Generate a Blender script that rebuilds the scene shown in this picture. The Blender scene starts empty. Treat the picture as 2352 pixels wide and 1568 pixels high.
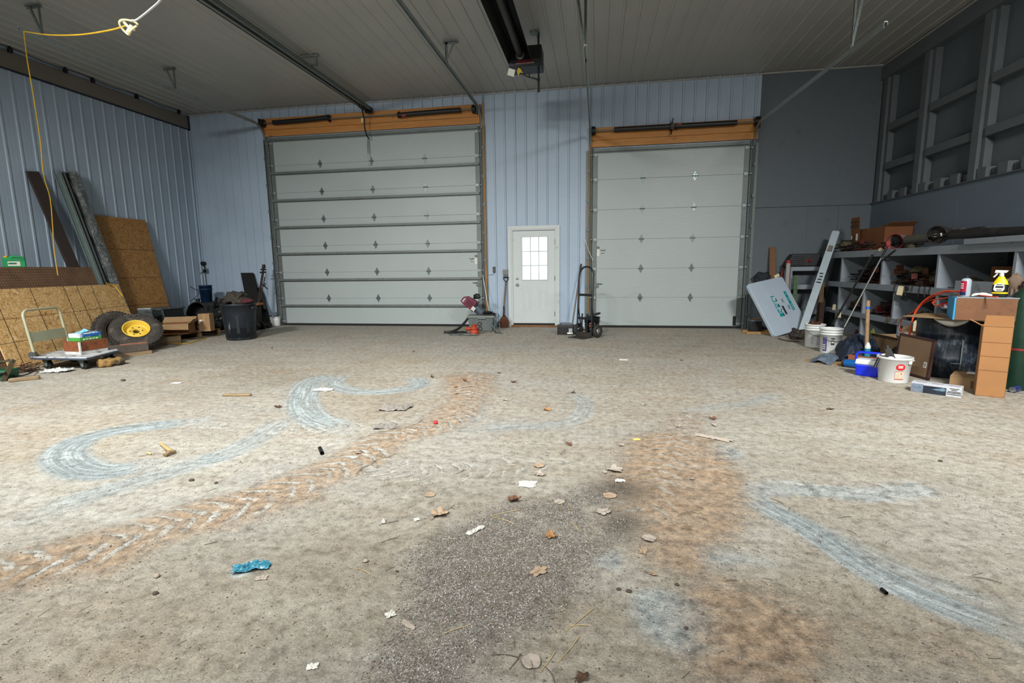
import bpy, bmesh, math, random
import numpy as np
from mathutils import Vector, Matrix, Euler, noise
S = bpy.context.scene
COL = S.collection
PI = math.pi
rnd = random.Random(7)

# ------------------------------------------------------------------ camera geometry recovered from the photograph
FPX = 1146.3; HC = 1.3326; DB = 11.07; CX, CY = 1176.0, 784.0
YAW, PITCH, ROLL = 0.169288583, -0.147688467, -0.0126386618
def _rot():
    cy, sy, cp, sp, cr, sr = math.cos(YAW), math.sin(YAW), math.cos(PITCH), math.sin(PITCH), math.cos(ROLL), math.sin(ROLL)
    r = Vector((cy, sy, 0)); f = Vector((-sy*cp, cy*cp, sp)); u = r.cross(f)
    return cr*r + sr*u, -sr*r + cr*u, f
CR, CU, CF = _rot()
CAMP = Vector((0, 0, HC))
def ray(px, py): return CR*((px-CX)/FPX) - CU*((py-CY)/FPX) + CF
def PZ(px, py, z=0.0):
    r = ray(px, py); return CAMP + r*((z-HC)/r.z)
def PY(px, py, y=DB):
    r = ray(px, py); return CAMP + r*(y/r.y)
def PX(px, py, x):
    r = ray(px, py); return CAMP + r*(x/r.x)

# ------------------------------------------------------------------ mesh builder
class MB:
    def __init__(s): s.bm = bmesh.new(); s.T = Matrix()
    def _add(s, vs, fs, smooth=False):
        bv = [s.bm.verts.new(s.T @ Vector(v)) for v in vs]
        for f in fs:
            try:
                ff = s.bm.faces.new([bv[i] for i in f]); ff.smooth = smooth
            except ValueError: pass
        return s
    def box(s, cx, cy, cz, sx, sy, sz, rot=None):
        h = [(-.5,-.5,-.5),(.5,-.5,-.5),(.5,.5,-.5),(-.5,.5,-.5),(-.5,-.5,.5),(.5,-.5,.5),(.5,.5,.5),(-.5,.5,.5)]
        R = Euler(rot).to_matrix() if rot else Matrix.Identity(3)
        vs = [Vector((cx,cy,cz)) + R @ Vector((a*sx,b*sy,c*sz)) for a,b,c in h]
        return s._add(vs, [(3,2,1,0),(4,5,6,7),(0,1,5,4),(1,2,6,5),(2,3,7,6),(3,0,4,7)])
    def b2(s, x0, x1, y0, y1, z0, z1): return s.box((x0+x1)/2,(y0+y1)/2,(z0+z1)/2,abs(x1-x0),abs(y1-y0),abs(z1-z0))
    def hexa(s, b, t): return s._add(list(b)+list(t), [(3,2,1,0),(4,5,6,7),(0,1,5,4),(1,2,6,5),(2,3,7,6),(3,0,4,7)])
    def beam(s, p0, p1, w, d, up=(0,0,1)):
        p0, p1 = Vector(p0), Vector(p1); a = (p1-p0).normalized(); u = Vector(up)
        if abs(a.dot(u)) > .98: u = Vector((0,1,0))
        x = a.cross(u).normalized(); y = x.cross(a).normalized()
        q = [(-w/2,-d/2),(w/2,-d/2),(w/2,d/2),(-w/2,d/2)]
        return s.hexa([p0+x*i+y*j for i,j in q], [p1+x*i+y*j for i,j in q])
    def cyl(s, p0, p1, r, r2=None, n=16, cap=True):
        p0, p1 = Vector(p0), Vector(p1); a = (p1-p0).normalized(); r2 = r if r2 is None else r2
        u = Vector((0,0,1)) if abs(a.z) < .9 else Vector((1,0,0))
        x = a.cross(u).normalized(); y = a.cross(x)
        vs = []
        for p, q in ((p0,r),(p1,r2)):
            for i in range(n):
                t = 2*PI*i/n; vs.append(p + x*(q*math.cos(t)) + y*(q*math.sin(t)))
        s._add(vs, [(i,i+n,(i+1)%n+n,(i+1)%n) for i in range(n)], True)
        if cap:
            s._add(vs[:n], [tuple(range(n))]); s._add(vs[n:], [tuple(reversed(range(n)))])
        return s
    def tube(s, pts, r, n=8, closed=False, cap=True):
        pts = [Vector(p) for p in pts]; m = len(pts); rs = r if isinstance(r,(list,tuple)) else [r]*m
        vs = []; fs = []; px = None
        for k in range(m):
            a = pts[(k+1)%m if closed else min(k+1,m-1)] - pts[(k-1)%m if closed else max(k-1,0)]
            a = a.normalized() if a.length > 1e-9 else Vector((0,0,1))
            if px is None:
                u = Vector((0,0,1)) if abs(a.z) < .9 else Vector((1,0,0)); px = a.cross(u).normalized()
            else:
                px = px - a*px.dot(a); px = px.normalized() if px.length > 1e-6 else a.orthogonal().normalized()
            y = a.cross(px)
            for i in range(n):
                t = 2*PI*i/n; vs.append(pts[k] + px*(rs[k]*math.cos(t)) + y*(rs[k]*math.sin(t)))
        for k in range(m if closed else m-1):
            o, q = k*n, ((k+1)%m)*n
            for i in range(n): fs.append((o+i, o+(i+1)%n, q+(i+1)%n, q+i))
        s._add(vs, fs, True)
        if cap and not closed: s._add(vs[:n],[tuple(reversed(range(n)))]); s._add(vs[-n:],[tuple(range(n))])
        return s
    def lathe(s, prof, n=32, M=None, smooth=True):
        M = M or Matrix(); vs = []; fs = []; m = len(prof)
        for r, z in prof:
            for i in range(n):
                t = 2*PI*i/n; vs.append(M @ Vector((r*math.cos(t), r*math.sin(t), z)))
        for k in range(m-1):
            for i in range(n): fs.append((k*n+i, k*n+(i+1)%n, (k+1)*n+(i+1)%n, (k+1)*n+i))
        s._add(vs, fs, smooth)
        if prof[0][0] > 1e-6: s._add(vs[:n],[tuple(reversed(range(n)))])
        if prof[-1][0] > 1e-6: s._add(vs[-n:],[tuple(range(n))])
        return s
    def open_lathe(s, prof, n=32, M=None):
        M = M or Matrix(); vs = []; fs = []; m = len(prof)
        for r, z in prof:
            for i in range(n):
                t = 2*PI*i/n; vs.append(M @ Vector((r*math.cos(t), r*math.sin(t), z)))
        for k in range(m-1):
            for i in range(n): fs.append((k*n+i, k*n+(i+1)%n, (k+1)*n+(i+1)%n, (k+1)*n+i))
        return s._add(vs, fs, True)
    def prism(s, poly, M, t):
        n = len(poly)
        vs = [M @ Vector((x,y,-t/2)) for x,y in poly] + [M @ Vector((x,y,t/2)) for x,y in poly]
        fs = [tuple(reversed(range(n))), tuple(range(n,2*n))] + [(i,(i+1)%n,(i+1)%n+n,i+n) for i in range(n)]
        return s._add(vs, fs)
    def grid(s, f, nu, nv, smooth=True):
        vs = [f(i/nu, j/nv) for j in range(nv+1) for i in range(nu+1)]
        fs = [(j*(nu+1)+i, j*(nu+1)+i+1, (j+1)*(nu+1)+i+1, (j+1)*(nu+1)+i) for j in range(nv) for i in range(nu)]
        return s._add(vs, fs, smooth)
    def blob(s, c, r, seed=0, amp=.35, sub=3, freq=1.6, flat=None):
        r = Vector(r) if not isinstance(r,(int,float)) else Vector((r,r,r))
        t = bmesh.new(); bmesh.ops.create_icosphere(t, subdivisions=sub, radius=1)
        off = Vector((seed*7.3, seed*3.1, seed*1.7)); vs = []
        for v in t.verts:
            k = 1 + amp*noise.noise(v.co*freq+off) + amp*.5*noise.noise(v.co*freq*2.7+off)
            p = Vector((v.co.x*r.x*k, v.co.y*r.y*k, v.co.z*r.z*k)); q = Vector(c)+p
            if flat is not None: q.z = max(q.z, flat)
            vs.append(q)
        fs = [tuple(v.index for v in f.verts) for f in t.faces]; t.free()
        return s._add(vs, fs, True)
    def build(s, name, m, parent=None, bevel=0, smooth=None, recalc=True, loc=None, rot=None, solid=0, sub=0):
        if recalc: bmesh.ops.recalc_face_normals(s.bm, faces=s.bm.faces[:])
        me = bpy.data.meshes.new(name); s.bm.to_mesh(me); s.bm.free()
        for x in (m if isinstance(m,(list,tuple)) else [m]): me.materials.append(x)
        o = bpy.data.objects.new(name, me); COL.objects.link(o)
        if parent is not None: o.parent = parent
        if loc is not None: o.location = loc
        if rot is not None: o.rotation_euler = rot
        if solid:
            d = o.modifiers.new('s','SOLIDIFY'); d.thickness = solid; d.offset = 0
        if bevel:
            d = o.modifiers.new('b','BEVEL'); d.width = bevel; d.segments = 2; d.limit_method = 'ANGLE'; d.angle_limit = .6
        if sub:
            d = o.modifiers.new('u','SUBSURF'); d.levels = sub; d.render_levels = sub
        if smooth:
            for p in me.polygons: p.use_smooth = True
        return o
def tag(o, label, cat, group=None):
    o['label'] = label; o['category'] = cat
    if group: o['group'] = group
    return o
def thing(name, label, cat, loc=(0,0,0), rot=(0,0,0), group=None):
    o = bpy.data.objects.new(name, None); COL.objects.link(o); o.empty_display_size = .1
    o.location = loc; o.rotation_euler = rot if isinstance(rot,(tuple,list)) else (0,0,rot)
    return tag(o, label, cat, group)
def struct(o, label=None, cat=None):
    o['kind'] = 'structure'
    if label: o['label'] = label
    if cat: o['category'] = cat
    return o
def setmat(o, M): o.matrix_world = M; o.location = M.to_translation(); o.rotation_euler = M.to_euler()
def frame(origin, xdir, ydir):
    x = Vector(xdir).normalized(); y = Vector(ydir); y = (y - x*y.dot(x)).normalized(); z = x.cross(y)
    M = Matrix((x,y,z)).transposed().to_4x4(); M.translation = Vector(origin); return M
def copy_tree(o, parent=None):
    c = o.copy(); COL.objects.link(c)
    if parent is not None: c.parent = parent
    for ch in list(o.children): copy_tree(ch, c)
    return c
def bez(pts, n=8):
    "smooth Catmull-Rom curve through points"
    P = [Vector(p) for p in pts]; out = []
    for i in range(len(P)-1):
        a, b, c, d = P[max(i-1,0)], P[i], P[i+1], P[min(i+2,len(P)-1)]
        for k in range(n):
            t = k/n; out.append(.5*((2*b)+(c-a)*t+(2*a-5*b+4*c-d)*t*t+(3*b-a-3*c+d)*t**3))
    return out+[P[-1]]

# ------------------------------------------------------------------ materials
def lin(c): return tuple((v/255/12.92 if v/255 <= .04045 else ((v/255+.055)/1.055)**2.4) for v in c)
class NT:
    def __init__(s, name):
        s.m = bpy.data.materials.new(name); s.m.use_nodes = True; s.t = s.m.node_tree; s.n = s.t.nodes; s.l = s.t.links
        s.b = s.n['Principled BSDF']; s.tc = s.n.new('ShaderNodeTexCoord').outputs['Object']
    def put(s, sock, v):
        if hasattr(v, 'is_output'): s.l.new(v, sock)
        elif isinstance(v,(tuple,list)): sock.default_value = (*v,1.0)[:len(sock.default_value)] if len(v) < len(sock.default_value) else v
        else: sock.default_value = v
    def map(s, scale=(1,1,1), rot=(0,0,0), src=None, loc=(0,0,0)):
        n = s.n.new('ShaderNodeMapping'); n.inputs['Scale'].default_value = scale; n.inputs['Rotation'].default_value = rot; n.inputs['Location'].default_value = loc
        s.l.new(src or s.tc, n.inputs['Vector']); return n.outputs[0]
    def noise(s, scale=5, detail=4, rough=.55, vec=None, dist=0.0):
        n = s.n.new('ShaderNodeTexNoise'); n.inputs['Scale'].default_value = scale; n.inputs['Detail'].default_value = detail
        n.inputs['Roughness'].default_value = rough; n.inputs['Distortion'].default_value = dist; s.l.new(vec or s.tc, n.inputs['Vector']); return n.outputs['Fac']
    def voro(s, scale=5, vec=None, feat='F1', out='Distance'):
        n = s.n.new('ShaderNodeTexVoronoi'); n.feature = feat; n.inputs['Scale'].default_value = scale; s.l.new(vec or s.tc, n.inputs['Vector']); return n.outputs[out]
    def wave(s, scale=5, vec=None, dist=0, detail=2, dscale=1, dirn='X', typ='BANDS', prof='SIN'):
        n = s.n.new('ShaderNodeTexWave'); n.wave_type = typ; n.wave_profile = prof
        if typ == 'BANDS': n.bands_direction = dirn
        else: n.rings_direction = dirn
        n.inputs['Scale'].default_value = scale; n.inputs['Distortion'].default_value = dist; n.inputs['Detail'].default_value = detail; n.inputs['Detail Scale'].default_value = dscale
        s.l.new(vec or s.tc, n.inputs['Vector']); return n.outputs['Fac']
    def ramp(s, fac, stops, interp='LINEAR'):
        n = s.n.new('ShaderNodeValToRGB'); n.color_ramp.interpolation = interp; e = n.color_ramp.elements
        while len(e) < len(stops): e.new(.5)
        for i,(p,c) in enumerate(stops):
            e[i].position = p; c = (c,c,c) if isinstance(c,(int,float)) else c; e[i].color = (*c,1) if len(c) == 3 else c
        s.l.new(fac, n.inputs[0]); return n.outputs[0]
    def mix(s, f, a, b, mode='MIX'):
        n = s.n.new('ShaderNodeMix'); n.data_type = 'RGBA'; n.blend_type = mode
        s.put(n.inputs[0], f); s.put(n.inputs[6], a if not isinstance(a,(int,float)) else (a,a,a)); s.put(n.inputs[7], b if not isinstance(b,(int,float)) else (b,b,b)); return n.outputs[2]
    def math(s, op, a, b=0.0, clamp=False):
        n = s.n.new('ShaderNodeMath'); n.operation = op; n.use_clamp = clamp; s.put(n.inputs[0], a); s.put(n.inputs[1], b); return n.outputs[0]
    def mr(s, v, a, b, c=0.0, d=1.0, smooth=False):
        n = s.n.new('ShaderNodeMapRange'); n.interpolation_type = 'SMOOTHSTEP' if smooth else 'LINEAR'
        s.put(n.inputs[0], v)
        for i, x in enumerate((a,b,c,d)): n.inputs[i+1].default_value = x
        return n.outputs[0]
    def attr(s, name, out='Fac'):
        n = s.n.new('ShaderNodeAttribute'); n.attribute_name = name; return n.outputs[out]
    def sep(s, v):
        n = s.n.new('ShaderNodeSeparateXYZ'); s.l.new(v, n.inputs[0]); return n.outputs
    def comb(s, x, y, z):
        n = s.n.new('ShaderNodeCombineXYZ')
        for i, v in enumerate((x,y,z)): s.put(n.inputs[i], v)
        return n.outputs[0]
    def bump(s, h, strength=.3, dist=.01, normal=None):
        n = s.n.new('ShaderNodeBump'); n.inputs['Strength'].default_value = strength; n.inputs['Distance'].default_value = dist
        s.l.new(h, n.inputs['Height'])
        if normal: s.l.new(normal, n.inputs['Normal'])
        return n.outputs[0]
    def out(s, color=None, rough=None, metal=None, normal=None, **k):
        if color is not None: s.put(s.b.inputs['Base Color'], color)
        if rough is not None: s.put(s.b.inputs['Roughness'], rough)
        if metal is not None: s.put(s.b.inputs['Metallic'], metal)
        if normal is not None: s.l.new(normal, s.b.inputs['Normal'])
        for a, v in k.items(): s.put(s.b.inputs[a.replace('_',' ')], v)
        return s.m
_mc = {}
def pm(name, c, rough=.6, metal=0, var=.18, scale=14, bump=.15, spots=None, spec=.5):
    "plain procedural material: mottled colour, optional worn / dirty / rusty spots. colours in sRGB 0-255"
    if name in _mc: return _mc[name]
    t = NT(name); c = lin(c)
    f = t.noise(scale, 5, .6)
    col = t.ramp(f, [(.3, tuple(v*(1-var) for v in c)), (.7, tuple(min(1,v*(1+var)) for v in c))])
    if spots:
        sc, lo, hi, ssc = lin(spots[0]), spots[1], spots[2], spots[3]
        col = t.mix(t.mr(t.noise(ssc, 6, .65), lo, hi), col, sc)
    nb = t.bump(t.noise(scale*6, 3), bump, .004) if bump else None
    _mc[name] = t.out(col, t.mr(f, .2, .8, max(.05,rough-.08), min(1,rough+.1)), metal, nb, Specular_IOR_Level=spec)
    return _mc[name]
# ------------------------------------------------------------------ special materials
def steel_panel(name, c, rough=.38):
    t = NT(name); c = lin(c); f = t.noise(1.1, 4); g = t.noise(60, 2)
    col = t.mix(t.mr(f,.35,.7), tuple(v*.94 for v in c), tuple(min(1,v*1.05) for v in c))
    col = t.mix(t.mr(t.noise(9,5,.7),.62,.8,0,.35), col, lin((120,125,125)))
    return t.out(col, t.mr(f,.2,.8,rough-.06,rough+.08), 0, t.bump(g,.05,.002))
def osb(name, tint=(1,1,1), sc=1.0):
    t = NT(name)
    d = t.mix(.16, t.tc, t.map((1,1,1)), 'MIX')
    n = t.n.new('ShaderNodeTexNoise'); n.inputs['Scale'].default_value = 6*sc; t.l.new(t.tc, n.inputs['Vector'])
    w = t.mix(.22, t.tc, n.outputs['Color'], 'ADD')
    cols = []
    for i,(s,r) in enumerate((((7,34,34),(.3,.5,.35)),((34,9,30),(0,.7,1.0)),((16,30,8),(.4,0,.9)))):
        v = t.n.new('ShaderNodeTexVoronoi'); v.inputs['Scale'].default_value = 1.0*sc
        t.l.new(t.map(s,r,w), v.inputs['Vector']); cols.append(v.outputs['Color'])
    a = t.sep(cols[0])[0]; b = t.sep(cols[1])[1]; c2 = t.sep(cols[2])[2]
    k = t.math('ADD', t.math('MULTIPLY',a,.45), t.math('ADD', t.math('MULTIPLY',b,.35), t.math('MULTIPLY',c2,.2)))
    st = [(.12,(120,84,48)),(.28,(172,134,82)),(.45,(196,160,106)),(.6,(208,176,124)),(.78,(222,196,150)),(.95,(236,218,184))]
    col = t.ramp(k, [(p, tuple(x*y for x,y in zip(lin(q),tint))) for p,q in st])
    fib = t.noise(3, 3, .6, t.map((30,180,180),(0,.4,.3)))
    col = t.mix(t.mr(fib,.3,.75,0,.35), col, tuple(x*y for x,y in zip(lin((150,112,66)),tint)))
    return t.out(col, .75, 0, t.bump(k,.35,.004))
def plank(name, c=(176,122,66), axis='X', dark=(96,58,28)):
    t = NT(name); sc = {'X':(1.2,26,26),'Y':(26,1.2,26),'Z':(26,26,1.2)}[axis]
    g = t.noise(1.6, 6, .6, t.map(sc), 1.2); g2 = t.noise(.8, 3, .5, t.map(sc))
    col = t.mix(t.mr(g,.3,.72), lin(c), tuple(v*.62 for v in lin(c)))
    col = t.mix(t.mr(g2,.45,.7,0,.45), col, lin((196,150,90)))
    kn = t.voro(1.0, t.map({'X':(2.2,9,9),'Y':(9,2.2,9),'Z':(9,9,2.2)}[axis]))
    col = t.mix(t.mr(kn,.05,.13,.9,0), col, lin(dark))
    return t.out(col, .6, 0, t.bump(g,.2,.003))
def galv(name, c=(150,160,160), rough=.42, metal=.75):
    t = NT(name); v = t.n.new('ShaderNodeTexVoronoi'); v.inputs['Scale'].default_value = 60; t.l.new(t.tc, v.inputs['Vector'])
    k = t.sep(v.outputs['Color'])[0]; n = t.noise(4,5); c = lin(c)
    col = t.mix(k, tuple(x*.8 for x in c), tuple(min(1,x*1.12) for x in c)); col = t.mix(t.mr(n,.5,.75,0,.45), col, tuple(x*.6 for x in c))
    return t.out(col, t.mr(k,0,1,rough-.08,rough+.1), metal)
def cardboard(name, c=(168,122,74)):
    t = NT(name); n = t.noise(5,5); fl = t.wave(55, None, .3, 1, 1, 'X'); c = lin(c)
    col = t.mix(t.mr(n,.3,.7), tuple(v*.86 for v in c), tuple(min(1,v*1.08) for v in c))
    col = t.mix(t.mr(t.noise(30,4,.7),.55,.8,0,.3), col, tuple(v*.6 for v in c))
    return t.out(col, .82, 0, t.bump(fl,.06,.002))
M = {}
M['wall'] = steel_panel('white_ribbed_steel', (166,184,202), .5)
M['ceil'] = steel_panel('grey_white_ceiling_steel', (164,164,160), .45)
M['doorw'] = None
def _doorw():
    t = NT('white_embossed_door_skin'); g = t.noise(1.4, 5, .55, t.map((3,1,46)), .6); n = t.noise(1.3,4)
    c = lin((168,178,178)); col = t.mix(t.mr(n,.3,.7), tuple(v*.95 for v in c), c)
    col = t.mix(t.mr(t.noise(7,6,.75),.66,.8,0,.4), col, lin((120,118,108)))
    return t.out(col, .42, 0, t.bump(g,.5,.004))
M['doorw'] = _doorw()
M['entry'] = pm('white_entry_door_paint', (196,204,204), .45, 0, .03, 3, .03, ((150,146,135),.62,.8,5))
M['galv'] = galv('galvanized_steel', (158,167,167), .42, .4); M['galvd'] = galv('dull_galvanized_steel', (112,120,118), .5, .3)
M['hinge'] = galv('grey_hinge_steel', (112,124,122), .35, .55)
M['galvb'] = galv('bright_galvanized_steel', (190,200,204), .3, .85)
M['header'] = plank('yellow_pine_header', (206,138,66))
M['studwood'] = plank('pine_stud', (170,128,80), 'Z')
M['oldwood'] = plank('weathered_board', (142,124,96), 'X', (70,56,40))
M['grayp'] = pm('grey_painted_plywood', (90,98,104), .7, 0, .07, 6, .12, ((76,82,86),.6,.78,3))
M['grayp2'] = pm('dark_grey_painted_framing', (92,98,102), .75, 0, .08, 8, .15)
M['fascia'] = pm('brown_grey_fascia', (122,116,108), .6, 0, .08, 3, .05)
M['navy'] = pm('navy_plastic_strip', (22,26,44), .5)
M['black'] = pm('black_plastic', (22,23,25), .45, 0, .25, 20, .1)
M['blackm'] = pm('black_metal', (28,30,32), .45, .3, .25, 20, .1)
M['rubber'] = pm('black_rubber', (20,20,20), .75, 0, .3, 30, .3)
M['chrome'] = pm('brushed_nickel', (200,198,192), .22, 1, .05, 10, 0)
M['white'] = pm('white_plastic', (214,218,216), .4, 0, .04, 6, .03, ((150,146,138),.62,.82,7))
M['paper'] = pm('white_paper', (222,222,214), .85, 0, .05, 20, .05)
M['tagc'] = pm('manila_tag', (214,200,164), .85, 0, .05, 20, 0)
M['card'] = cardboard('corrugated_cardboard'); M['cardd'] = cardboard('dark_cardboard', (120,78,42)); M['cardl'] = cardboard('pale_cardboard',(150,122,88))
M['rust'] = pm('rusty_iron', (96,58,38), .85, .2, .35, 18, .5, ((58,36,26),.5,.7,9))
M['darkrust'] = pm('dark_rusty_iron', (58,42,34), .8, .3, .35, 22, .5, ((104,60,38),.56,.72,12))
M['grime'] = pm('greasy_dark_steel', (38,36,34), .6, .35, .35, 20, .4, ((74,62,50),.58,.75,10))
M['redp'] = pm('worn_red_paint', (140,34,36), .5, 0, .2, 12, .2, ((70,30,26),.58,.74,10))
M['text'] = pm('dark_print', (38,42,44), .7, 0, .1, 30, 0)
M['orange'] = pm('orange_cord_jacket', (226,78,36), .5, 0, .1, 40, 0)
M['yellow'] = pm('yellow_cord_jacket', (212,170,40), .5, 0, .12, 8, 0)

# ------------------------------------------------------------------ shell
XL, XR, ZC, YF = -9.66, 5.26, 5.02, -5.2
RIB = .2286
PROF = [(-.024,0),(-.013,.014),(.013,.014),(.024,0),(.072,0),(.079,.0007),(.091,.0007),(.098,0),(.130,0),(.137,.0007),(.149,.0007),(.156,0)]
def ribbed(mb, u0, u1, w0, w1, place, off=0.0, hs=1.0):
    pts = [(u0,0.0)]; k = math.floor((u0-off)/RIB)-1
    while off+k*RIB < u1+RIB:
        for d,h in PROF:
            u = off+k*RIB+d
            if u0+1e-3 < u < u1-1e-3: pts.append((u,h*hs))
        k += 1
    pts.append((u1,0.0)); n = len(pts)
    mb._add([place(u,h,w0) for u,h in pts]+[place(u,h,w1) for u,h in pts], [(i,i+1,i+1+n,i+n) for i in range(n-1)])
BX0, BX1, BZ, BH = -7.58, -2.55, 4.36, 4.79       # big overhead door opening, header top
SX0, SX1, SZ, SH = -.12, 2.98, 3.75, 4.17         # small overhead door
EX0, EX1, EZ = -1.90, -.865, 2.17                 # entry door opening
PXS = 3.13                                        # flat grey panel starts
mb = MB(); bk = lambda u,h,z: Vector((u, DB-h, z))
for x0,x1,z0,z1 in ((XL,BX0-.09,0,ZC),(BX0-.09,BX1+.10,BH,ZC),(BX1+.10,EX0-.04,0,ZC),(EX0-.04,EX1+.04,EZ+.04,ZC),(EX1+.04,SX0-.06,0,ZC),(SX0-.06,PXS,SH,ZC)):
    ribbed(mb, x0, x1, z0, z1, bk, .06, 1.7)
for x0,x1,z0,z1 in ((XL-.2,BX0-.02,0,ZC),(BX0-.02,BX1+.02,BZ+.02,ZC),(BX1+.02,EX0,0,ZC),(EX0,EX1,EZ,ZC),(EX1,SX0-.02,0,ZC),(SX0-.02,SX1+.02,SZ+.02,ZC),(SX1+.02,PXS,0,ZC)):
    mb.b2(x0,x1,DB+.004,DB+.16,z0,z1)
struct(mb.build('wall_back', M['wall'], recalc=False), 'white ribbed steel wall with two overhead doors and an entry door')
mb = MB(); mb.b2(SX1+.02,PXS,DB-.005,DB+.16,2.45,SH+.05); mb.b2(PXS,XR+.2,DB-.012,DB+.16,2.46,ZC); mb.b2(SX1+.02,XR+.2,DB-.012,DB+.16,0,2.452)
mb.b2(4.12,4.16,DB-.02,DB-.01,0,2.45); mb.b2(4.68,4.74,DB-.024,DB-.01,0,2.45); mb.b2(4.16,4.162,DB-.0135,DB,2.46,ZC)
struct(mb.build('wall_back_right', M['grayp']), 'flat dark grey panel wall right of the small overhead door')
mb = MB(); ribbed(mb, YF, DB, 0, ZC, lambda u,h,z: Vector((XL+h,u,z)), .03); mb.b2(XL-.2,XL-.004,YF-.2,DB+.16,0,ZC)
struct(mb.build('wall_left', M['wall'], recalc=False), 'white ribbed steel wall on the left')
mb = MB(); mb.b2(XL-.2,XR+.3,YF-.2,YF,0,ZC); struct(mb.build('wall_front', M['wall']))
mb = MB(); ribbed(mb, XL-.1, XR+.2, YF, DB, lambda u,h,y: Vector((u,y,ZC-h)), .11); mb.b2(XL-.2,XR+.35,YF-.2,DB+.2,ZC+.004,ZC+.15)
struct(mb.build('ceiling', M['ceil'], recalc=False), 'ribbed steel ceiling panels')
# right wall: sheathed below, open framing above
mb = MB(); mb.b2(XR,XR+.2,YF,DB,0,2.47)
for y in np.arange(DB-1.22, YF, -1.22): mb.b2(XR-.0015,XR,y-.002,y+.002,0,2.47)
struct(mb.build('wall_right', pm('blue_grey_painted_sheathing',(102,114,126),.6,0,.05,5,.08,((98,106,112),.6,.78,2))), 'blue grey sheathed wall on the right')
mb = MB(); mb.b2(XR-.03,XR+.14,YF,DB,4.72,4.96)
ys = [9.73-1.31*k for k in range(-1,11)]; ys[0] = 10.92
for y in ys:
    mb.b2(XR-.005,XR+.14,y-.07,y+.07,2.475,4.72); mb.b2(XR+.04,XR+.14,y-.15,y-.07,2.475,4.72)
for i,y in enumerate(ys[:-1]):
    for z in (3.11,3.81): mb.b2(XR+.02,XR+.14,ys[i+1]+.07,y-.15,z-.062,z+.062)
    for k,u in enumerate(np.arange(ys[i+1]+.1, y-.2, .19)):
        mb.b2(XR+(.015 if k%2 else .07),XR+.14,u,u+.17,2.475,2.60+.03*(k%2))
mb.b2(XR-.03,XR+.14,YF,DB,2.462,2.478)
struct(mb.build('wall_right_framing', M['grayp2'], bevel=.004), 'grey painted posts and rails above the sheathed wall')
mb = MB(); mb.b2(XR+.14,XR+.3,YF,DB,2.47,ZC); struct(mb.build('wall_right_upper', M['grayp']), 'dark grey sheathing behind the posts of the upper right wall')
# trims
mb = MB(); mb.b2(XL,XL+.045,YF,DB-.01,4.67,4.95); struct(mb.build('trim_1', M['fascia'], bevel=.004), 'brown grey fascia board along the left ceiling edge')
mb = MB(); mb.b2(XL,XL+.055,YF,DB-.012,4.655,4.672); mb.b2(XL+.02,XL+.06,DB-.05,DB-.02,4.64,4.96); struct(mb.build('trim_2', M['navy']), 'dark navy edge strip under the fascia board')
mb = MB(); mb.b2(XL,PXS,DB-.035,DB,4.975,5.0); mb.b2(PXS,XR,DB-.035,DB-.01,4.98,5.01); mb.b2(XR-.03,XR+.14,YF,DB,4.965,5.0)
struct(mb.build('trim_3', M['ceil'], bevel=.003), 'channel trim where walls meet the ceiling')
mb = MB()
for d in (.0,.045): mb.b2(XL+.0,XL+.03+.0,DB-.03-d,DB-.012-d,0,4.66)
mb.b2(XL+.03,XL+.06,DB-.024,DB,0,4.66); struct(mb.build('trim_4', M['wall']), 'corner trim left')
# headers and jambs
def header(name, x0, x1, z0, z1, lab):
    mb = MB(); z = [z0, z0+.36*(z1-z0), z0+.72*(z1-z0), z1]
    for i in range(3): mb.b2(x0, x1, DB-.045-.008*(i==1), DB+.02, z[i]+.002, z[i+1]-.002)
    struct(mb.build(name, M['header'], bevel=.004), lab)
header('trim_5', BX0-.10, BX1+.02, BZ+.03, BH, 'yellow pine header over the large overhead door')
header('trim_6', SX0-.06, SX1+.12, SZ+.03, SH, 'yellow pine header over the small overhead door')
mb = MB(); mb.b2(BX1+.075,BX1+.115,DB-.05,DB+.05,0,BH+.02); struct(mb.build('trim_7', M['studwood'], bevel=.003), 'pine jamb right of the large overhead door')
mb = MB(); mb.b2(SX0-.085,SX0-.05,DB-.05,DB+.05,0,SH); struct(mb.build('trim_8', M['studwood'], bevel=.003), 'pine jamb left of the small overhead door')
mb = MB()
for a,b,zt in ((BX0-.10,BX0+.02,BH),(BX1-.02,BX1+.075,BH),(SX0-.05,SX0+.02,SH),(SX1-.02,SX1+.15,SH)): mb.b2(a,b,DB+.05,DB+.17,0,zt)
for a,b,zt in ((BX0-.10,BX0-.012,BH),(BX1+.012,BX1+.075,BH),(SX0-.05,SX0-.012,SH),(SX1+.012,SX1+.15,SH)): mb.b2(a,b,DB-.004,DB+.06,0,zt)
struct(mb.build('trim_9', M['galvd']), 'grey steel jambs of the overhead doors')
# exterior seen through the door window
mb = MB(); mb.b2(-60,60,DB+.3,120,-.4,-.1); struct(mb.build('ground_outside', pm('pale_blown_out_ground',(225,226,228),.9,0,.05,1,0)))  # ground made near white so the overexposed view outside stays white

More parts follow.
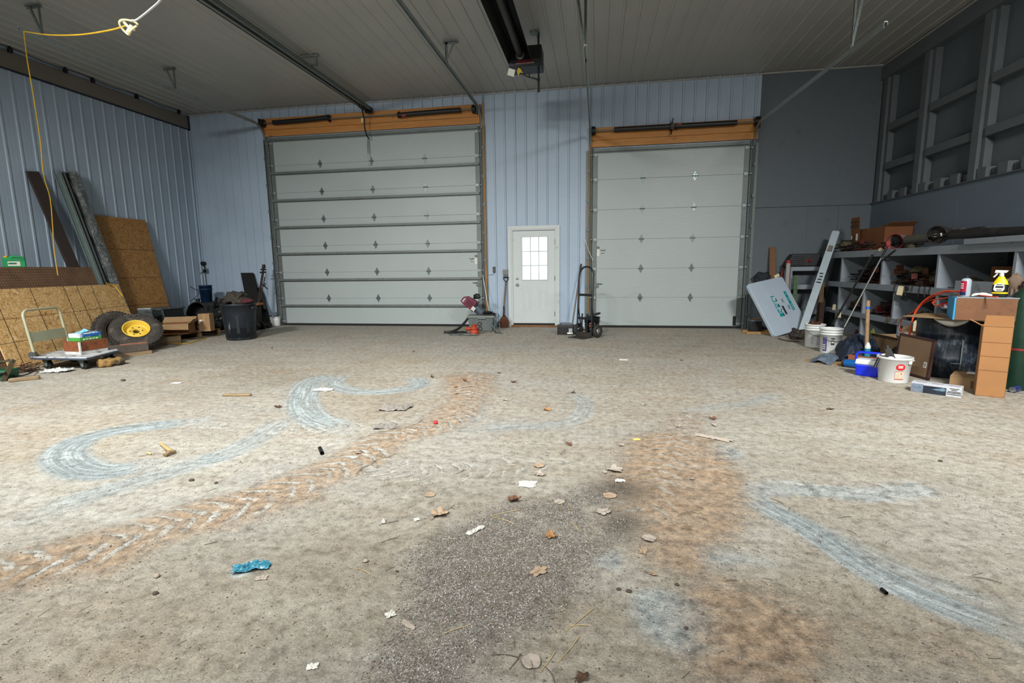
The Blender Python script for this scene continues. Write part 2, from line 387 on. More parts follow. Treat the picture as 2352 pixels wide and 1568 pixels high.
# ------------------------------------------------------------------ overhead doors
def diamond(mb, x, y, z, w=.085, h=.135):
    P = [(0,h),(w*.38,h*.5),(w*.62,.02),(w*.62,-.02),(w*.38,-h*.5),(0,-h),(-w*.38,-h*.5),(-w*.62,-.02),(-w*.62,.02),(-w*.38,h*.5)]
    P = [(a*.8,b*.72) for a,b in P]
    mb.prism(P, frame((x,y,z),(1,0,0),(0,0,1)), .008)
    mb.cyl((x-w*.6,y-.012,z),(x+w*.6,y-.012,z),.012,n=10); mb.box(x,y-.005,z+.05,.012,.014,.012); mb.box(x,y-.005,z-.05,.012,.014,.012)
def overhead(name, lab, x0, x1, ztop, n, ncol, strut, seams=None):
    t = thing(name, lab, 'overhead door', ((x0+x1)/2, DB+.03, 0)); t['kind'] = 'structure'
    L = lambda x: x-(x0+x1)/2
    yi = -.03; h = (ztop-.035)/n; Z = [.035+h*k for k in range(n+1)]
    for k in range(n):
        mb = MB(); mb.b2(L(x0+.01),L(x1-.01),yi,yi+.045,Z[k]+.002,Z[k+1]-.002); mb.b2(L(x0+.01),L(x1-.01),yi+.01,yi+.045,Z[k]-.002,Z[k+1]+.002)
        mb.build('door_section', M['doorw'], t, .003)
    for sx in (x0+.055, x1-.055):
        mb = MB(); mb.b2(L(sx-.05),L(sx+.05),yi-.006,yi,.05,ztop-.01)
        for k in range(1,n): mb.b2(L(sx-.045),L(sx+.045),yi-.016,yi-.006,Z[k]-.06,Z[k]+.06)
        mb.build('end_stile', M['galvd'], t, .002)
        for k in range(n+1):
            mb = MB(); zz = max(.1,min(ztop-.12,Z[k])); s = -1 if sx < (x0+x1)/2 else 1
            mb.cyl((L(sx)-.04*s,yi-.028,zz),(L(sx)+.085*s,yi-.028,zz),.008,n=8); mb.cyl((L(sx)+.07*s,yi-.028,zz),(L(sx)+.095*s,yi-.028,zz),.024,n=14); mb.box(L(sx)-.01*s,yi-.018,zz,.07,.03,.045)
            mb.build('roller', M['galv'], t)
    for k in range(1,n):
        for c in range(1,ncol+1):
            mb = MB(); diamond(mb, L(x0+(x1-x0)*c/(ncol+1)), yi-.004, Z[k]); mb.build('hinge', M['hinge'], t)
    zs = [ztop-.045]+([Z[k]-.185 for k in range(1,n)] if strut else [])
    for z in zs:
        mb = MB(); w = .045 if z == zs[0] else .035
        mb.b2(L(x0+.02),L(x1-.02),yi-.055,yi-.004,z+w-.004,z+w); mb.b2(L(x0+.02),L(x1-.02),yi-.058,yi-.054,z-w*.35,z+w); mb.b2(L(x0+.02),L(x1-.02),yi-.054,yi-.004,z-w*.35-.003,z-w*.35); mb.b2(L(x0+.02),L(x1-.02),yi-.008,yi-.003,z-w,z+w)
        mb.build('strut', M['galvd'], t)
    mb = MB(); mb.b2(L(x0),L(x1),yi-.01,yi+.05,.001,.05); mb.build('bottom_seal', M['rubber'], t, .004)
    return t, L, Z
tb, LB, ZB = overhead('door_1', 'large white sectional overhead door with grey steel struts', BX0, BX1, BZ, 7, 3, True)
ts, LS, ZS = overhead('door_2', 'smaller white sectional overhead door without cross struts', SX0, SX1, SZ, 6, 2, False)
def warn(t, L, x, z, side):
    mb = MB(); mb.b2(L(x)-.025,L(x)+.025,-.0365,-.034,z-.1,z+.1); mb.build('warning_label', M['paper'], t)
    mb = MB(); mb.b2(L(x)-.024,L(x)+.024,-.0385,-.036,z+.045,z+.1); mb.build('warning_pictogram', M['text'], t)
    mb = MB(); mb.b2(L(x)-.02,L(x)+.02,-.0395,-.038,z+.052,z+.056); mb.tube([(L(x)-.015,-.039,z+.062),(L(x)+.015,-.039,z+.09)],.0025,5); mb.tube([(L(x)+.015,-.039,z+.062),(L(x)-.015,-.039,z+.09)],.0025,5); mb.build('pictogram_figure', M['paper'], t)
    mb = MB(); mb.tube(bez([(L(x)+side*.05,-.03,z+.03),(L(x)+side*.08,-.06,z+.02),(L(x)+side*.13,-.06,z+.02),(L(x)+side*.15,-.03,z+.035)]),.008,6); mb.tube(bez([(L(x)+side*.06,-.03,z-.04),(L(x)+side*.1,-.05,z-.045),(L(x)+side*.13,-.03,z-.03)]),.006,6); mb.build('lift_handle', M['galv'], t)
warn(tb, LB, BX1-.135, PY(1088,596).z, -1); warn(ts, LS, SX0+.135, PY(1368,577).z, 1)
def lock(t, L, x, z, s):
    mb = MB(); mb.box(L(x),-.045,z,.10,.02,.10); mb.tube([(L(x)-.03*s,-.06,z+.03),(L(x)-.13*s,-.06,z+.03)],.009,8); mb.cyl((L(x),-.05,z),(L(x),-.08,z),.018,n=12); mb.build('slide_lock', M['galvd'], t, .002)
lock(tb, LB, BX1-.09, PY(1095,652).z, 1); lock(ts, LS, SX0+.10, PY(1366,655).z, -1)
mb = MB(); mb.box(LS(SX1-.13),-.038,.16,.06,.01,.2); mb.build('bottom_bracket', M['blackm'], ts, .003)
# opener bracket on the top section
xo = PY(849,370).x
mb = MB(); z1 = PY(849,318).z; z0 = PY(850,380).z
mb.b2(LB(xo)-.03,LB(xo)+.03,-.05,-.032,z0,z1-.02); mb.tube([(LB(xo)-.02,-.06,z0+.25),(LB(xo)-.012,-.09,z1)],.008,6); mb.tube([(LB(xo)+.02,-.06,z0+.25),(LB(xo)+.012,-.09,z1)],.008,6); mb.build('opener_bracket', M['galv'], tb, .003)

# ------------------------------------------------------------------ tracks
def sweep(mb, path, prof, flip=1):
    "extrude an open (x, n) profile along a path lying in a plane x = const; given a thin wall"
    P = [Vector(p) for p in path]; m = len(P); n = len(prof); vs = []
    for k in range(m):
        a = (P[min(k+1,m-1)]-P[max(k-1,0)]).normalized(); nn = Vector((1,0,0)).cross(a)
        for x,h in prof: vs.append(P[k] + Vector((x*flip,0,0)) + nn*h)
    fs = [(k*n+i,k*n+i+1,(k+1)*n+i+1,(k+1)*n+i) for k in range(m-1) for i in range(n-1)]
    mb._add(vs, fs)
TP = [(-.012,.026),(-.016,.03),(-.016,-.03),(.012,-.03),(.018,-.022),(.018,.0)]
def hanger(mb, x, y, z, side, wide=.26, vis=True):
    "perforated angle hanger: ceiling angle, drop angle, diagonal"
    mb.box(x+side*wide*.35,y,ZC-.03,wide,.035,.006); mb.box(x+side*wide*.35,y+.017,ZC-.045,wide,.004,.035)
    mb.box(x,y,(z+ZC-.03)/2,.004,.035,ZC-.03-z); mb.box(x+.016*side,y+.017,(z+ZC-.03)/2,.034,.004,ZC-.03-z)
    mb.beam((x,y,z+.02),(x+side*wide*.6,y,ZC-.04),.03,.004,(0,1,0)); mb.beam((x,y+.015,z+.02),(x+side*wide*.6,y+.015,ZC-.04),.004,.03,(0,1,0))
    for k in range(int((ZC-.1-z)/.05)): mb.cyl((x+.017*side,y+.012,z+.06+.05*k),(x+.017*side,y+.0235,z+.06+.05*k),.006,n=6)
def track(name, lab, x, zt, zend, yend, side, hang, hside, ztop_vert):
    t = thing(name, lab, 'track', (x, DB-.03, 0), group='overhead door tracks'); r = .38
    mb = MB(); Y = DB-.03; loc = lambda p: (p[0]-x, p[1]-Y, p[2])
    vert = [(x,Y,.01),(x,Y,zt-r-.02)]; sweep(mb, [loc(p) for p in vert], TP, side); mb.build('vertical_rail', M['galv'], t, solid=.004)
    mb = MB(); arc = [(x,Y-r+r*math.cos(a),zt-r+r*math.sin(a)) for a in np.linspace(0,PI/2,12)]; sweep(mb, [loc(p) for p in [vert[1]]+arc], TP, side); mb.build('curved_rail', M['galv'], t, solid=.004)
    mb = MB(); sweep(mb, [loc(arc[-1]), loc((x,yend,zend))], TP, side)
    mb.box(0,(yend+Y-r)/2-Y,(zend+zt)/2+.035,.03,(Y-r-yend),.006,(math.atan2(zt-zend,Y-r-yend),0,0)); mb.build('horizontal_rail', M['galv'], t, solid=.004)
    mb = MB(); mb.b2(side*.02,side*.026,-.05,.02,.01,zt-.3); mb.b2(side*.02,side*.09,.014,.02,.01,zt-.3)
    for z in np.arange(.3,zt-.4,.6): mb.box(side*.03,-.01,z,.05,.05,.06)
    mb.build('wall_angle', M['galvd'], t)
    for y in hang:
        f = (Y-r-y)/(Y-r-yend); z = zt+(zend-zt)*f
        mb = MB(); mb.T = Matrix.Translation((-x,-Y,0)); hanger(mb, x, y, z, hside); mb.build('hanger', M['galvd'], t)
    return t
track('overhead_door_track', 'galvanized track at the left edge of the large overhead door', BX0-.06, 4.62, 4.55, 6.0, -1, [8.55,6.3], -1, BH)
track('overhead_door_track', 'galvanized track at the right edge of the large overhead door', BX1+.05, 4.66, 4.66, 5.9, 1, [8.5,6.2], 1, BH)
track('overhead_door_track', 'galvanized track at the left edge of the small overhead door', SX0-.05, 4.02, 3.9, 6.45, -1, [6.9], -1, SH)
track('overhead_door_track', 'galvanized track at the right edge of the small overhead door', SX1+.06, 4.02, 3.87, 6.43, 1, [7.2], 1, SH)

# ------------------------------------------------------------------ torsion springs
def coil(mb, x0, x1, y, z, r, bend=0.0, n=70):
    pts = []; rs = []
    for k in range(n+1):
        u = k/n; pts.append((x0+(x1-x0)*u, y, z+bend*u*u)); rs.append(r*(1+.06*math.cos(k*PI)))
    mb.tube(pts, rs, 12)
def springs(name, lab, x0, x1, z, coils, yoff=-.14):
    t = thing(name, lab, 'torsion spring', ((x0+x1)/2, DB+yoff, z)); o = (x0+x1)/2
    mb = MB(); mb.cyl((x0-o,0,0),(x1-o,0,0),.013,n=10); mb.build('shaft', M['galvd'], t)
    for a,b,bend,col in coils:
        mb = MB(); coil(mb, a-o, b-o, 0, 0, .05, bend); s = mb.build('spring', M['black'], t)
        mb = MB(); e = b if abs(b-o) < abs(a-o) else a; mb.cyl((e-o-.03,0,bend*(e==b)),(e-o+.03,0,bend*(e==b)),.058,n=16); mb.box(e-o,.03,0,.02,.11,.11); mb.build('winding_cone', M['blackm'], t)
    for x,s in ((x0,1),(x1,-1)):
        mb = MB(); mb.cyl((x-o,0,0),(x-o+s*.07,0,0),.085,n=20); mb.cyl((x-o-s*.01,0,0),(x-o,0,0),.095,n=20); mb.build('cable_drum', M['blackm'], t)
        mb = MB(); mb.b2(x-o-s*.03-.003,x-o-s*.03+.003,-.06,.1,-.11,.1); mb.build('bearing_bracket', M['galvd'], t)
    return t
zb = PY(700,278).z
tsb = springs('torsion_spring', 'black torsion springs on the header of the large overhead door', BX0-.06, BX1-.04, zb-.03, [(PY(636,283).x,PY(762,275).x,.03,0),(PY(1062,250).x,PY(922,262).x,-.02,1)])
mb = MB(); xr = PY(938,267); mb.box(xr.x-(BX0+BX1-.04)/2,-.055,-.05,.1,.004,.045); mb.build('red_label', M['redp'], tsb)
tss = springs('torsion_spring', 'black torsion springs on the header of the small overhead door', SX0-.02, SX1+.09, PY(1550,294).z, [(PY(1410,298).x,PY(1538,294).x,0,0),(PY(1688,286).x,PY(1552,292).x,0,1)])
mb = MB(); xr = PY(1556,289); mb.box(xr.x-(SX0+SX1+.07)/2,-.054,.02,.1,.004,.03); mb.build('red_label', M['redp'], tss)
mb = MB(); xr = PY(1541,297).x-(SX0+SX1+.07)/2; mb.box(xr,.0,0,.05,.12,.14); mb.tube([(xr,0,-.05),(xr-.02,-.04,-.16)],.012); mb.tube([(xr,0,.05),(xr+.02,0,.16)],.01); mb.build('centre_bracket', M['blackm'], tss)

# ------------------------------------------------------------------ door opener rail
to = thing('door_opener', 'long steel opener rail running from the large door header to the ceiling', 'door opener', (-5.0, DB-.1, 4.8))
def opz(y): return 4.80-.0*(DB-y)
mb = MB(); 
for dx in (-.05,.05): mb.b2(dx-.018,dx+.018,-7.2,.02,-.03,.03); mb.b2(dx-.03,dx+.03,-7.2,.02,.03,.036)
mb.b2(-.012,.012,-7.2,.02,.03,.05); mb.build('rail', M['galvd'], to)
mb = MB(); mb.tube([(-.085,-7.2,-.05),(-.085,-.1,-.02)],.008,6); mb.tube([(-.02,-7.2,-.04),(-.02,-.1,-.02)],.006,6); mb.build('drive_chain', M['blackm'], to)
mb = MB(); mb.box(0,-.35,-.04,.09,.22,.06); mb.box(.0,-.05,-.02,.16,.08,.1); mb.cyl((-.04,-.1,-.06),(.04,-.1,-.06),.035,n=14); mb.build('trolley', M['blackm'], to, .004)
a = PY(836,272,DB-.3); b = PY(848,318,DB-.12)
mb = MB(); mb.tube([Vector(p)-Vector((-5,DB-.1,4.8)) for p in bez([(-5.03,DB-.42,4.74),a,PY(838,296,DB-.25),PY(843,312,DB-.17),b],6)],.014,8); mb.build('door_arm', M['blackm'], to)
mb = MB(); p = PY(832,276,DB-.33)-Vector((-5,DB-.1,4.8)); mb.box(p.x,p.y,p.z,.05,.004,.09,(.1,.15,0)); mb.build('hang_tag', M['tagc'], to)
mb = MB(); mb.T = Matrix.Translation((5.0,-(DB-.1),-4.8))
mb.box(-5.0,8.57,ZC-.03,.42,.04,.03)
for x in (-5.16,-4.84): mb.b2(x-.015,x+.015,8.555,8.585,4.82,ZC-.03)
mb.b2(-5.17,-4.83,8.55,8.59,4.835,4.85); mb.build('ceiling_bracket', M['galvd'], to)

# ------------------------------------------------------------------ entry door
te = thing('door_3', 'white entry door with a nine pane window', 'door', ((EX0+EX1)/2, DB, 0)); te['kind'] = 'structure'
w = (EX1-EX0)/2
mb = MB(); mb.b2(-w,-w+.05,-.017,.1,.04,EZ); mb.b2(w-.05,w,-.017,.1,.04,EZ); mb.b2(-w+.05,w-.05,-.017,.1,EZ-.045,EZ); mb.b2(-w+.05,w-.05,.046,.1,EZ-.10,EZ-.045); mb.b2(-w+.05,-w+.08,.046,.1,.05,EZ-.10); mb.b2(w-.08,w-.05,.046,.1,.05,EZ-.10)
mb.b2(-w-.055,-w+.02,-.03,-.018,.0,EZ+.055); mb.b2(w-.02,w+.055,-.03,-.018,.0,EZ+.055); mb.b2(-w+.02,w-.02,-.03,-.018,EZ-.02,EZ+.055)
mb.build('door_frame', M['entry'], te, .003)
mb = MB(); mb.b2(-w,w,-.05,.12,.0,.045); mb.build('threshold', pm('rust_stained_sill',(120,84,56),.8,0,.2,12,.3), te, .004)
sl, sr, sb, st_ = -w+.052, w-.052, .085, EZ-.055
p0 = PY(1199,545); p1 = PY(1256.5,641.5); wx0, wx1, wz1, wz0 = p0.x-te.location.x, p1.x-te.location.x, p0.z, p1.z
mb = MB()
for a in ((sl,wx0,sb,st_),(wx1,sr,sb,st_),(wx0,wx1,wz1,st_),(wx0,wx1,sb,wz0)): mb.b2(a[0],a[1],.0,.045,a[2],a[3])
def embossed(mb, x0, x1, z0, z1, y=0.0):
    for k,(d,h) in enumerate(((0,.004),(.03,.002),(.05,.006))):
        a = .012
        mb.b2(x0+d,x1-d,y-h,y,z1-d-a,z1-d); mb.b2(x0+d,x1-d,y-h,y,z0+d,z0+d+a); mb.b2(x0+d,x0+d+a,y-h,y,z0+d+a,z1-d-a); mb.b2(x1-d-a,x1-d,y-h,y,z0+d+a,z1-d-a)
pz1 = PY(1210,664).z; pz0 = PY(1210,716).z
xa0, xa1, xb0, xb1 = [PY(x,690).x-te.location.x for x in (1199,1221,1236,1258)]
embossed(mb, xa0, xa1, pz0, pz1); embossed(mb, xb0, xb1, pz0, pz1)
slab = mb.build('door_slab', M['entry'], te, .002)
mb = MB(); b = .022
mb.b2(wx0-b,wx1+b,-.012,.0,wz1,wz1+b); mb.b2(wx0-b,wx1+b,-.012,0,wz0-b,wz0); mb.b2(wx0-b,wx0,-.011,0,wz0,wz1); mb.b2(wx1,wx1+b,-.011,0,wz0,wz1)
for k in (1,2):
    x = wx0+(wx1-wx0)*k/3; mb.b2(x-.010,x+.010,.002,.026,wz0,wz1); z = wz0+(wz1-wz0)*k/3; mb.b2(wx0,wx1,.0035,.025,z-.010,z+.010)
mb.build('window_grid', M['entry'], te, .002)
gt = NT('clear_glass'); gt.out((1,1,1), .02, 0, Transmission_Weight=1.0, IOR=1.1)
mb = MB(); mb.b2(wx0,wx1,.015,.021,wz0,wz1); mb.build('window_pane', gt.m, te)
for z in (PY(1188,639).z, PY(1188,653.5).z):
    x = PY(1188.5,645).x-te.location.x; mb = MB(); Mx = Matrix.Translation((x,0,z)) @ Matrix.Rotation(PI/2,4,'X')
    deadbolt = z > 1.07
    if deadbolt: mb.lathe([(.033,.0),(.033,.008),(.026,.014),(.0,.014)],24,Mx); mb.box(x,-.02,z,.012,.016,.036)
    else: mb.lathe([(.033,0),(.033,.006),(.014,.012),(.013,.03),(.028,.038),(.031,.052),(.022,.064),(0,.066)],24,Mx)
    mb.build('deadbolt' if deadbolt else 'door_knob', M['chrome'], te)
for z in (.3,1.08,1.87):
    mb = MB(); mb.cyl((w-.05,-.022,z-.05),(w-.05,-.022,z+.05),.008,n=10); mb.build('hinge', M['chrome'], te)
mb = MB(); mb.b2(sl,sr,.005,.04,.045,.088); mb.build('door_sweep', M['rubber'], te)
p = PY(1222,594); mb = MB()
for dx,dz,ww,hh in ((-.03,.075,.012,.012),(.03,.072,.02,.01),(0,-.02,.09,.005),(0,-.032,.06,.004)): mb.box(p.x-te.location.x+dx,.0145,p.z+dz,ww,.0008,hh)
mb.build('pane_sticker', pm('faint_sticker',(200,205,205),.8,0,.02,5,0), te)
# wall control
p = PY(1135.5,619); t = thing('opener_wall_control', 'small black door opener wall control left of the shovel', 'wall control', (p.x, DB-.02, p.z))
mb = MB(); mb.box(0,0,0,.055,.03,.125); mb.build('case', M['black'], t, .004)
for z in (-.04,-.012,.02): mb = MB(); mb.cyl((0,-.014,z),(0,-.021,z),.011,n=14); mb.build('button', pm('grey_button',(120,124,126),.5), t)
tag(MB().tube([(p.x-.01,DB-.012,p.z-.06),(p.x-.012,DB-.012,p.z-.11),(p.x-.16,DB-.01,p.z-.12)],.004,6).build('bell_wire', M['galvd']), 'thin grey wire below the black wall control', 'wire')

# ------------------------------------------------------------------ radiant tube heater
HX, HY, HZ = PZ(1203,150,4.42).x, 8.35, 4.42
th = thing('radiant_tube_heater', 'black radiant tube heater with long reflector hung from the ceiling', 'heater', (HX, HY, HZ))
mb = MB(); mb.b2(-.24,.27,-.12,.22,-.0,.30); box = mb.build('burner_box', M['blackm'], th, .006)
mb = MB(); mb.b2(-.23,.26,-.128,-.118,.01,.10); mb.build('front_panel', pm('dark_grey_panel',(58,62,66),.45,.2,.1,8,0), th, .002)
mb = MB()
for k in range(7): mb.b2(-.10+.034*k,-.075+.034*k,-.1325,-.1285,.062,.088-.004*(k%3))
mb.b2(-.10,.13,-.1315,-.1285,.060,.066); mb.build('red_lettering', M['redp'], th)
mb = MB()
for k in range(11): mb.b2(-.13+.027*k,-.112+.027*k,-.1325,-.1285,.036,.050)
mb.b2(-.13,.155,-.1315,-.1285,.034,.038); mb.build('white_lettering', pm('pale_red_print',(196,150,150),.6), th)
mb = MB(); prof = [(-.19,-.02),(-.18,.0),(-.12,.14),(-.05,.2),(.05,.2),(.12,.14),(.18,.0),(.19,-.02)]
y1, y0 = -.02, -9.6; OX = -.06
vs = [Vector((x+OX,y,z+.08)) for y in (y0,y1) for x,z in prof]; n = len(prof)
mb._add(vs, [(i,i+1,i+1+n,i+n) for i in range(n-1)]); mb._add([Vector((x+OX,y1,z+.08)) for x,z in prof], [tuple(range(n))])
mb.build('reflector', pm('dark_reflector_steel',(62,64,64),.35,.8,.1,5,0), th, solid=.004)
mb = MB(); mb.tube([(OX+.0,y0,.17),(OX+.0,y1-.05,.17)],.055,16); mb.build('burner_tube', pm('heat_darkened_tube',(52,48,44),.5,.5,.2,8,.1), th)
mb = MB(); mb.cyl((OX,-.17,.17),(OX,-.09,.17),.062,n=18); mb.cyl((OX,-.14,.17),(OX,-.125,.17),.07,n=18); mb.build('tube_coupling', M['galvb'], th)
for y in (-2.0,-4.6,-7.2):
    mb = MB(); mb.tube([(OX-.12,y,.26),(OX,y,.6),(OX+.12,y,.26)],.004,6); mb.build('hanger_chain', M['galv'], th)
top = ZC-HZ
mb = MB(); mb.tube([(.2,.1,.28),(.2,.12,top-.03)],.016,8); mb.build('drop_pipe', M['blackm'], th); mb = MB(); mb.tube([(.215,-.02,.02),(.215,-.02,-.34)],.014,8); mb.cyl((.215,-.02,-.36),(.215,-.02,-.33),.02,n=10); mb.cyl((.215,-.02,-.2),(.215,-.02,-.15),.022,n=10)
mb.tube([(.21,-.02,-.175),(.05,-.04,-.13),(-.09,-.06,-.06)],.011,8); mb.cyl((.07,-.04,-.135),(.07,-.04,-.085),.01,n=8); mb.box(.075,-.05,-.085,.07,.02,.012); mb.build('gas_pipe', M['blackm'], th)
mb = MB(); mb.prism([(0,.06),(.03,.025),(.05,-.04),(.01,-.02),(-.03,-.06),(-.035,.01)], frame((-.085,-.07,-.05),(1,0,.2),(0,0,1)),.01); mb.build('yellow_tag', pm('yellow_tag_plastic',(206,178,40),.6), th)
mb = MB(); mb.box(-.21,-.08,-.06,.11,.004,.1,(.3,.35,0)); mb.build('paper_tag', M['paper'], th)
mb = MB(); mb.cyl((.13,.16,top-.025),(.13,.16,top-.0),.075,n=20); mb.box(.19,.14,top-.045,.06,.06,.05); mb.build('ceiling_canopy', M['galvd'], th, .003)

# ------------------------------------------------------------------ cord with clips along the left ceiling edge
pts = [PX(-2,101,-9.5)]
c0 = PX(10,107,-9.45); c1 = PX(411,254,-9.45); cz = ZC-.035
t = thing('string_light_cord', 'thin dark cord held by black clips along the left ceiling edge', 'cord', (-9.45, 0, cz))
A = PZ(0,102,cz); B = PZ(414,257,cz); xx = (A.x+B.x)/2
mb = MB(); seq = [(xx+9.45, A.y-3+(B.y-A.y+3)*k/40, -.015*math.sin(k*.9)) for k in range(41)]; mb.tube(seq,.006,6); mb.build('cord', M['black'], t)
for px,py in ((16,112),(144,159),(210,182),(303,220),(411,255)):
    q = PZ(px,py,cz); mb = MB(); mb.box(xx+9.45,q.y,-.03,.05,.06,.07); mb.box(xx+9.45,q.y,.01,.03,.03,.04); mb.build('clip', M['black'], t, .004)
# ------------------------------------------------------------------ left wall: sheets, channels, planks
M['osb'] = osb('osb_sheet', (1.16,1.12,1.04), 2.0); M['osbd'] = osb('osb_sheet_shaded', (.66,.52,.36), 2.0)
def slab(name, A, B, C, D, th, m, lab, cat, parts=None, group=None):
    "sheet with bottom A->B and top D->C, thickness th behind the face"
    A,B,C,D = map(Vector,(A,B,C,D)); n = (B-A).cross(D-A).normalized(); o = A.copy()
    t = thing(name, lab, cat, o, group=group); q = -n*th
    mb = MB(); mb.hexa([A-o,B-o,B-o+q,A-o+q],[D-o,C-o,C-o+q,D-o+q]); mb.build(parts or 'panel', m, t)
    return t, n, o
A,B,C,D = (-7.93,5.48,.008),(-8.42,8.0,.008),(-8.79,8.0,1.115),(-8.30,5.48,1.115)
t,n,o = slab('osb_sheet', A,B,C,D, .016, M['osb'], 'pale OSB sheet leaning low behind the platform cart', 'wood sheet')
A,B,C,D = map(Vector,(A,B,C,D))
def online(u,v): return A+(B-A)*u+(D-A)*v
mb = MB()
for px in (-20,68,145,175,209):
    best = min(range(0,401), key=lambda k: abs(((online(k/400,1)-CAMP).dot(CR)/(online(k/400,1)-CAMP).dot(CF))*FPX+CX-px)); u = best/400
    mb.beam(online(u,.0)-o+n*.001, online(min(1,u+.0),1)-o+n*.001, .008, .002, n)
for v in (.33,.62): mb.beam(online(0,v)-o+n*.001, online(1,v+.02)-o+n*.001, .004, .002, n)
mb.build('snap_line', pm('dark_layout_line',(60,46,32),.8,0,.3,20,0), t)
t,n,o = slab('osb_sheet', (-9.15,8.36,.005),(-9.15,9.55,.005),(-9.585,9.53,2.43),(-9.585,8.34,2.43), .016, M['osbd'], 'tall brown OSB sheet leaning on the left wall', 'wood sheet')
A2,B2,C2,D2 = map(Vector,((-9.15,8.36,.005),(-9.15,9.55,.005),(-9.585,9.53,2.43),(-9.585,8.34,2.43)))
mb = MB()
for v in (.27,.5,.735): mb.beam(A2+(D2-A2)*v-o+n*.001, B2+(C2-B2)*v-o+n*.001, .007, .002, n)
mb.build('snap_line', pm('dark_layout_line',(60,46,32),.8), t)
def pegmat():
    t = NT('brown_pegboard'); V = t.sep(t.tc); s = .0254*1.6
    a = t.math('SUBTRACT', t.math('FRACT', t.math('DIVIDE', V[1], s)), .5); b = t.math('SUBTRACT', t.math('FRACT', t.math('DIVIDE', V[2], s)), .5)
    d = t.math('SQRT', t.math('ADD', t.math('MULTIPLY',a,a), t.math('MULTIPLY',b,b)))
    f = t.noise(6,4); col = t.mix(t.mr(f,.3,.7), lin((92,68,50)), lin((112,84,62)))
    return t.out(t.mix(t.mr(d,.10,.16,1,0), col, lin((168,140,110))), .6, 0)
slab('pegboard_sheet', (-8.16,6.02-.9,.005),(-8.46,7.64,.005),(-8.92,7.64,1.43),(-8.62,6.02-.9,1.43), .006, pegmat(), 'brown perforated pegboard standing behind the pale OSB sheet', 'pegboard')
t = thing('plywood_bin', 'plywood bin hidden behind the pegboard, green jug on top', 'bin', (-9.28,6.3,0))
mb = MB(); mb.b2(-.27,.27,-.85,.85,0,1.405); mb.build('body', M['oldwood'], t); mb = MB(); mb.b2(-.29,.29,-.87,.87,1.405,1.43); mb.build('lid', M['oldwood'], t)
# green jug
p = PX(34,613,-9.12); t = thing('antifreeze_jug', 'green plastic jug with moulded handle on top of the plywood bin', 'jug', (-9.12,p.y,1.431), .9)
gm = pm('green_plastic',(26,150,84),.4,0,.1,12,.05)
mb = MB(); mb.T = Matrix.Diagonal((1,1,1,1)); mb.b2(-.13,.13,-.06,.06,0,.10); mb.hexa([(-.13,-.06,.10),(.13,-.06,.10),(.13,.06,.10),(-.13,.06,.10)],[(-.12,-.035,.15),(-.03,-.035,.15),(-.03,.035,.15),(-.12,.035,.15)]); mb.tube(bez([(-.05,0,.14),(.0,0,.165),(.09,0,.15),(.12,0,.09)]),.022,10); mb.build('body', gm, t, .012)
mb = MB(); mb.cyl((-.085,0,.148),(-.085,0,.178),.026,n=16); mb.build('cap', M['yellow'], t)
mb = MB(); mb.b2(-.07,.07,-.062,-.0595,.02,.09); mb.build('label', M['paper'], t); mb = MB(); mb.b2(-.065,.03,-.0635,-.0615,.045,.07); mb.build('label_print', pm('green_print',(20,110,70),.6), t)
# dark plank
slab('dark_plank', (-8.92,7.66,.0),(-8.92,7.86,.0),(-9.585,7.52,3.08),(-9.585,7.33,3.05), .04, pm('dark_brown_board',(58,48,44),.6,0,.1,4,.1), 'dark brown plank leaning on the left wall behind the pegboard', 'plank', 'board')
# bundle of steel channel partly wrapped in plastic
t = thing('steel_channel_bundle', 'bundle of long steel channels leaning on the left wall', 'channel bundle', (-9.0,8.25,0))
T0 = Vector((-9.56,7.92,3.14)); B0 = Vector((-9.02,8.25,.01)); ax = (T0-B0).normalized(); sy = Vector((0,1,0)); sy = (sy-ax*sy.dot(ax)).normalized(); sx = sy.cross(ax).normalized()
def chan(y0, y1, d0, d1, cut=0.0, th=.004):
    mb = MB(); a = B0-Vector((-9.0,8.25,0)); b = T0-Vector((-9.0,8.25,0)) - ax*cut
    for (u0,u1,v0,v1) in ((y0,y1,d0,d0+th),(y0,y0+th,d0,d1),(y1-th,y1,d0,d1)):
        mb.hexa([a+sy*u0+sx*v0,a+sy*u1+sx*v0,a+sy*u1+sx*v1,a+sy*u0+sx*v1],[b+sy*u0+sx*v0,b+sy*u1+sx*v0,b+sy*u1+sx*v1,b+sy*u0+sx*v1])
    return mb
chan(-.20,-.10,0,.02,.05).build('angle_strip', pm('pale_green_grey_steel',(128,146,144),.5,.2,.08,3,0), t)
chan(-.10,-.04,0,.06,.0).build('channel', M['galvd'], t); chan(-.035,.02,.0,.07,.02).build('channel', pm('dark_channel_steel',(62,68,70),.5,.5,.1,4,0), t); chan(.03,.09,.0,.08,.0).build('channel', M['galvd'], t); chan(.095,.17,.0,.075,.03).build('channel', pm('dark_channel_steel',(62,68,70),.5,.5,.1,4,0), t)
def wrapmat():
    t = NT('clear_plastic_wrap'); n = t.noise(22,6,.7,None,1.0); n2 = t.noise(9,4,.6,t.map((1,1,.4)))
    t.out(t.mix(t.mr(n,.5,.66),lin((128,134,134)),lin((220,226,226))), .18, 0, t.bump(n,1.0,.02)); t.put(t.b.inputs['Alpha'], t.mr(n2,.35,.65,.35,.8)); return t.m
mb = MB(); a = B0-Vector((-9.0,8.25,0)); L = (T0-B0).length
def wr(u,v):
    k = 2*PI*u; e = Vector((0,0,0)); jit = .012*noise.noise(Vector((math.cos(k)*2,math.sin(k)*2,v*14)))
    w = .125+jit if v < .97 else .125*(1-(v-.97)*14); return a+ax*(L*(v*1.01))+sy*(.12+math.cos(k)*w*.85)+sx*(.04+math.sin(k)*(.065+jit))
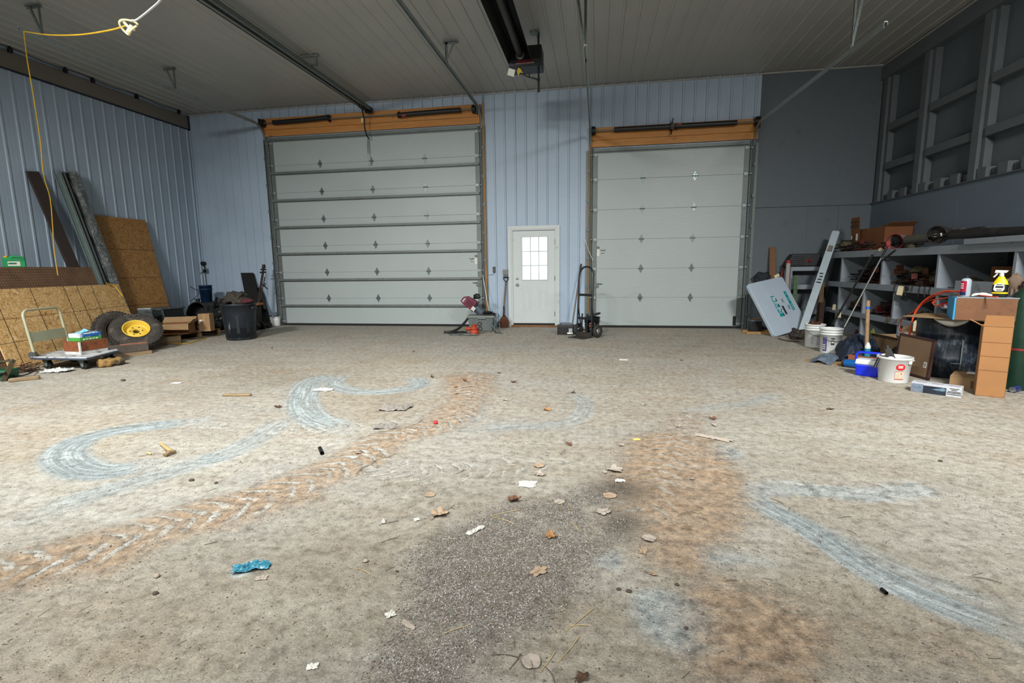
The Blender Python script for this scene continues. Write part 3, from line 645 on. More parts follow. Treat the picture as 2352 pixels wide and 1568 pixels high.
mb.grid(wr, 28, 60).build('plastic_wrap', wrapmat(), t)

# ------------------------------------------------------------------ platform cart
Cz = .17; c0 = Vector((-7.80,5.62,0)); ex = Vector((.92,.03,0)).normalized(); t = thing('platform_cart', 'platform cart with folded beige push handle in front of the pale OSB', 'cart', c0+ex*.46+Vector((-.15,.35,0)), math.atan2(ex.y,ex.x))
ang = math.atan2(.957,-.29)-math.atan2(ex.y,ex.x); ey = Vector((math.cos(ang),math.sin(ang),0)); loc0 = Vector((-.46,0,0))
loc0 = Matrix.Rotation(-math.atan2(ex.y,ex.x),3,'Z') @ (c0-t.location)
q = lambda u,v,z: loc0+Vector((u,0,0))+ey*v+Vector((0,0,z)); W_,D_ = .93,.79
sq = .12
poly = [q(sq,0,0),q(W_-sq,0,0),q(W_-.02,.02,0),q(W_,sq,0),q(W_,D_-sq,0),q(W_-sq,D_,0),q(sq,D_,0),q(0,D_-sq,0),q(0,sq,0),q(.02,.02,0)]
poly = [(p.x,p.y) for p in poly]
I4 = Matrix.Translation((0,0,Cz)); mb = MB(); mb.prism(poly, I4, .03)
mb.build('deck', pm('scuffed_white_deck',(186,188,190),.5,0,.1,9,.1,((62,64,70),.52,.62,6)), t, .008)
mb = MB(); cx = sum(p[0] for p in poly)/len(poly); cy = sum(p[1] for p in poly)/len(poly); mb.prism([(cx+(x-cx)*1.012,cy+(y-cy)*1.012) for x,y in poly], Matrix.Translation((0,0,Cz-.012)), .03); mb.build('bumper', pm('blue_grey_bumper',(62,72,86),.6,0,.15,10,.1), t, .008)
hm = pm('beige_handle_paint',(176,178,150),.45,0,.08,5,.05,((120,112,86),.62,.78,9))
b0 = q(.04,.07,Cz+.03); b1 = q(.04,D_-.05,Cz+.03); lean = Vector((-.10,0,.62)); p0 = b0+lean; p1 = b1+lean; r = .09; dv = (p1-p0).normalized(); lv = lean.normalized()
path = [b0, p0-lv*r]+[p0-lv*r*(1-math.sin(a))+dv*r*(1-math.cos(a)) for a in np.linspace(.2,PI/2,6)]+[p1-dv*r*(1-math.sin(a))-lv*r*(1-math.cos(a)) for a in np.linspace(0,PI/2-.2,6)]+[p1-lv*r, b1]
mb = MB(); mb.tube(path,.017,10); h = mb.build('push_handle', hm, t)
mb = MB(); mb.beam(b0+lean*.30,b1+lean*.30,.004,.0,(lv)) if False else None
aa,bb,cc,dd = b0+lean*.27,b1+lean*.27,b1+lean*.50,b0+lean*.50; nn = Vector((.012,0,.0)); mb.hexa([aa,bb,bb+nn,aa+nn],[dd,cc,cc+nn,dd+nn]); mb.build('handle_plate', hm, h)
for b in (b0,b1):
    mb = MB(); mb.cyl(b+Vector((-.02,0,-.0))-dv*.03,b+Vector((-.02,0,0))+dv*.03,.045,n=16); mb.box(b.x,b.y,b.z-.01,.09,.05,.04); mb.build('hinge_bracket', pm('grey_cast_bracket',(84,86,84),.6,.2,.2,20,.1), t, .004)
for u,v in ((.2,.1),(.78,.1),(.16,.62),(.8,.62)):
    w = q(u,v,0); cas = MB(); cas.hexa([(w.x-.05,w.y-.05,.135),(w.x+.05,w.y-.05,.135),(w.x+.05,w.y+.05,.135),(w.x-.05,w.y+.05,.135)],[(w.x-.05,w.y-.05,.142),(w.x+.05,w.y-.05,.142),(w.x+.05,w.y+.05,.142),(w.x-.05,w.y+.05,.142)])
    for s in (-.03,.03): cas.prism([(-.045,.138),(.045,.138),(.035,.04),(.01,.03)], frame((w.x,w.y+s,0),(1,0,0),(0,0,1)), .005)
    c = cas.build('caster', M['galvd'], t); mb = MB(); mb.cyl((w.x+.02,w.y-.02,.0565),(w.x+.02,w.y+.02,.0565),.056,n=24); mb.build('wheel', M['rubber'], c, .006)
DT = Cz+.016
def oncart(u,v): return t.matrix_world @ q(u,v,0) if False else t.location+Matrix.Rotation(math.atan2(ex.y,ex.x),3,'Z') @ q(u,v,0)
# rusty metal tray box on the cart
bc = oncart(.62,.40); tb_ = thing('metal_tray_box', 'rusty brown box with white corner strips on the platform cart', 'box', (bc.x,bc.y,DT), PI/2-.04)
rb = pm('rusty_brown_panel',(132,74,40),.75,0,.2,9,.3,((84,50,32),.5,.68,11))
mb = MB(); mb.b2(-.20,.20,-.145,.145,.045,.18); mb.build('body', rb, tb_, .004)
wm = pm('dirty_white_strip',(200,200,196),.6,0,.08,15,.1,((130,110,90),.6,.75,20))
mb = MB(); mb.b2(-.195,.195,-.14,.14,0,.045); mb.build('base_tray', wm, tb_, .004)
for sx,sy in ((-1,-1),(1,1)): mb = MB(); mb.box(sx*.20,sy*.145,.09,.024,.024,.18); mb.build('corner_strip', wm, tb_, .004)
# wipes box on the tray box
tw_ = thing('wipes_box', 'blue white and green wipes box with wipes sticking out, on the rusty box', 'box', (bc.x+.0,bc.y+.0,DT+.182), PI/2-.04)
bl = pm('blue_print_card',(28,98,176),.5,0,.1,6,0); mb = MB(); mb.b2(-.15,.15,-.10,.10,.05,.11); mb.build('upper_carton', pm('white_blue_card',(206,218,228),.5,0,.05,6,0,((40,110,186),.5,.54,7)), tw_, .003)
mb = MB(); mb.b2(-.15,.15,-.10,.10,0,.05); mb.build('green_band', pm('green_print_card',(72,160,70),.5,0,.12,8,0), tw_, .003)
mb = MB(); mb.b2(-.10,.10,-.103,-.099,.06,.095); mb.build('logo_panel', bl, tw_, .002)
mb = MB()
for k in range(5): mb.b2(-.11+.045*k,-.08+.045*k,-.1025,-.0995,.012+.004*(k%2),.032); 
mb.build('white_lettering', M['paper'], tw_)
def wipe(u,v): x=(u-.5)*.18; y=(v-.5)*.12; return Vector((x,y,.112+.045*math.exp(-((x/.06)**2+(y/.05)**2))+.02*noise.noise(Vector((x*22,y*22,3)))))
mb = MB(); mb.grid(wipe,16,14).build('wipe', pm('light_blue_wipe',(120,190,226),.8,0,.12,14,.3), tw_, solid=.003)

# ------------------------------------------------------------------ wheels
def tyre(name, lab, c, nrm, R, w, rimr, rimmat, group):
    z = Vector(nrm).normalized(); x = Vector((0,0,1)).cross(z).normalized(); y = z.cross(x)
    Mx = Matrix((x,y,z)).transposed().to_4x4(); zc = R*math.sqrt(1-z.z**2)+w*.42*abs(z.z)
    t = thing(name, lab, 'wheel', (c[0],c[1],zc), group=group); t.rotation_euler = Mx.to_euler()
    pr = [(rimr,-w*.36),(rimr*1.12,-w*.47),(R*.82,-w*.5),(R*.95,-w*.43),(R,-w*.30),(R*1.01,0),(R,w*.30),(R*.95,w*.43),(R*.82,w*.5),(rimr*1.12,w*.47),(rimr,w*.36)]
    mb = MB(); mb.open_lathe(pr, 56)
    for k in range(44):
        for s in (-1,1):
            a = 2*PI*k/44+(.07 if s>0 else 0); mb.T = Matrix.Rotation(a,4,'Z') @ Matrix.Translation((R*.99,0,s*w*.22)) @ Matrix.Rotation(s*.5,4,'X'); mb.box(0,0,0,.022,.022,w*.40)
    mb.T = Matrix(); mb.build('tyre', pm('dusty_tyre_rubber',(58,54,50),.85,0,.3,16,.5,((110,98,84),.55,.75,8)), t, smooth=False)
    mb = MB(); mb.open_lathe([(rimr*1.0,w*.40),(rimr*1.05,w*.5),(rimr*1.0,w*.52),(rimr*.95,w*.46),(rimr*.9,w*.1),(rimr*.82,w*.02),(rimr*.78,w*.05),(rimr*.62,w*.20),(rimr*.40,w*.17),(rimr*.28,w*.17),(rimr*.26,w*.12),(rimr*.26,-.06)], 40)
    rim = mb.build('rim', rimmat, t, solid=.004)
    mb = MB(); mb.cyl((0,0,-w*.2),(0,0,-.02),rimr*.9,n=32); mb.build('rim_back', M['darkrust'], t)
    for k in range(6):
        a = 2*PI*k/6; mb = MB(); mb.cyl((rimr*.46*math.cos(a),rimr*.46*math.sin(a),w*.16),(rimr*.46*math.cos(a),rimr*.46*math.sin(a),w*.205),.012,n=6); mb.build('lug_hole', M['darkrust'], rim)
    return t
yel = pm('yellow_rim_paint',(220,186,70),.45,0,.08,8,.1,((120,70,36),.64,.76,16))
tf = tyre('farm_wheel', 'farm tyre with a yellow rim leaning beside the platform cart', (-7.72,7.24), (.52,-.42,.74), .37, .21, .185, yel, 'loose farm wheels')
mb = MB(); mb.cyl((.16,-.07,.06),(.16,-.07,.075),.014,n=12); mb.build('valve_hole', M['darkrust'], tf)
mb = MB(); mb.tube(bez([(-.1,.30,.118),(-.06,.27,.121),(-.03,.31,.121),(.01,.27,.121),(.05,.31,.121),(.09,.29,.119)],6),.004,5); mb.build('chalk_scrawl', M['galvd'], tf)
tyre('farm_wheel', 'second tyre standing behind the yellow rimmed wheel', (-8.145,7.25), (.95,-.28,.14), .33, .15, .18, M['darkrust'], 'loose farm wheels')
# timber, bricks, firewood, sticks
def log(name, lab, cat, p0, p1, w, h, m, z=0.0, seed=1, rough=.12):
    p0, p1 = Vector((p0[0],p0[1],z)), Vector((p1[0],p1[1],z)); o = (p0+p1)/2; L = (p1-p0).length; a = math.atan2(p1.y-p0.y,p1.x-p0.x)
    mb = MB(); n = 14
    def f(u,v):
        k = 2*PI*v; c,s = math.cos(k),math.sin(k); e = (abs(c)**4+abs(s)**4)**-.25; j = 1+rough*noise.noise(Vector((u*5+seed,c*2,s*2)))
        taper = min(1,.72+8*min(u,1-u)*(1+.0*seed))
        return Vector(((u-.5)*L, c*e*w/2*j*taper, h/2+s*e*h/2*j*taper))
    mb.grid(lambda u,v: f(u,v), n, 20)
    mb._add([f(0,v/20) for v in range(20)],[tuple(range(20))]); mb._add([f(1,v/20) for v in range(20)],[tuple(reversed(range(20)))])
    bmesh.ops.remove_doubles(mb.bm, verts=mb.bm.verts, dist=1e-4)
    o_ = mb.build(name, m, loc=(o.x,o.y,z), rot=(0,0,a)); return tag(o_, lab, cat)
p, q2 = PZ(236,823), PZ(334,812)
t = thing('timber_block', 'old timber block with a rusty plate on top, under the yellow rimmed wheel', 'timber', ((p.x+q2.x)/2,(p.y+q2.y)/2+.06,.05), math.atan2(q2.y-p.y,q2.x-p.x))
Lh = (q2-p).length/2; mb = MB(); mb.b2(-Lh,Lh,-.07,.07,0,.13); mb.build('beam', pm('dark_grey_timber',(84,76,68),.85,0,.2,10,.4), t, .01)
mb = MB(); mb.b2(-Lh*.3,Lh*.95,-.06,.06,.13,.136); mb.build('rusty_plate', pm('flaking_rust_plate',(166,104,78),.8,0,.25,12,.3,((196,170,150),.58,.7,10)), t)
tag(MB().b2(-Lh*1.1,Lh*1.15,-.08,.08,0,.049).build('timber_plank', M['oldwood'], loc=((p.x+q2.x)/2,(p.y+q2.y)/2+.05,0), rot=(0,0,math.atan2(q2.y-p.y,q2.x-p.x)), bevel=.004), 'flat plank on the floor under the timber block', 'plank')
log('firewood_piece', 'split firewood piece with torn yellow top in front of the cart', 'firewood', PZ(228,845), PZ(283,836), .15, .11, pm('split_firewood',(150,118,66),.85,0,.3,14,.5,((70,64,54),.48,.6,8)), seed=4, rough=.4)
log('bark_stick', 'short bark covered stick on the floor, far left', 'stick', PZ(20,878), PZ(93,870), .05, .05, M['oldwood'], seed=9, rough=.3)
tag(MB().grid(lambda u,v: Vector(((u-.5)*.34,(v-.5)*.16,.025+.05*noise.noise(Vector((u*4,v*4,1)))+.02*noise.noise(Vector((u*12,v*12,2))))),18,10).build('plastic_scrap', pm('white_plastic_film',(196,198,196),.35,0,.06,20,.2), loc=PZ(133,854), rot=(0,0,.3), solid=.003), 'crumpled white plastic film on the floor in front of the cart', 'plastic film')
# tangled wire and twigs at the OSB foot, green machine at the frame edge
for k,(a,b,c_) in enumerate((((30,858),(62,853),(90,842)),((22,864),(60,860),(86,848)))):
    pts = [PZ(*a,.012+.012*k),PZ(*b,.03+.012*k),PZ(*c_,.02+.012*k)]; tag(MB().tube(bez(pts,8),.008,6).build('cable_scrap', M['rubber']), ('upper','lower')[k]+' of two black cables lying at the foot of the pale OSB', 'cable')
t = thing('twig_pile', 'small pile of rusty twigs against the foot of the pale OSB', 'twigs', PZ(66,853))
for k in range(26):
    mb = MB(); a = rnd.uniform(0,PI); l = rnd.uniform(.05,.16); z = rnd.uniform(.01,.09); c_ = Vector((rnd.uniform(-.12,.12),rnd.uniform(-.08,.08),z)); d = Vector((math.cos(a)*l,math.sin(a)*l,rnd.uniform(-.008,.05)*(z>.05))); mb.tube([c_-d,c_+d*.2+Vector((0,0,.01)),c_+d],.005,5); mb.build('twig', M['rust'] if k%3 else M['darkrust'], t)
t = thing('green_mower_housing', 'green machine housing with dark frame cut off by the left edge', 'machine', PZ(-12,872,0), .5)
gm2 = pm('dark_green_paint',(18,104,70),.5,.1,.2,9,.1,((30,44,40),.52,.68,8))
mb = MB(); mb.hexa([(-.28,-.16,.03),(.17,-.16,.0),(.17,.16,.0),(-.28,.16,.03)],[(-.28,-.14,.16),(.20,-.14,.12),(.20,.14,.12),(-.28,.14,.16)]); mb.build('housing', gm2, t, .01)
fm = pm('olive_brown_frame',(70,62,40),.7,.1,.2,12,.2)
mb = MB(); mb.beam((.17,-.18,.0),(.27,-.10,.26),.02,.05); mb.beam((-.28,-.17,.23),(.27,-.10,.25),.05,.02); mb.build('frame_bar', fm, t, .003)
mb = MB(); mb.beam((-.28,-.18,.07),(.21,-.175,.11),.04,.02); mb.beam((-.1,.0,.16),(.17,.02,.24),.03,.03); mb.build('dark_strap', M['blackm'], t, .003)
mb = MB(); mb.cyl((-.1,-.02,.16),(-.1,-.02,.22),.06,n=18); mb.build('pulley', M['blackm'], t)

# ------------------------------------------------------------------ corner cluster
# open cardboard box
t = thing('open_cardboard_box', 'open cardboard box with flaps up, next to the yellow rimmed wheel', 'cardboard box', (-8.02,8.36,.145), .42)
mb = MB()
for a in ((-.28,.28,-.18,-.175),( -.28,.28,.175,.18)): mb.b2(a[0],a[1],a[2],a[3],0,.2)
mb.b2(-.28,-.275,-.18,.18,0,.2); mb.b2(.275,.28,-.18,.18,0,.2); mb.b2(-.28,.28,-.18,.18,0,.005); mb.build('carton', M['cardd'], t)
def flap(t, a, b, c_, d, m): mb = MB(); a,b,c_,d = map(Vector,(a,b,c_,d)); n = (b-a).cross(d-a).normalized()*.004; mb.hexa([a,b,b+n,a+n],[d,c_,c_+n,d+n]); return mb.build('flap', m, t)
flap(t,(-.28,-.18,.2),(.28,-.18,.2),(.33,-.34,.10),(-.18,-.36,.12),M['cardl']); flap(t,(-.28,.18,.2),(.28,.18,.2),(.30,.26,.30),(-.26,.26,.30),M['cardl']); flap(t,(-.28,-.18,.2),(-.28,.18,.2),(-.40,.16,.02),(-.40,-.2,.0),M['cardl']); flap(t,(.28,-.18,.2),(.28,.18,.2),(.36,.16,.28),(.36,-.14,.28),M['cardl'])
# pallet
def pallet(name, lab, c, rz, w=1.0, d=.9):
    t = thing(name, lab, 'pallet', (c[0],c[1],0), rz)
    for k in range(6): mb = MB(); mb.b2(-w/2,w/2,-d/2+k*(d-.1)/5,-d/2+.1+k*(d-.1)/5,.115,.135); mb.build('deck_board', M['oldwood'], t, .002)
    for x in (-w/2+.02,0,w/2-.02): mb = MB(); mb.b2(x-.02,x+.02,-d/2,d/2,.022,.115); mb.build('stringer', M['oldwood'], t, .002)
    for y in (-d/2+.05,d/2-.05): mb = MB(); mb.b2(-w/2,w/2,y-.05,y+.05,.002,.022); mb.build('bottom_board', M['oldwood'], t, .002)
    return t
pallet('wood_pallet', 'weathered pallet under the dark pile in the left corner', (-8.20,8.85), 1.50, 1.0, .60)
p = PZ(457,770,.02); mb = MB(); mb.hexa([(-.03,-.03,0),(.03,-.03,0),(.03,.03,0),(-.03,.03,0)],[(-.04,-.02,.1),(.02,-.02,.1),(.02,.02,.1),(-.04,.02,.1)]); tag(mb.build('yellow_wedge', M['yellow'], loc=(p.x+.08,p.y-.06,0)), 'small yellow wedge at the front of the weathered pallet', 'wedge')
p = PY(467,759,8.78); t = thing('taped_carton', 'small taped brown carton standing on the pallet', 'cardboard box', (p.x+.02,8.86,.136), .25)
mb = MB(); mb.b2(-.11,.11,-.09,.09,0,.35); mb.build('carton', cardboard('tan_carton',(158,124,88)), t, .004)
mb = MB(); mb.b2(-.085,-.02,-.0925,-.0895,.2,.235); mb.build('shipping_label', M['paper'], t); mb = MB(); mb.b2(-.01,.02,-.0915,-.0895,0,.352); mb.build('tape', pm('brown_tape',(170,140,104),.35), t)
for k,(px,py,y,rx,rz_,h,lab) in enumerate(((430,722,9.0,.13,.25,.15,'black bin bag slumped at the back of the pallet'),(494,735,9.28,.17,.17,.22,'shiny black bin bag beside the dark grey trash can'))):
    p = PY(px,py,y); z0 = .137; mb = MB(); mb.blob((0,0,h*.9),(rx,.22,h),seed=k+3,amp=.55,sub=4,freq=2.4,flat=0.0)
    tag(mb.build('trash_bag', pm('glossy_black_film',(26,28,30),.28,0,.3,24,.6), loc=(p.x,y,z0), smooth=False), lab, 'trash bag')
# dark sheet-metal cabinet lying behind, grey fender
t = thing('tool_chest', 'low dark metal chest with grey lid behind the open cardboard box', 'chest', (-8.85,9.0,0), .02)
mb = MB(); mb.b2(-.20,.20,-.28,.28,0,.56); mb.build('body', pm('dark_green_grey_metal',(40,46,46),.5,.2,.2,8,.1), t, .015)
mb = MB(); mb.b2(-.215,.215,-.30,.30,.56,.60); mb.build('lid', pm('worn_grey_lid',(92,98,100),.5,.2,.15,10,.1,((40,44,46),.5,.62,12)), t, .008)
mb = MB(); mb.b2(.198,.212,-.27,.27,.02,.05); mb.beam((.205,-.27,.56),(.205,-.18,.02),.02,.014); mb.build('edge_strip', M['galvd'], t, .003)
def fend(u,v): a = -.3+1.5*v; return Vector(((u-.5)*.26, .30-.34*math.cos(a), .06+.60*math.sin(max(0,a))*.9+.05))
tag(MB().grid(lambda u,v: Vector(((u-.5)*.24, -.16*math.cos(v*2.2), .64*(1-v)+.03*math.sin(v*6))),10,18).build('metal_fender', pm('grey_sheet_fender',(116,124,126),.4,.5,.1,5,0,((60,62,62),.56,.7,6)), loc=(-8.74,8.47,.0), rot=(0,0,.6), solid=.006), 'curved grey sheet metal fender between the tall OSB and the dark chest', 'fender')
# machine shroud, beam and junk behind
t = thing('engine_shroud', 'dark machine shroud with open side on top of the corner pile', 'machine part', (-8.72,9.80,.362), .3)
def shr(u,v): a = PI*v; return Vector((-.22*math.cos(a), (u-.5)*.34, .30*math.sin(a)*(1-.2*u)))
mb = MB(); mb.grid(shr,8,16).build('hood', pm('dusty_dark_hood',(44,42,40),.6,.2,.25,12,.2,((84,72,60),.56,.72,9)), t, solid=.012)
mb = MB(); mb.b2(-.22,.22,.15,.17,.0,.26); mb.b2(-.24,.24,-.19,.19,-.02,0); mb.cyl((-.03,0,.29),(-.03,0,.35),.04,n=12); mb.cyl((-.03,0,.35),(-.03,0,.365),.06,n=12); mb.build('frame', M['blackm'], t, .004)
tag(MB().b2(-.4,.4,-.2,.2,0,.36).build('wooden_crate', M['darkrust'], loc=(-8.72,9.80,.0), rot=(0,0,.3), bevel=.01), 'dark crate carrying the machine shroud', 'crate')
tag(MB().b2(-.45,.45,-.22,.22,0,.62).build('wooden_crate', M['grime'], loc=(-8.75,10.42,.0), rot=(0,0,.05), bevel=.01), 'dark crate under the blue bucket in the corner', 'crate')
p = PY(475,690,10.42); t = thing('blue_bucket', 'tall dark blue bucket in the left corner', 'bucket', (p.x,10.42,.621))
mb = MB(); mb.open_lathe([(0.0,0),(.115,0),(.135,.36),(.142,.36),(.142,.385),(.13,.385),(.112,.01)],32); mb.build('body', pm('dark_blue_plastic',(22,52,84),.5,0,.1,6,.05), t); mb = MB(); mb.open_lathe([(.137,.28),(.146,.285),(.146,.30),(.138,.305)],32); mb.build('ring', pm('dark_blue_plastic',(22,52,84),.5), t)
p = PY(495,693,9.9); tag(MB().tube([(-.06,0,-.12),(.05,0,.10)],.028,12).tube([(-.14,0,-.3),(-.06,0,-.12)],.02,10).build('machine_handle', M['black'], loc=(p.x,9.9,p.z)), 'black rubber handle sticking up right of the blue bucket', 'handle')
tag(MB().beam((-.35,0,0),(.3,.05,.13),.05,.06).build('iron_bar', M['darkrust'], loc=(-8.36,10.40,.652)), 'rusty iron bar lying across the corner pile', 'iron bar')
tag(MB().blob((0,0,.16),(.24,.24,.3),seed=21,amp=.5,sub=4,freq=2.2,flat=0).build('scrap_heap', M['grime'], loc=(-7.66,9.80,0)), 'heap of greasy scrap between the pallet and the trash can', 'scrap')
# corner outlet with plug and cord
p = PY(475,622,DB); t = thing('outlet_box', 'grey outlet box with plug on the back wall near the left corner', 'outlet', (p.x,DB-.03,p.z))
mb = MB(); mb.box(0,0,0,.115,.05,.115); mb.build('box', M['galvd'], t, .006); mb = MB(); mb.box(0,-.027,0,.08,.004,.08); mb.cyl((-.01,-.03,.0),(-.01,-.06,.0),.022,n=12); mb.build('receptacle', M['black'], t)
q3 = PY(472,604,DB); mb = MB(); mb.cyl((q3.x-p.x,.0,q3.z-p.z-.01),(q3.x-p.x,-.08,q3.z-p.z-.01),.05,n=18); mb.cyl((q3.x-p.x,-.02,q3.z-p.z-.05),(q3.x-p.x+.01,-.01,.05),.016,n=8); mb.build('twist_plug', M['blackm'], t, .004)
mb = MB(); mb.cyl((-.03,.01,-.06),(-.03,.01,-p.z+.95),.012,n=8); mb.build('conduit', M['galvd'], t)
e = PY(437,692,9.8); tag(MB().tube(bez([(p.x-.06,DB-.06,p.z-.01),(p.x-.2,DB-.35,p.z-.33),(e.x+.12,9.95,e.z+.2),(e.x,9.8,e.z)],8),.007,6).build('power_cord', M['black']), 'thin dark cord running down from the corner outlet', 'cord')
# yellow cord on the floor by the box
tag(MB().tube(bez([(*PZ(388,786,.0).xy,.012),(*PZ(400,790).xy,.012),(*PZ(428,790).xy,.012),(*PZ(458,782).xy,.012),(*PZ(474,777).xy,.012)],8),.009,6).build('yellow_extension_lead', M['yellow']), 'yellow cord looped on the floor before the weathered pallet', 'cord')
p = PZ(366,792); q4 = PZ(414,778)
tag(MB().b2(-.2,.2,-.09,.09,0,.13).build('wood_offcut', M['oldwood'], loc=(p.x+.06,p.y+.12,0), rot=(0,0,1.2), bevel=.008), 'wooden offcut block right of the yellow rimmed wheel', 'wood block')
log('wood_offcut', 'round ended timber on the floor before the open cardboard box', 'timber', (-7.93,8.10), (-7.88,8.28), .12, .12, M['oldwood'], seed=12)

# ------------------------------------------------------------------ trash can and tall things beside it
t = thing('trash_can', 'dark blue grey trash can heaped with rags', 'trash can', (-6.90,8.72,0))
cm = pm('dark_slate_plastic',(30,36,44),.5,0,.12,6,.05,((74,80,86),.7,.82,6))
mb = MB(); n = 64; prof = [(.245,.0),(.262,.015),(.29,.48),(.298,.50),(.300,.66),(.318,.665),(.325,.70),(.312,.705),(.29,.69),(.27,.06),(.0,.05)]
mb.open_lathe(prof,n); mb.build('body', cm, t)
for k in range(10):
    a = 2*PI*k/10+.2; mb = MB(); mb.beam((.258*math.cos(a),.258*math.sin(a),.02),(.288*math.cos(a),.288*math.sin(a),.47),.05,.012,(math.cos(a),math.sin(a),0)); mb.build('rib', cm, t, .003)
for s in (-1,1): mb = MB(); mb.box(s*.335,0,.62,.06,.14,.05); mb.build('handle', cm, t, .01)
mb = MB(); mb.b2(-.03,.0,-.283,-.278,.22,.36); mb.build('scuff_mark', M['galvd'], t)
tag(MB().blob((-.02,0,.06),(.2,.17,.15),seed=31,amp=.5,sub=4,freq=2.2).blob((.12,.0,.02),(.16,.14,.09),seed=33,amp=.4,sub=3).build('oily_rags', pm('oily_dark_rag',(52,48,42),.85,0,.3,14,.5,((86,78,64),.56,.72,9)), loc=(-6.93,8.72,.72)), 'oily brown rags heaped in the trash can', 'rags')
tag(MB().blob((0,0,0),(.13,.1,.05),seed=35,amp=.4,sub=3).build('red_rag', pm('dark_red_cloth',(74,30,34),.85,0,.2,14,.4), loc=(-6.66,8.66,.755)), 'dark red rag over the right rim of the trash can', 'rags')
A_,B_ = PY(548,627,10.9), PY(575,626,10.9)
slab('black_foam_panel', (-8.10,10.58,0),(-7.72,10.58,0),(-8.23,10.98,1.28),(-8.55,10.98,1.28), .05, pm('black_foam',(16,16,17),.85,0,.2,10,.2), 'tall black panel leaning on the back wall behind the trash can', 'panel')
slab('dark_green_board', (-7.95,10.72,0),(-7.66,10.72,0),(-8.05,11.0,.92),(-8.28,11.0,.92), .02, pm('dark_green_board_paint',(24,34,32),.6), 'dark green board right behind the black foam panel', 'board')
# engine hoist style pole jack
t = thing('pole_jack', 'rusty pole jack on small wheels beside the trash can', 'jack', (-7.70,10.30,0))
def rel(v): return Vector(v)-t.location
top_ = rel(PY(606,612,10.62)); bot = Vector((-.08,0,.10))
mb = MB(); mb.tube([bot,top_],.026,10); mb.build('mast', M['darkrust'], t)
mb = MB(); mb.tube([bot+Vector((.10,.05,.4)),bot+(top_-bot)*.82+Vector((.05,.03,0))],.012,8); mb.build('brace_rod', M['blackm'], t)
mb = MB(); 
for f,wd in ((.90,.14),(.95,.12),(.99,.07)): c_ = bot+(top_-bot)*f; mb.box(c_.x,c_.y,c_.z,wd,.05,.035)
mb.cyl(top_-Vector((0,0,.02)),top_+Vector((.0,0,.05)),.035,n=10); mb.build('head_fitting', M['blackm'], t, .004)
c_ = bot+(top_-bot)*.70; mb = MB(); mb.tube([c_,c_+Vector((.10,-.02,-.05)),c_+Vector((.12,-.02,.02))],.014,6); mb.tube([c_+Vector((.06,-.02,-.03)),c_+Vector((.18,-.03,-.12))],.012,6); mb.build('crank_handle', M['blackm'], t)
mb = MB(); mb.b2(-.22,.2,-.12,.14,.06,.12); mb.b2(-.18,.05,-.08,.1,.12,.5); mb.build('base_frame', M['grime'], t, .008)
mb = MB(); mb.b2(-.22,.12,-.1,.1,.55,.60); mb.build('orange_platform', pm('orange_brown_timber',(150,92,40),.7,0,.2,10,.2), t, .004)
for x,y,r in ((-.10,-.20,.10),(.14,-.06,.085),(.16,.16,.07)): mb = MB(); mb.cyl((x,y-.03,r),(x,y+.03,r),r,n=24); w_ = mb.build('wheel', M['rubber'], t, .01); mb = MB(); mb.cyl((x,y-.036,r),(x,y+.036,r),r*.5,n=18); mb.build('hub', M['galvd'], w_)
# two white jugs
for k,px in enumerate((622.5,637.5)):
    p = PZ(px,747.5); t = thing('white_gallon_jug', ('left','right')[k]+' of two white jugs at the left foot of the large overhead door', 'jug', (p.x,10.93,0), .2+.5*k, group='white jugs by the large overhead door')
    mb = MB(); mb.open_lathe([(0,0),(.07,0),(.076,.01),(.076,.15),(.070,.175),(.045,.20),(.028,.215),(.028,.225),(0,.225)],28); mb.build('body', M['white'], t)
    mb = MB(); mb.cyl((0,0,.222),(0,0,.245),.030,n=18); mb.build('cap', pm('dark_navy_cap',(40,44,60),.5), t)
    mb = MB(); mb.tube(bez([(.025,0,.2),(.06,0,.215),(.075,0,.17),(.068,0,.12)]),.010,8); mb.build('handle', pm('grey_white_plastic',(176,176,170),.5), t)

# ------------------------------------------------------------------ yellow cord hung under the ceiling at the left
def hang(px,py,y): return PY(px,py,y)
E0 = Vector((-7.70,6.05,4.6))
pts = [PY(55,72,5.92), hang(110,80,5.4), hang(180,80,4.9), hang(250,70,4.4), hang(293,58,4.1)]
t = thing('hanging_power_lead', 'yellow extension cord knotted under the ceiling and hanging down the left wall', 'cord', pts[0])
R_ = lambda L: [Vector(v)-t.location for v in L]
mb = MB(); mb.tube(R_(bez(pts,8)),.008,8); mb.build('swag', M['yellow'], t)
k0 = hang(296,62,4.08); mb = MB(); mb.tube([k0-t.location+Vector((.075*math.cos(a),.03*math.sin(2*a),.055*math.sin(a))) for a in np.linspace(0,2*PI,26)],.009,8); mb.tube(R_([k0+Vector((-.05,0,.05)),k0+Vector((.02,-.03,-.01)),k0+Vector((.06,0,-.03))]),.012,8); mb.tube(R_([k0+Vector((.0,-.02,-.05)),k0+Vector((.05,-.02,.0))]),.014,8); mb.build('knot', pm('glare_pale_cord_jacket',(226,214,170),.5), t)  # lamp glare on the yellow cord is put into the pale knot colour
mb = MB(); mb.tube(R_(bez([k0+Vector((.04,0,.05)),hang(315,45,4.0),hang(345,22,3.8),hang(372,-4,3.6),hang(400,-60,3.2)],6)),.008,8); mb.build('glare_white_lead', M['white'], t)  # white stands in for glare on the yellow cord close to the lamp
dn = [PZ(55,78,4.58), hang(62,140,6.3), hang(75,210,6.5), hang(92,320,6.65), hang(113,440,6.8), hang(121,520,6.85), hang(124,570,6.85), hang(133,640,6.75)]
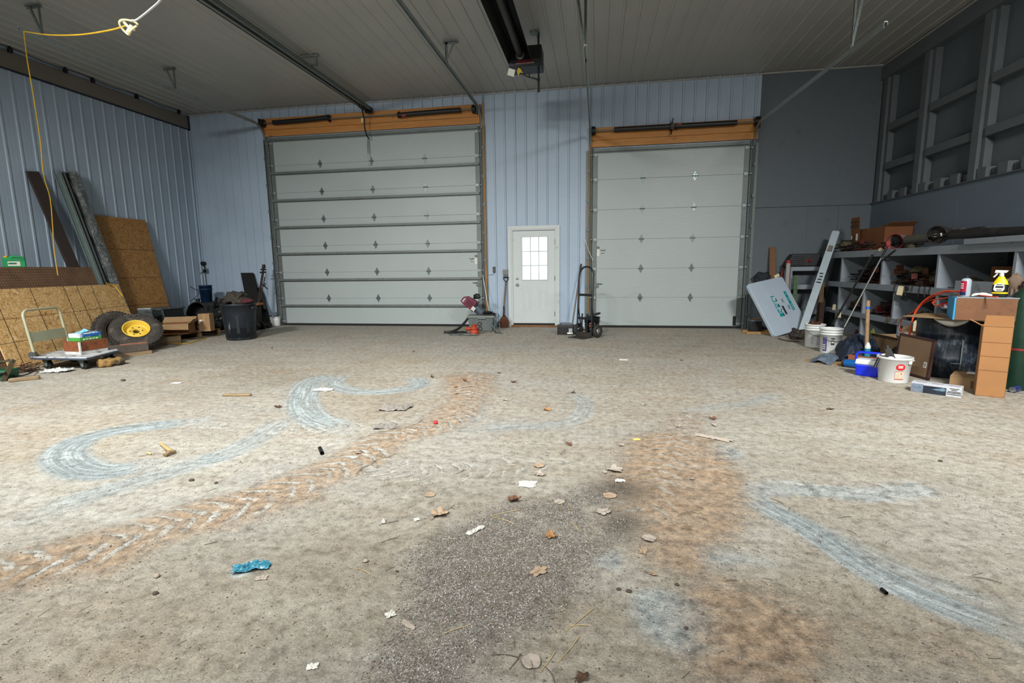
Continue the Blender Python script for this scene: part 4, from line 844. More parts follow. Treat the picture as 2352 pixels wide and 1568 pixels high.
dn = [PY(55,74,5.92), PX(63,140,-7.9), PX(75,210,-8.05), PX(92,320,-8.3), PX(100,400,-8.45), PX(115,455,-8.6), PX(121,520,-8.7), PX(124,570,-8.72), PX(133,632,-8.66)]
mb = MB(); mb.tube(R_(bez(dn,6)),.007,8); mb.build('drop', M['yellow'], t)
tag(MB().tube(bez([PX(244,650,-8.70),PX(262,656,-8.70),PX(276,672,-8.60),PX(283,681,-8.52)],6),.009,6).build('yellow_extension_lead', M['yellow']), 'yellow cord end hooked over the right end of the pale OSB', 'cord')
# ------------------------------------------------------------------ things by the entry door
t = thing('storage_tote', 'grey lidded storage tote between the large overhead door and the shovel', 'tote', (-2.42,10.36,0), .12)
gm = pm('grey_tote_plastic',(96,104,104),.55,0,.08,7,.05,((66,66,62),.6,.78,8))
mb = MB(); mb.hexa([(-.24,-.17,0),(.24,-.17,0),(.24,.17,0),(-.24,.17,0)],[(-.27,-.2,.30),(.27,-.2,.30),(.27,.2,.30),(-.27,.2,.30)]); mb.build('body', gm, t, .02)
mb = MB(); mb.b2(-.295,.295,-.225,.225,.29,.335); mb.build('lid', pm('pale_grey_tote_lid',(118,124,120),.55,0,.08,7,.05), t, .012)
for x in (-.16,0,.16): mb = MB(); mb.hexa([(x-.02,-.178,.02),(x+.02,-.178,.02),(x+.02,-.165,.02),(x-.02,-.165,.02)],[(x-.02,-.207,.28),(x+.02,-.207,.28),(x+.02,-.19,.28),(x-.02,-.19,.28)]); mb.build('rib', gm, t, .003)
mb = MB(); mb.b2(-.07,.1,-.235,-.222,.265,.325); mb.build('latch', M['galvd'], t, .004)
# portable heater / blower on the tote
t = thing('electric_blower', 'maroon and grey machine tipped on the grey storage tote', 'machine', (-2.60,10.36,.56), (0,.62,.12))
mr_ = pm('maroon_machine_paint',(112,24,56),.42,.1,.1,8,.05)
mb = MB(); mb.hexa([(-.19,-.12,-.10),(.05,-.12,-.12),(.05,.12,-.12),(-.19,.12,-.10)],[(-.19,-.12,.08),(.05,-.12,.10),(.05,.12,.10),(-.19,.12,.08)]); mb.build('body', mr_, t, .015)
mb = MB(); mb.b2(.05,.08,-.125,.125,-.125,.105); mb.build('dark_band', M['blackm'], t, .005)
for k in range(4): mb = MB(); mb.b2(-.13+.04*k,-.112+.04*k,-.124,-.119,-.07,.05); mb.build('vent_slot', M['blackm'], t)
mb = MB(); mb.cyl((.08,0,-.02),(.26,0,-.05),.10,.085,20); mb.build('grey_drum', pm('slate_grey_drum',(74,86,96),.45,.2,.08,6,0), t)
mb = MB(); mb.tube([(-.17,-.06,.08),(-.24,-.06,.02),(-.25,-.06,-.08),(-.18,-.06,-.10)],.014,8); mb.build('carry_handle', mr_, t)
mb = MB(); mb.b2(.02,.10,-.13,-.126,-.1,-.02); mb.build('spec_label', M['paper'], t); mb = MB(); mb.b2(.03,.035,-.132,-.129,-.09,-.03); mb.b2(.05,.09,-.132,-.129,-.085,-.08); mb.b2(.05,.09,-.132,-.129,-.065,-.06); mb.b2(.05,.085,-.132,-.129,-.045,-.04); mb.build('label_print', M['text'], t)
tag(MB().blob((0,0,0),(.075,.06,.06),seed=41,amp=.4,sub=3).build('work_glove', M['black'], loc=(-2.53,10.42,.725)), 'black glove lying on top of the maroon machine', 'glove')
# cables
def squiggle(c, rx, ry, n, z, seed, turns=3, r=.007):
    q = random.Random(seed); return [Vector((c[0]+rx*(math.cos(turns*2*PI*k/n)+.4*q.uniform(-1,1)), c[1]+ry*(math.sin(turns*2*PI*k/n)+.4*q.uniform(-1,1)), z+abs(q.uniform(0,.02)))) for k in range(n)]
for k,(lab,c,rx,ry,z,tn) in enumerate((('black welding cable coiled on the floor left of the orange pump',(-2.78,9.75),.22,.12,.012,3),('thin grey cable tangled on the floor before the orange pump',(-2.62,9.55),.24,.07,.011,2.5),('loose black wires heaped on the right half of the grey storage tote',(-2.24,10.32),.11,.10,.35,5),('dark cable coil piled on the grey storage tote lid',(-2.28,10.36),.08,.08,.385,5))):
    tag(MB().tube(bez(squiggle(c,rx,ry,22,z,k+3,tn),5),.012 if k in(0,3) else .008,6).build('cable_coil', M['rubber'] if k != 1 else M['galvd']), lab, 'cable')
tag(MB().tube(bez([(-2.66,10.18,.30),(-2.74,10.08,.18),(-2.85,9.95,.07),(-2.98,9.85,.03),(-3.1,9.82,.03)],8),.026,10).build('black_hose', M['black']), 'black hose drooping from the grey storage tote to the floor', 'hose')
for k in range(7):
    x = -2.16+.025*k+.03*rnd.uniform(-1,1); j = rnd.uniform(-.05,.05); tag(MB().tube(bez([(x-.02,10.3,.36),(x,10.20,.345),(x+.05+j,10.12,.24+j),(x+.02-j,10.07,.1+j),(x+.05+j,10.0,.012),(x+.12+2*j,9.95-.03*k,.011)],6),.004+.002*(k%3==0),6).build('hanging_wire', M['black'] if k%2 else M['galvd']), 'dark wires hanging over the right end of the grey storage tote', 'wire', 'wires over the storage tote')
# orange pump
p = PZ(1088,769); t = thing('sump_pump', 'rusty orange pump body on the floor before the grey storage tote', 'pump', (p.x,p.y+.06,0), .2)
om = pm('rusty_orange_paint',(168,62,34),.6,.1,.25,14,.3,((96,40,26),.55,.72,12))
mb = MB(); mb.lathe([(.085,0),(.09,.015),(.09,.09),(.075,.10),(.07,.11),(.09,.115),(.09,.135),(.055,.14),(.05,.18),(.06,.185),(.06,.205),(0,.21)],24); mb.build('body', om, t)
mb = MB(); mb.cyl((-.07,0,.12),(-.15,0,.12),.035,n=14); mb.cyl((-.15,0,.12),(-.165,0,.12),.05,n=14); mb.build('outlet_flange', om, t)
for z,x in ((.21,.11),(.12,.12)): mb = MB(); mb.tube([Vector((x+.035*math.cos(a),0,z+.035*math.sin(a))) for a in np.linspace(0,2*PI,16)],.010,6); mb.build('lifting_ring', M['darkrust'], t)
# shovel
p = PZ(1158,752.5); t = thing('square_shovel', 'rusty shovel with black grip standing left of the entry door', 'shovel', (p.x,10.86,.004))
tp = PY(1162,648,DB-.06)-t.location
mb = MB(); q0 = Vector((-.02,.03,.30)); mb.tube([q0,tp],.017,10); mb.build('shaft', pm('worn_shovel_shaft',(112,94,76),.7,0,.2,14,.2), t)
mb = MB(); P_ = [(-.105,0),(.105,0),(.09,.16),(.055,.235),(.025,.26),(-.025,.26),(-.055,.235),(-.09,.16)]
mb.grid(lambda u,v: Vector(((u-.5)*(.21 if v<.6 else .21-.15*(v-.6)/.4), .012*math.cos((u-.5)*PI)*1.5+v*.03, v*.27)),10,12); mb.build('blade', M['rust'], t, solid=.004)
mb = MB(); mb.cyl((-.012,.03,.255),q0+(tp-q0)*.25,.024,.02,10); mb.build('socket', M['darkrust'], t)
mb = MB(); a = tp; mb.tube([a,a+Vector((-.05,0,.07)),a+Vector((-.05,0,.11)),a+Vector((.05,0,.11)),a+Vector((.05,0,.07)),a],.011,8); mb.cyl(a+Vector((-.058,0,.115)),a+Vector((.058,0,.115)),.018,n=12); mb.build('grip', M['black'], t)
p = PY(1162,625,DB); t = thing('wall_switch_box', 'grey metal switch box on the wall just above the shovel', 'switch box', (p.x,DB-.03,p.z)); mb = MB(); mb.box(0,0,0,.12,.06,.12); mb.build('box', pm('grey_switch_box',(120,118,114),.5,.2,.08,10,0), t, .006); mb = MB(); mb.box(0,-.035,0,.03,.016,.05); mb.build('switch_flap', M['galvd'], t)
tag(MB().tube([PY(1109,632,10.93),PY(1115,668,10.88),PY(1127,738,10.75)],.008,8).build('white_rod', M['white']), 'thin white rod leaning right of the large overhead door', 'rod')
# battery
p = PZ(1299,769); t = thing('car_battery', 'black car battery on the floor left of the hand truck', 'battery', (p.x,p.y+.1,0), -.08)
mb = MB(); mb.b2(-.16,.16,-.085,.085,0,.16); mb.build('case', M['black'], t, .006); mb = MB(); mb.b2(-.165,.165,-.09,.09,.16,.195); mb.build('lid', pm('dark_grey_battery_lid',(46,48,50),.5), t, .008)
mb = MB(); mb.tube([(-.1,0,.19),(-.1,0,.225),(.1,0,.225),(.1,0,.19)],.009,6); mb.build('carry_strap', M['black'], t)
mb = MB(); mb.b2(.07,.14,-.0885,-.084,.03,.13); mb.build('label', pm('pale_battery_label',(150,166,172),.5), t); mb = MB(); mb.b2(.04,.15,-.0895,-.088,.02,.05); mb.build('label_strip', M['paper'], t)
for x in (-.12,.12): mb = MB(); mb.cyl((x,.04,.195),(x,.04,.215),.011,n=12); mb.build('terminal', M['galvb'], t)
# hand truck
pl, pr = PZ(1329,770), PZ(1370,776); t = thing('hand_truck', 'black hand truck with two rubber wheels before the small overhead door', 'hand truck', (-.20,9.52,0), math.atan2(pr.y-pl.y,pr.x-pl.x)*.8)
tm = pm('black_tube_paint',(34,38,42),.42,.3,.12,10,.05,((70,60,52),.66,.8,12)); tilt = .05
hw = .165; mb = MB(); top = 1.16; rr = hw
path = [(-hw,-.06,.03),(-hw,.0,top)]+[(-hw*math.cos(a),.008,top+rr*math.sin(a)) for a in np.linspace(.15,PI-.15,12)]+[(hw,.0,top),(hw,-.06,.03)]
mb.tube(path,.0165,10); mb.build('loop_frame', tm, t)
for z in (.36,.80): mb = MB(); mb.box(0,-.06+z*.052,z,2*hw,.02,.045); mb.build('cross_bar', tm, t, .003)
for x in (-.06,.06): mb = MB(); mb.beam((x,-.06,.03),(x,-.035,.45),.028,.01); mb.build('centre_bar', tm, t)
mb = MB(); mb.b2(-.20,.17,-.30,-.05,.006,.016); mb.b2(-.17,.17,-.065,-.052,.006,.10); mb.build('toe_plate', pm('worn_dark_plate',(58,52,46),.6,.3,.2,12,.2), t, .003)
mb = MB(); mb.cyl((-.24,.06,.125),(.24,.06,.125),.010,n=8)
for s in (-1,1): mb.beam((s*.15,.06,.125),(s*hw,-.02,.55),.022,.008); mb.beam((s*.16,.06,.125),(s*.16,-.06,.10),.03,.008)
mb.build('axle_bracket', tm, t)
for s in (-1,1):
    mb = MB(); Mx = Matrix.Translation((s*.225,.06,.125)) @ Matrix.Rotation(PI/2,4,'Y'); mb.open_lathe([(.062,-.028),(.09,-.038),(.115,-.03),(.125,0),(.115,.03),(.09,.038),(.062,.028)],32,Mx); w_ = mb.build('wheel', pm('worn_wheel_rubber',(46,44,42),.8,0,.2,20,.3,((104,92,78),.6,.78,14)), t)
    mb = MB(); mb.lathe([(0,-.03),(.064,-.028),(.05,-.01),(.03,.0),(.05,.012),(.064,.028),(.03,.03),(.02,.036),(0,.036)],24,Mx); mb.build('hub', M['galvb'], w_)
# bucket behind the hand truck
p = PZ(1356,767); t = thing('oil_bucket', 'black bucket with orange lettering and tilted lid behind the hand truck', 'bucket', (-.085,9.80,0))
mb = MB(); mb.open_lathe([(0,.01),(.125,0),(.145,.33),(.155,.335),(.155,.355),(.147,.355),(.145,.345),(.125,.02),(0,.015)],36); mb.build('body', M['black'], t)
mb = MB(); mb.T = Matrix.Translation((.01,.0,.39)) @ Matrix.Rotation(-.30,4,'Y'); mb.lathe([(.158,-.012),(.16,.0),(.15,.015),(.11,.015),(0,.012)],30); mb.build('lid', M['black'], t)
def wrapbar(mb, r0, r1, z0, z1, a0, a1, R=.137, n=6):
    f = lambda u,v: Vector(((R+(z0+(z1-z0)*v)*.062)*math.cos(a0+(a1-a0)*u), (R+(z0+(z1-z0)*v)*.062)*math.sin(a0+(a1-a0)*u), z0+(z1-z0)*v)); mb.grid(f,n,2)
om2 = pm('orange_print',(236,110,70),.55,0,.05,10,0); mb = MB()
for a0,a1 in ((-1.95,-1.83),(-1.80,-1.70),(-1.67,-1.55),(-1.3,-1.22),(-1.19,-1.1)): wrapbar(mb,0,0,.17,.22,a0,a1,.130)
mb.build('orange_lettering', om2, t)
mb = MB()
for a0,a1 in ((-1.92,-1.86),(-1.82,-1.76),(-1.72,-1.68),(-1.28,-1.2)): wrapbar(mb,0,0,.235,.255,a0,a1,.130)
for z in (.13,.10,.075): wrapbar(mb,0,0,z,z+.012,-1.9,-1.55,.130)
mb.build('white_lettering', M['paper'], t)
mb = MB(); mb.tube([(.155*math.cos(a),.155*math.sin(a)-.02*math.sin(a)**2,.30-.10*abs(math.sin(a))) for a in np.linspace(PI,2*PI,16)],.004,5); mb.build('bail', M['galvd'], t)
# pole behind
t = thing('broom_pole', 'long wooden pole with dark grip leaning behind the hand truck', 'pole', PZ(1311,748,.02)); A_ = Vector((PY(1313,746,10.55).x,10.55,.012)); B_ = PY(1335,606,10.98); t.location = A_
mb = MB(); mb.tube([(0,0,0),(B_-A_)*.72],.017,10); mb.build('shaft', pm('grey_pole',(112,104,96),.6,0,.12,8,0), t); mb = MB(); mb.tube([(B_-A_)*.72,(B_-A_)],.019,10); mb.build('grip', pm('dark_brown_grip',(58,42,36),.6), t)
tag(MB().tube([PY(1344,550,DB-.1),PY(1352,575,DB-.12),PY(1362,598,DB-.14)],.006,6).build('pull_rope', M['white']), 'short white rope hanging at the left edge of the small overhead door', 'rope')
# ------------------------------------------------------------------ shelving along the right wall
XS = 4.45; YS0, YS1 = 5.2, 10.72
t = thing('shelf_unit', 'long grey three level pigeonhole shelf along the right wall', 'shelf', (4.85,8,0)); o = t.location
def sb(x0,x1,y0,y1,z0,z1): mb = MB(); mb.b2(x0-o.x,x1-o.x,y0-o.y,y1-o.y,z0,z1); return mb
gp = pm('light_grey_shelf_paint',(134,142,150),.65,0,.07,7,.12,((92,86,76),.6,.76,7))
sb(XS+.02,XR-.01,YS0,YS1,1.505,1.535).build('top_board', gp, t); sb(XS,XS+.02,YS0,YS1,1.43,1.54).build('face_rail', gp, t, .002)
sb(XS+.02,XR-.01,YS0,YS1,.955,.985).build('shelf_board', gp, t); sb(XS,XS+.02,YS0,YS1,.895,.99).build('face_rail', gp, t, .002)
sb(XS+.02,XR-.01,YS0,YS1,.455,.48).build('shelf_board', gp, t); sb(XS,XS+.02,YS0,YS1,.40,.485).build('face_rail', gp, t, .002)
sb(XR-.02,XR-.005,YS0,YS1,.02,1.5).build('back_panel', pm('shade_dark_back_panel',(34,35,37),.85,0,.2,5,.1), t)  # shade inside the shelf is put into this near-black panel colour
for y in (10.23,8.88,7.55,6.3): sb(XS+.005,XR-.02,y-.022,y+.022,.985,1.505).build('divider', gp, t, .002)
for y in (10.25,9.37,8.48,7.5,6.4): sb(XS+.005,XR-.02,y-.022,y+.022,.48,.955).build('divider', gp, t, .002)
for y in (10.3,9.38,8.3,7.2,6.2): sb(XS+.005,XR-.02,y-.022,y+.022,.0,.455).build('divider', gp, t, .002)
# short shelf across the back corner
t = thing('corner_shelf', 'short grey shelf in the back right corner behind the white panel', 'shelf', (3.8,10.85,0)); o = t.location
p = PY(1818,654,10.72)
for x in (3.80,4.36): sb(x-.02,x+.02,10.78,11.05,0,1.30).build('side_panel', gp, t)
for z in (p.z,.42,1.28): sb(3.82,4.34,10.78,11.05,z-.09,z).build('shelf_board', gp, t)

# ------------------------------------------------------------------ greasy ironwork on the shelves
def chainmesh(n, seed):
    q = random.Random(seed); mb = MB(); p = Vector((0,0,.012)); a = q.uniform(0,6)
    for k in range(n):
        a += q.uniform(-.9,.9); d = Vector((math.cos(a),math.sin(a),0))*.034; c_ = p+d/2; s = d.normalized(); u = Vector((0,0,1)) if k%2 else Vector((-s.y,s.x,0))
        mb.tube([c_+s*(.022*math.cos(th))+u*(.011*math.sin(th)) for th in np.linspace(0,2*PI,9)[:-1]],.0045,5,True); p = p+d
        if p.length > .16: a += PI*.6
    return mb
def ironproto(kind, seed):
    q = random.Random(seed); mb = MB()
    if kind == 'chain': return chainmesh(16, seed)
    if kind == 'wrench':
        L = q.uniform(.22,.36); mb.b2(-L/2,L/2,-.010,.010,0,.012)
        for s in (-1,1): mb.prism([(s*L/2+.03*math.cos(a),.026*math.sin(a)) for a in np.linspace(.5,2*PI-.5,9)] if s>0 else [(s*L/2-.026*math.cos(a),.022*math.sin(a)) for a in np.linspace(0,2*PI,10)[:-1]], Matrix.Translation((0,0,.006)), .014)
    elif kind == 'bar': L = q.uniform(.28,.55); mb.tube([(-L/2,0,.014),(0,0,.014),(L/2-.03,0,.016),(L/2,.03,.02)],.013,7)
    elif kind == 'clevis':
        mb.tube([(-.05,-.035,.014),(.02,-.035,.014),(.05,0,.014),(.02,.035,.014),(-.05,.035,.014)],.012,7); mb.cyl((-.045,-.06,.014),(-.045,.06,.014),.010,n=8)
    elif kind == 'bracket': mb.b2(-.09,.09,-.04,.04,0,.014); mb.b2(.07,.09,-.04,.04,0,.10); mb.cyl((-.05,0,.0),(-.05,0,.03),.02,n=8)
    elif kind == 'lump': mb.blob((0,0,.04),(.11,.08,.06),seed=seed,amp=.6,sub=3,freq=2.4,flat=0)
    elif kind == 'strap': [mb.beam(Vector(((u-.5)*.34,.03*math.sin(u*7),.006+.02*abs(math.sin(u*9+seed)))),Vector(((u+1/12-.5)*.34,.03*math.sin((u+1/12)*7),.006+.02*abs(math.sin((u+1/12)*9+seed)))),.05,.006) for u in np.arange(0,1,1/12)]
    return mb
KN = {'chain':'chain','wrench':'wrench','bar':'iron_bar','clevis':'clevis','bracket':'iron_bracket','lump':'cast_part','strap':'leather_strap'}
IM = [M['grime'],M['darkrust'],M['rust'],pm('dull_red_tool_paint',(104,40,36),.6,.1,.25,14,.2),pm('olive_cast_iron',(84,78,56),.75,.1,.25,12,.3)]
PRO = {}
for i,(kd,mi) in enumerate((('chain',0),('wrench',1),('bar',1),('clevis',0),('bracket',2),('lump',0),('strap',0),('wrench',3),('lump',4),('bar',0),('bracket',3),('lump',1))):
    ob = ironproto(kd,i+2).build(KN[kd], IM[mi]); PRO[(kd,mi)] = ob
PK = list(PRO); USED = set()
from mathutils.bvhtree import BVHTree
PLACED = []
def heap(where, group, y0, y1, x0, x1, z, n, seed, pile=.08, only=None):
    q = random.Random(seed)
    for k in range(n):
        key = q.choice(only or PK); src = PRO[key]; me_ = src.data; vs = [v.co.copy() for v in me_.vertices]; fs = [tuple(f.vertices) for f in me_.polygons]; best = None
        for tr in range(4):
            s = q.uniform(.8,1.2); Rm = Euler((q.uniform(-.1,.1),q.uniform(-.1,.1),q.uniform(0,6.28))).to_matrix(); W0 = [Rm @ (v*s) for v in vs]
            xa,xb,ya,yb = min(v.x for v in W0),max(v.x for v in W0),min(v.y for v in W0),max(v.y for v in W0); zl = min(v.z for v in W0); R_ = max(v.length for v in W0)
            if x1-x0 < xb-xa or y1-y0 < yb-ya: continue
            px_ = q.uniform(x0-xa,x1-xb); py_ = q.uniform(y0-ya,y1-yb); near = [t_ for t_ in PLACED if (t_[1]-px_)**2+(t_[2]-py_)**2 < (R_+t_[3])**2 and abs(t_[5]-z) < .01]; h = 0.0
            while h < pile:
                off = Vector((px_,py_,z+.003-zl+h)); bv = BVHTree.FromPolygons([v+off for v in W0], fs)
                if not any(bv.overlap(t_[4]) for t_ in near): break
                h += .014
            if h < pile and (best is None or h < best[0]): best = (h,off,Rm,s,bv,R_)
            if best and best[0] == 0: break
        if best is None: continue
        h,off,Rm,s,bv,R_ = best; PLACED.append((0,off.x,off.y,R_,bv,z))
        if key in USED: ob = src.copy(); COL.objects.link(ob)
        else: ob = src; USED.add(key)
        ob.location = off; ob.rotation_euler = Rm.to_euler(); ob.scale = (s,s,s)
        nm = {'chain':'greasy chain','wrench':'rusty wrench','bar':'dark iron bar','clevis':'dark clevis','bracket':'rusty iron bracket','lump':'greasy cast part','strap':'dark strap'}[key[0]]
        col_ = {3:'red painted ',4:'olive '}.get(key[1],'')
        tag(ob, '%s%s in the heap %s' % (col_, nm, where), KN[key[0]].replace('_',' '), 'ironwork '+where)
heap('on the shelf top by the carton', '', 9.5,10.65,4.48,4.69,1.537,60,11,.14)
heap('on the shelf top by the carton', '', 8.98,9.5,4.60,5.2,1.537,36,19,.12)
heap('in the upper left pigeonhole', '', 8.98,10.15,4.52,5.05,.987,80,12,.17)
heap('in the upper middle pigeonhole', '', 7.62,8.80,4.50,5.05,.987,85,13,.19)
heap('in the upper right pigeonhole', '', 6.4,7.45,4.48,4.76,.987,18,14,.06)
heap('in the lower left pigeonhole', '', 9.45,10.2,4.55,5.0,.482,26,15,.14)
heap('in the lower middle pigeonhole', '', 8.55,9.3,4.50,5.0,.482,36,16,.09)
heap('in the lower right pigeonhole', '', 7.58,8.4,4.47,4.9,.482,44,17,.08)
heap('on the floor under the grey shelf', '', 8.4,9.3,4.6,5.1,.01,8,18,.05,[('lump',0),('lump',1),('bar',1),('bracket',2)])
heap('on the floor under the grey shelf', '', 9.45,10.2,4.6,5.1,.01,8,20,.05,[('lump',0),('lump',1),('bar',1),('bracket',2)])
for k in PK:
    if k not in USED: bpy.data.objects.remove(PRO[k])
# straps and tools hanging over the shelf edges
q = random.Random(5)
for k in range(9):
    y = q.uniform(7.6,8.5); L = q.uniform(.06,.16); tag(MB().tube([(XS+.06,y,.995),(XS+.01,y,.997),(XS-.009,y+.004,.985),(XS-.010,y+q.uniform(-.03,.03),.995-L)],.007,6).build('leather_strap', M['grime']), 'dark strap hanging over the edge of the upper middle pigeonhole', 'strap', 'straps over the shelf edge')
for k in range(7):
    y = q.uniform(7.7,8.6); L = q.uniform(.04,.10); tag(MB().tube([(XS+.05,y,.495),(XS+.005,y,.496),(XS-.010,y+.005,.482),(XS-.010,y+.03,.48-L)],.007,6).build('rope_end', IM[4]), 'frayed rope end hanging over the edge of the lower right pigeonhole', 'rope', 'rope ends over the shelf edge')
def hangtag(px,py,x,lab,w=.055,h=.115,rot=0.0,y=None):
    p = PX(px,py,x); t = thing('hang_tag', lab, 'tag', p, (rot,0,0)); mb = MB(); f = frame((0,0,0),(.75,-.66,0),(0,0,1)); mb.prism([(-w/2,-h/2),(w/2,-h/2),(w/2,h/2-.02),(w/4,h/2),(-w/4,h/2),(-w/2,h/2-.02)], f, .002); mb.build('card', M['tagc'], t)
    mb = MB(); v = f @ Vector((0,h/2-.015,.002)); mb.cyl(v+Vector((-.003,-.003,0))*.5,v+Vector((.002,-.002,0)),.006,n=10); mb.tube([v,v+Vector((.0,.02,.05))],.002,4); mb.build('eyelet_string', M['text'], t)
hangtag(1928,722,4.43,'cream tag hanging from the lower shelf rail above the white buckets'); hangtag(1916,705,4.43,'cream tag just above the lower rail, left of the dark pole',rot=.2)
hangtag(2068,667,4.42,'large pale tag hanging from the middle shelf rail',.075,.14,.25); hangtag(2104,748,4.38,'white tag hanging beside the red handled tool',.06,.15)
hangtag(2022,573,4.44,'pale tag tied to the red clamp on the shelf top',.05,.07,.9)

# ------------------------------------------------------------------ on top of the shelf
ZT = 1.537
p = PX(1985,550,4.95); t = thing('parts_carton', 'open brown carton with printed end flap on top of the grey shelf', 'cardboard box', (4.98,10.05,ZT), .08)
mb = MB(); w,d,h = .23,.46,.40
for a in ((-w,-w+.008,-d,d),(w-.008,w,-d,d),(-w,w,-d,-d+.008),(-w,w,d-.008,d)): mb.b2(*a,0,h)
mb.b2(-w,w,-d,d,0,.008); mb.build('carton', pm('dark_brown_carton',(112,68,36),.8,0,.1,5,.1), t)
flap(t,(-w,d,h*0+.02),(-w-.02,d-.30,.02),(-w-.06,d-.30,h+.22),(-w-.04,d,h+.22),M['cardd']); flap(t,(w,-d,h),(w,d,h),(w+.0,d-.1,h+.08),(w,-d+.1,h+.06),M['cardd']); flap(t,(-w,-d,h),(w,-d,h),(w-.02,-d-.12,h+.07),(-w+.02,-d-.12,h+.06),M['cardd'])
mb = MB()
for a in range(2):
    for b in range(3): mb.box(-w-.066,d-.24+.09*b,h+.06+.08*a,.004,.035,.04,(0,.08,0))
mb.build('box_marking', M['text'], t); mb = MB(); mb.box(-w-.055,d-.24,h-.14,.004,.05,.12); mb.build('shipping_label', M['paper'], t); mb = MB(); mb.box(-w-.05,d-.07,h-.14,.004,.02,.07); mb.build('shipping_label', M['paper'], t)
def shaft(name, lab, pA, pB, rA, r, mats, kind):
    t = thing(name, lab, 'drive shaft', pA); d = (pB-pA); 
    z = d.normalized(); x = Vector((0,0,1)).cross(z).normalized(); y = z.cross(x); Mx = Matrix((x,y,z)).transposed().to_4x4(); L = d.length
    mb = MB(); mb.cyl(z*.15,d*.8,r,n=20); mb.build('guard_tube', mats[0], t); mb = MB(); mb.cyl(d*.8,d,r*.72,n=16); mb.build('inner_tube', M['grime'], t)
    z2 = Vector((.80,.50,.12)).normalized(); x2 = Vector((0,0,1)).cross(z2).normalized(); Mx = Matrix((x2,z2.cross(x2),z2)).transposed().to_4x4(); Mx.translation = Vector((-.04,.02,0))
    mb = MB()
    mb.open_lathe([(rA,-.02),(rA*.98,.05),(rA*.8,.12),(r*1.1,.17),(r*1.1,.22)],28,Mx); mb.open_lathe([(rA*.94,-.012),(rA*.9,.05),(r,.16)],28,Mx); mb.build('guard_cone', mats[1], t); mb = MB(); mb.tube([Mx @ Vector((rA*math.cos(a),rA*math.sin(a),-.02)) for a in np.linspace(0,2*PI,33)[:-1]],.008,6,True); mb.build('rim', M['redp'] if kind == 0 else M['grime'], t); mb = MB(); mb.T = Mx; mb.cyl((0,0,.03),(0,0,.05),rA*.9,n=24); mb.build('cone_inside', M['grime'], t)
    mb = MB(); mb.cyl(z*-.02,z*.14,.028,n=12); mb.T = Mx; mb.box(-.03,0,-.02,.016,.05,.10); mb.box(.03,0,-.02,.016,.05,.10); mb.cyl((-.05,0,-.04),(.05,0,-.04),.014,n=10); mb.build('universal_joint', M['grime'], t, .003)
    return t
A_ = PX(2066,556,4.70); B_ = PX(2256,541,4.98)
s1 = shaft('drive_shaft', 'long grey drive shaft with red rimmed guard cone on top of the shelf', Vector((4.70,A_.y,ZT+.125)), Vector((4.98,B_.y,ZT+.20)), .115, .07, (pm('dusty_grey_guard',(74,70,64),.7,0,.15,8,.2), pm('grey_white_cone',(120,112,108),.65,0,.15,8,.1,((120,44,50),.5,.62,5))), 0)
A_ = PX(2162,558,4.50)
s2 = shaft('drive_shaft', 'dark drive shaft with slotted guard bell behind the grey plank', Vector((4.50,A_.y,ZT+.15)), Vector((4.80,A_.y-1.6,ZT+.10)), .115, .06, (M['grime'], pm('dark_guard_bell',(44,40,36),.6,0,.2,14,.3)), 1)
mb = MB(); mb.cyl((-.02,-.03,-.0),(-.075,.03,-.01),.022,n=12); mb.build('white_end_cap', M['white'], s2)
p = PX(2035,570,4.52); t = thing('red_clamp', 'dark red clamp beside the red rimmed guard cone', 'clamp', (4.55,p.y,ZT), -.5)
mb = MB(); mb.b2(-.04,.04,-.14,.12,.0,.05); mb.b2(-.03,.03,-.14,-.08,.05,.13); mb.build('body', M['redp'], t, .008); mb = MB(); mb.tube([(-.05,-.11,.09),(.05,-.11,.09)],.012,8); mb.tube([(0,.1,.04),(0,.2,.07)],.014,8); mb.build('screw', M['grime'], t)
A_ = PX(2214,549,4.42); t = thing('grey_plank', 'grey painted plank on edge on the shelf top, right side', 'plank', (4.44,A_.y,ZT)); mb = MB(); mb.b2(-.02,.02,-1.9,0,0,PX(2214,549,4.42).z-ZT); mb.build('board', gp, t, .003)
A_ = PX(2198,644,4.42); B_ = PX(2198,674,4.42); slab('grey_board', (4.42,5.3,B_.z),(4.42,A_.y,B_.z),(4.425,A_.y,A_.z),(4.425,5.3,A_.z), .02, gp, 'grey painted board leaning before the middle shelf, right side', 'board', 'board')
tag(MB().tube([PX(1858,577,4.50)+Vector((0,0,.01)),PX(1872,572,4.5),PX(1908,572,4.5),PX(1950,565,4.55)],.014,8).build('pry_bar', M['grime']), 'dark pry bar lying across the left end of the shelf top', 'pry bar')
# red cans, boxes deep in the pigeonholes
p = PX(2230,600,4.9); tag(MB().b2(-.15,.15,-.2,.2,0,.28).build('dark_carton', M['cardd'], loc=(4.98,6.95,.987), rot=(0,0,.4)), 'dim brown carton deep in the upper right pigeonhole', 'cardboard box')

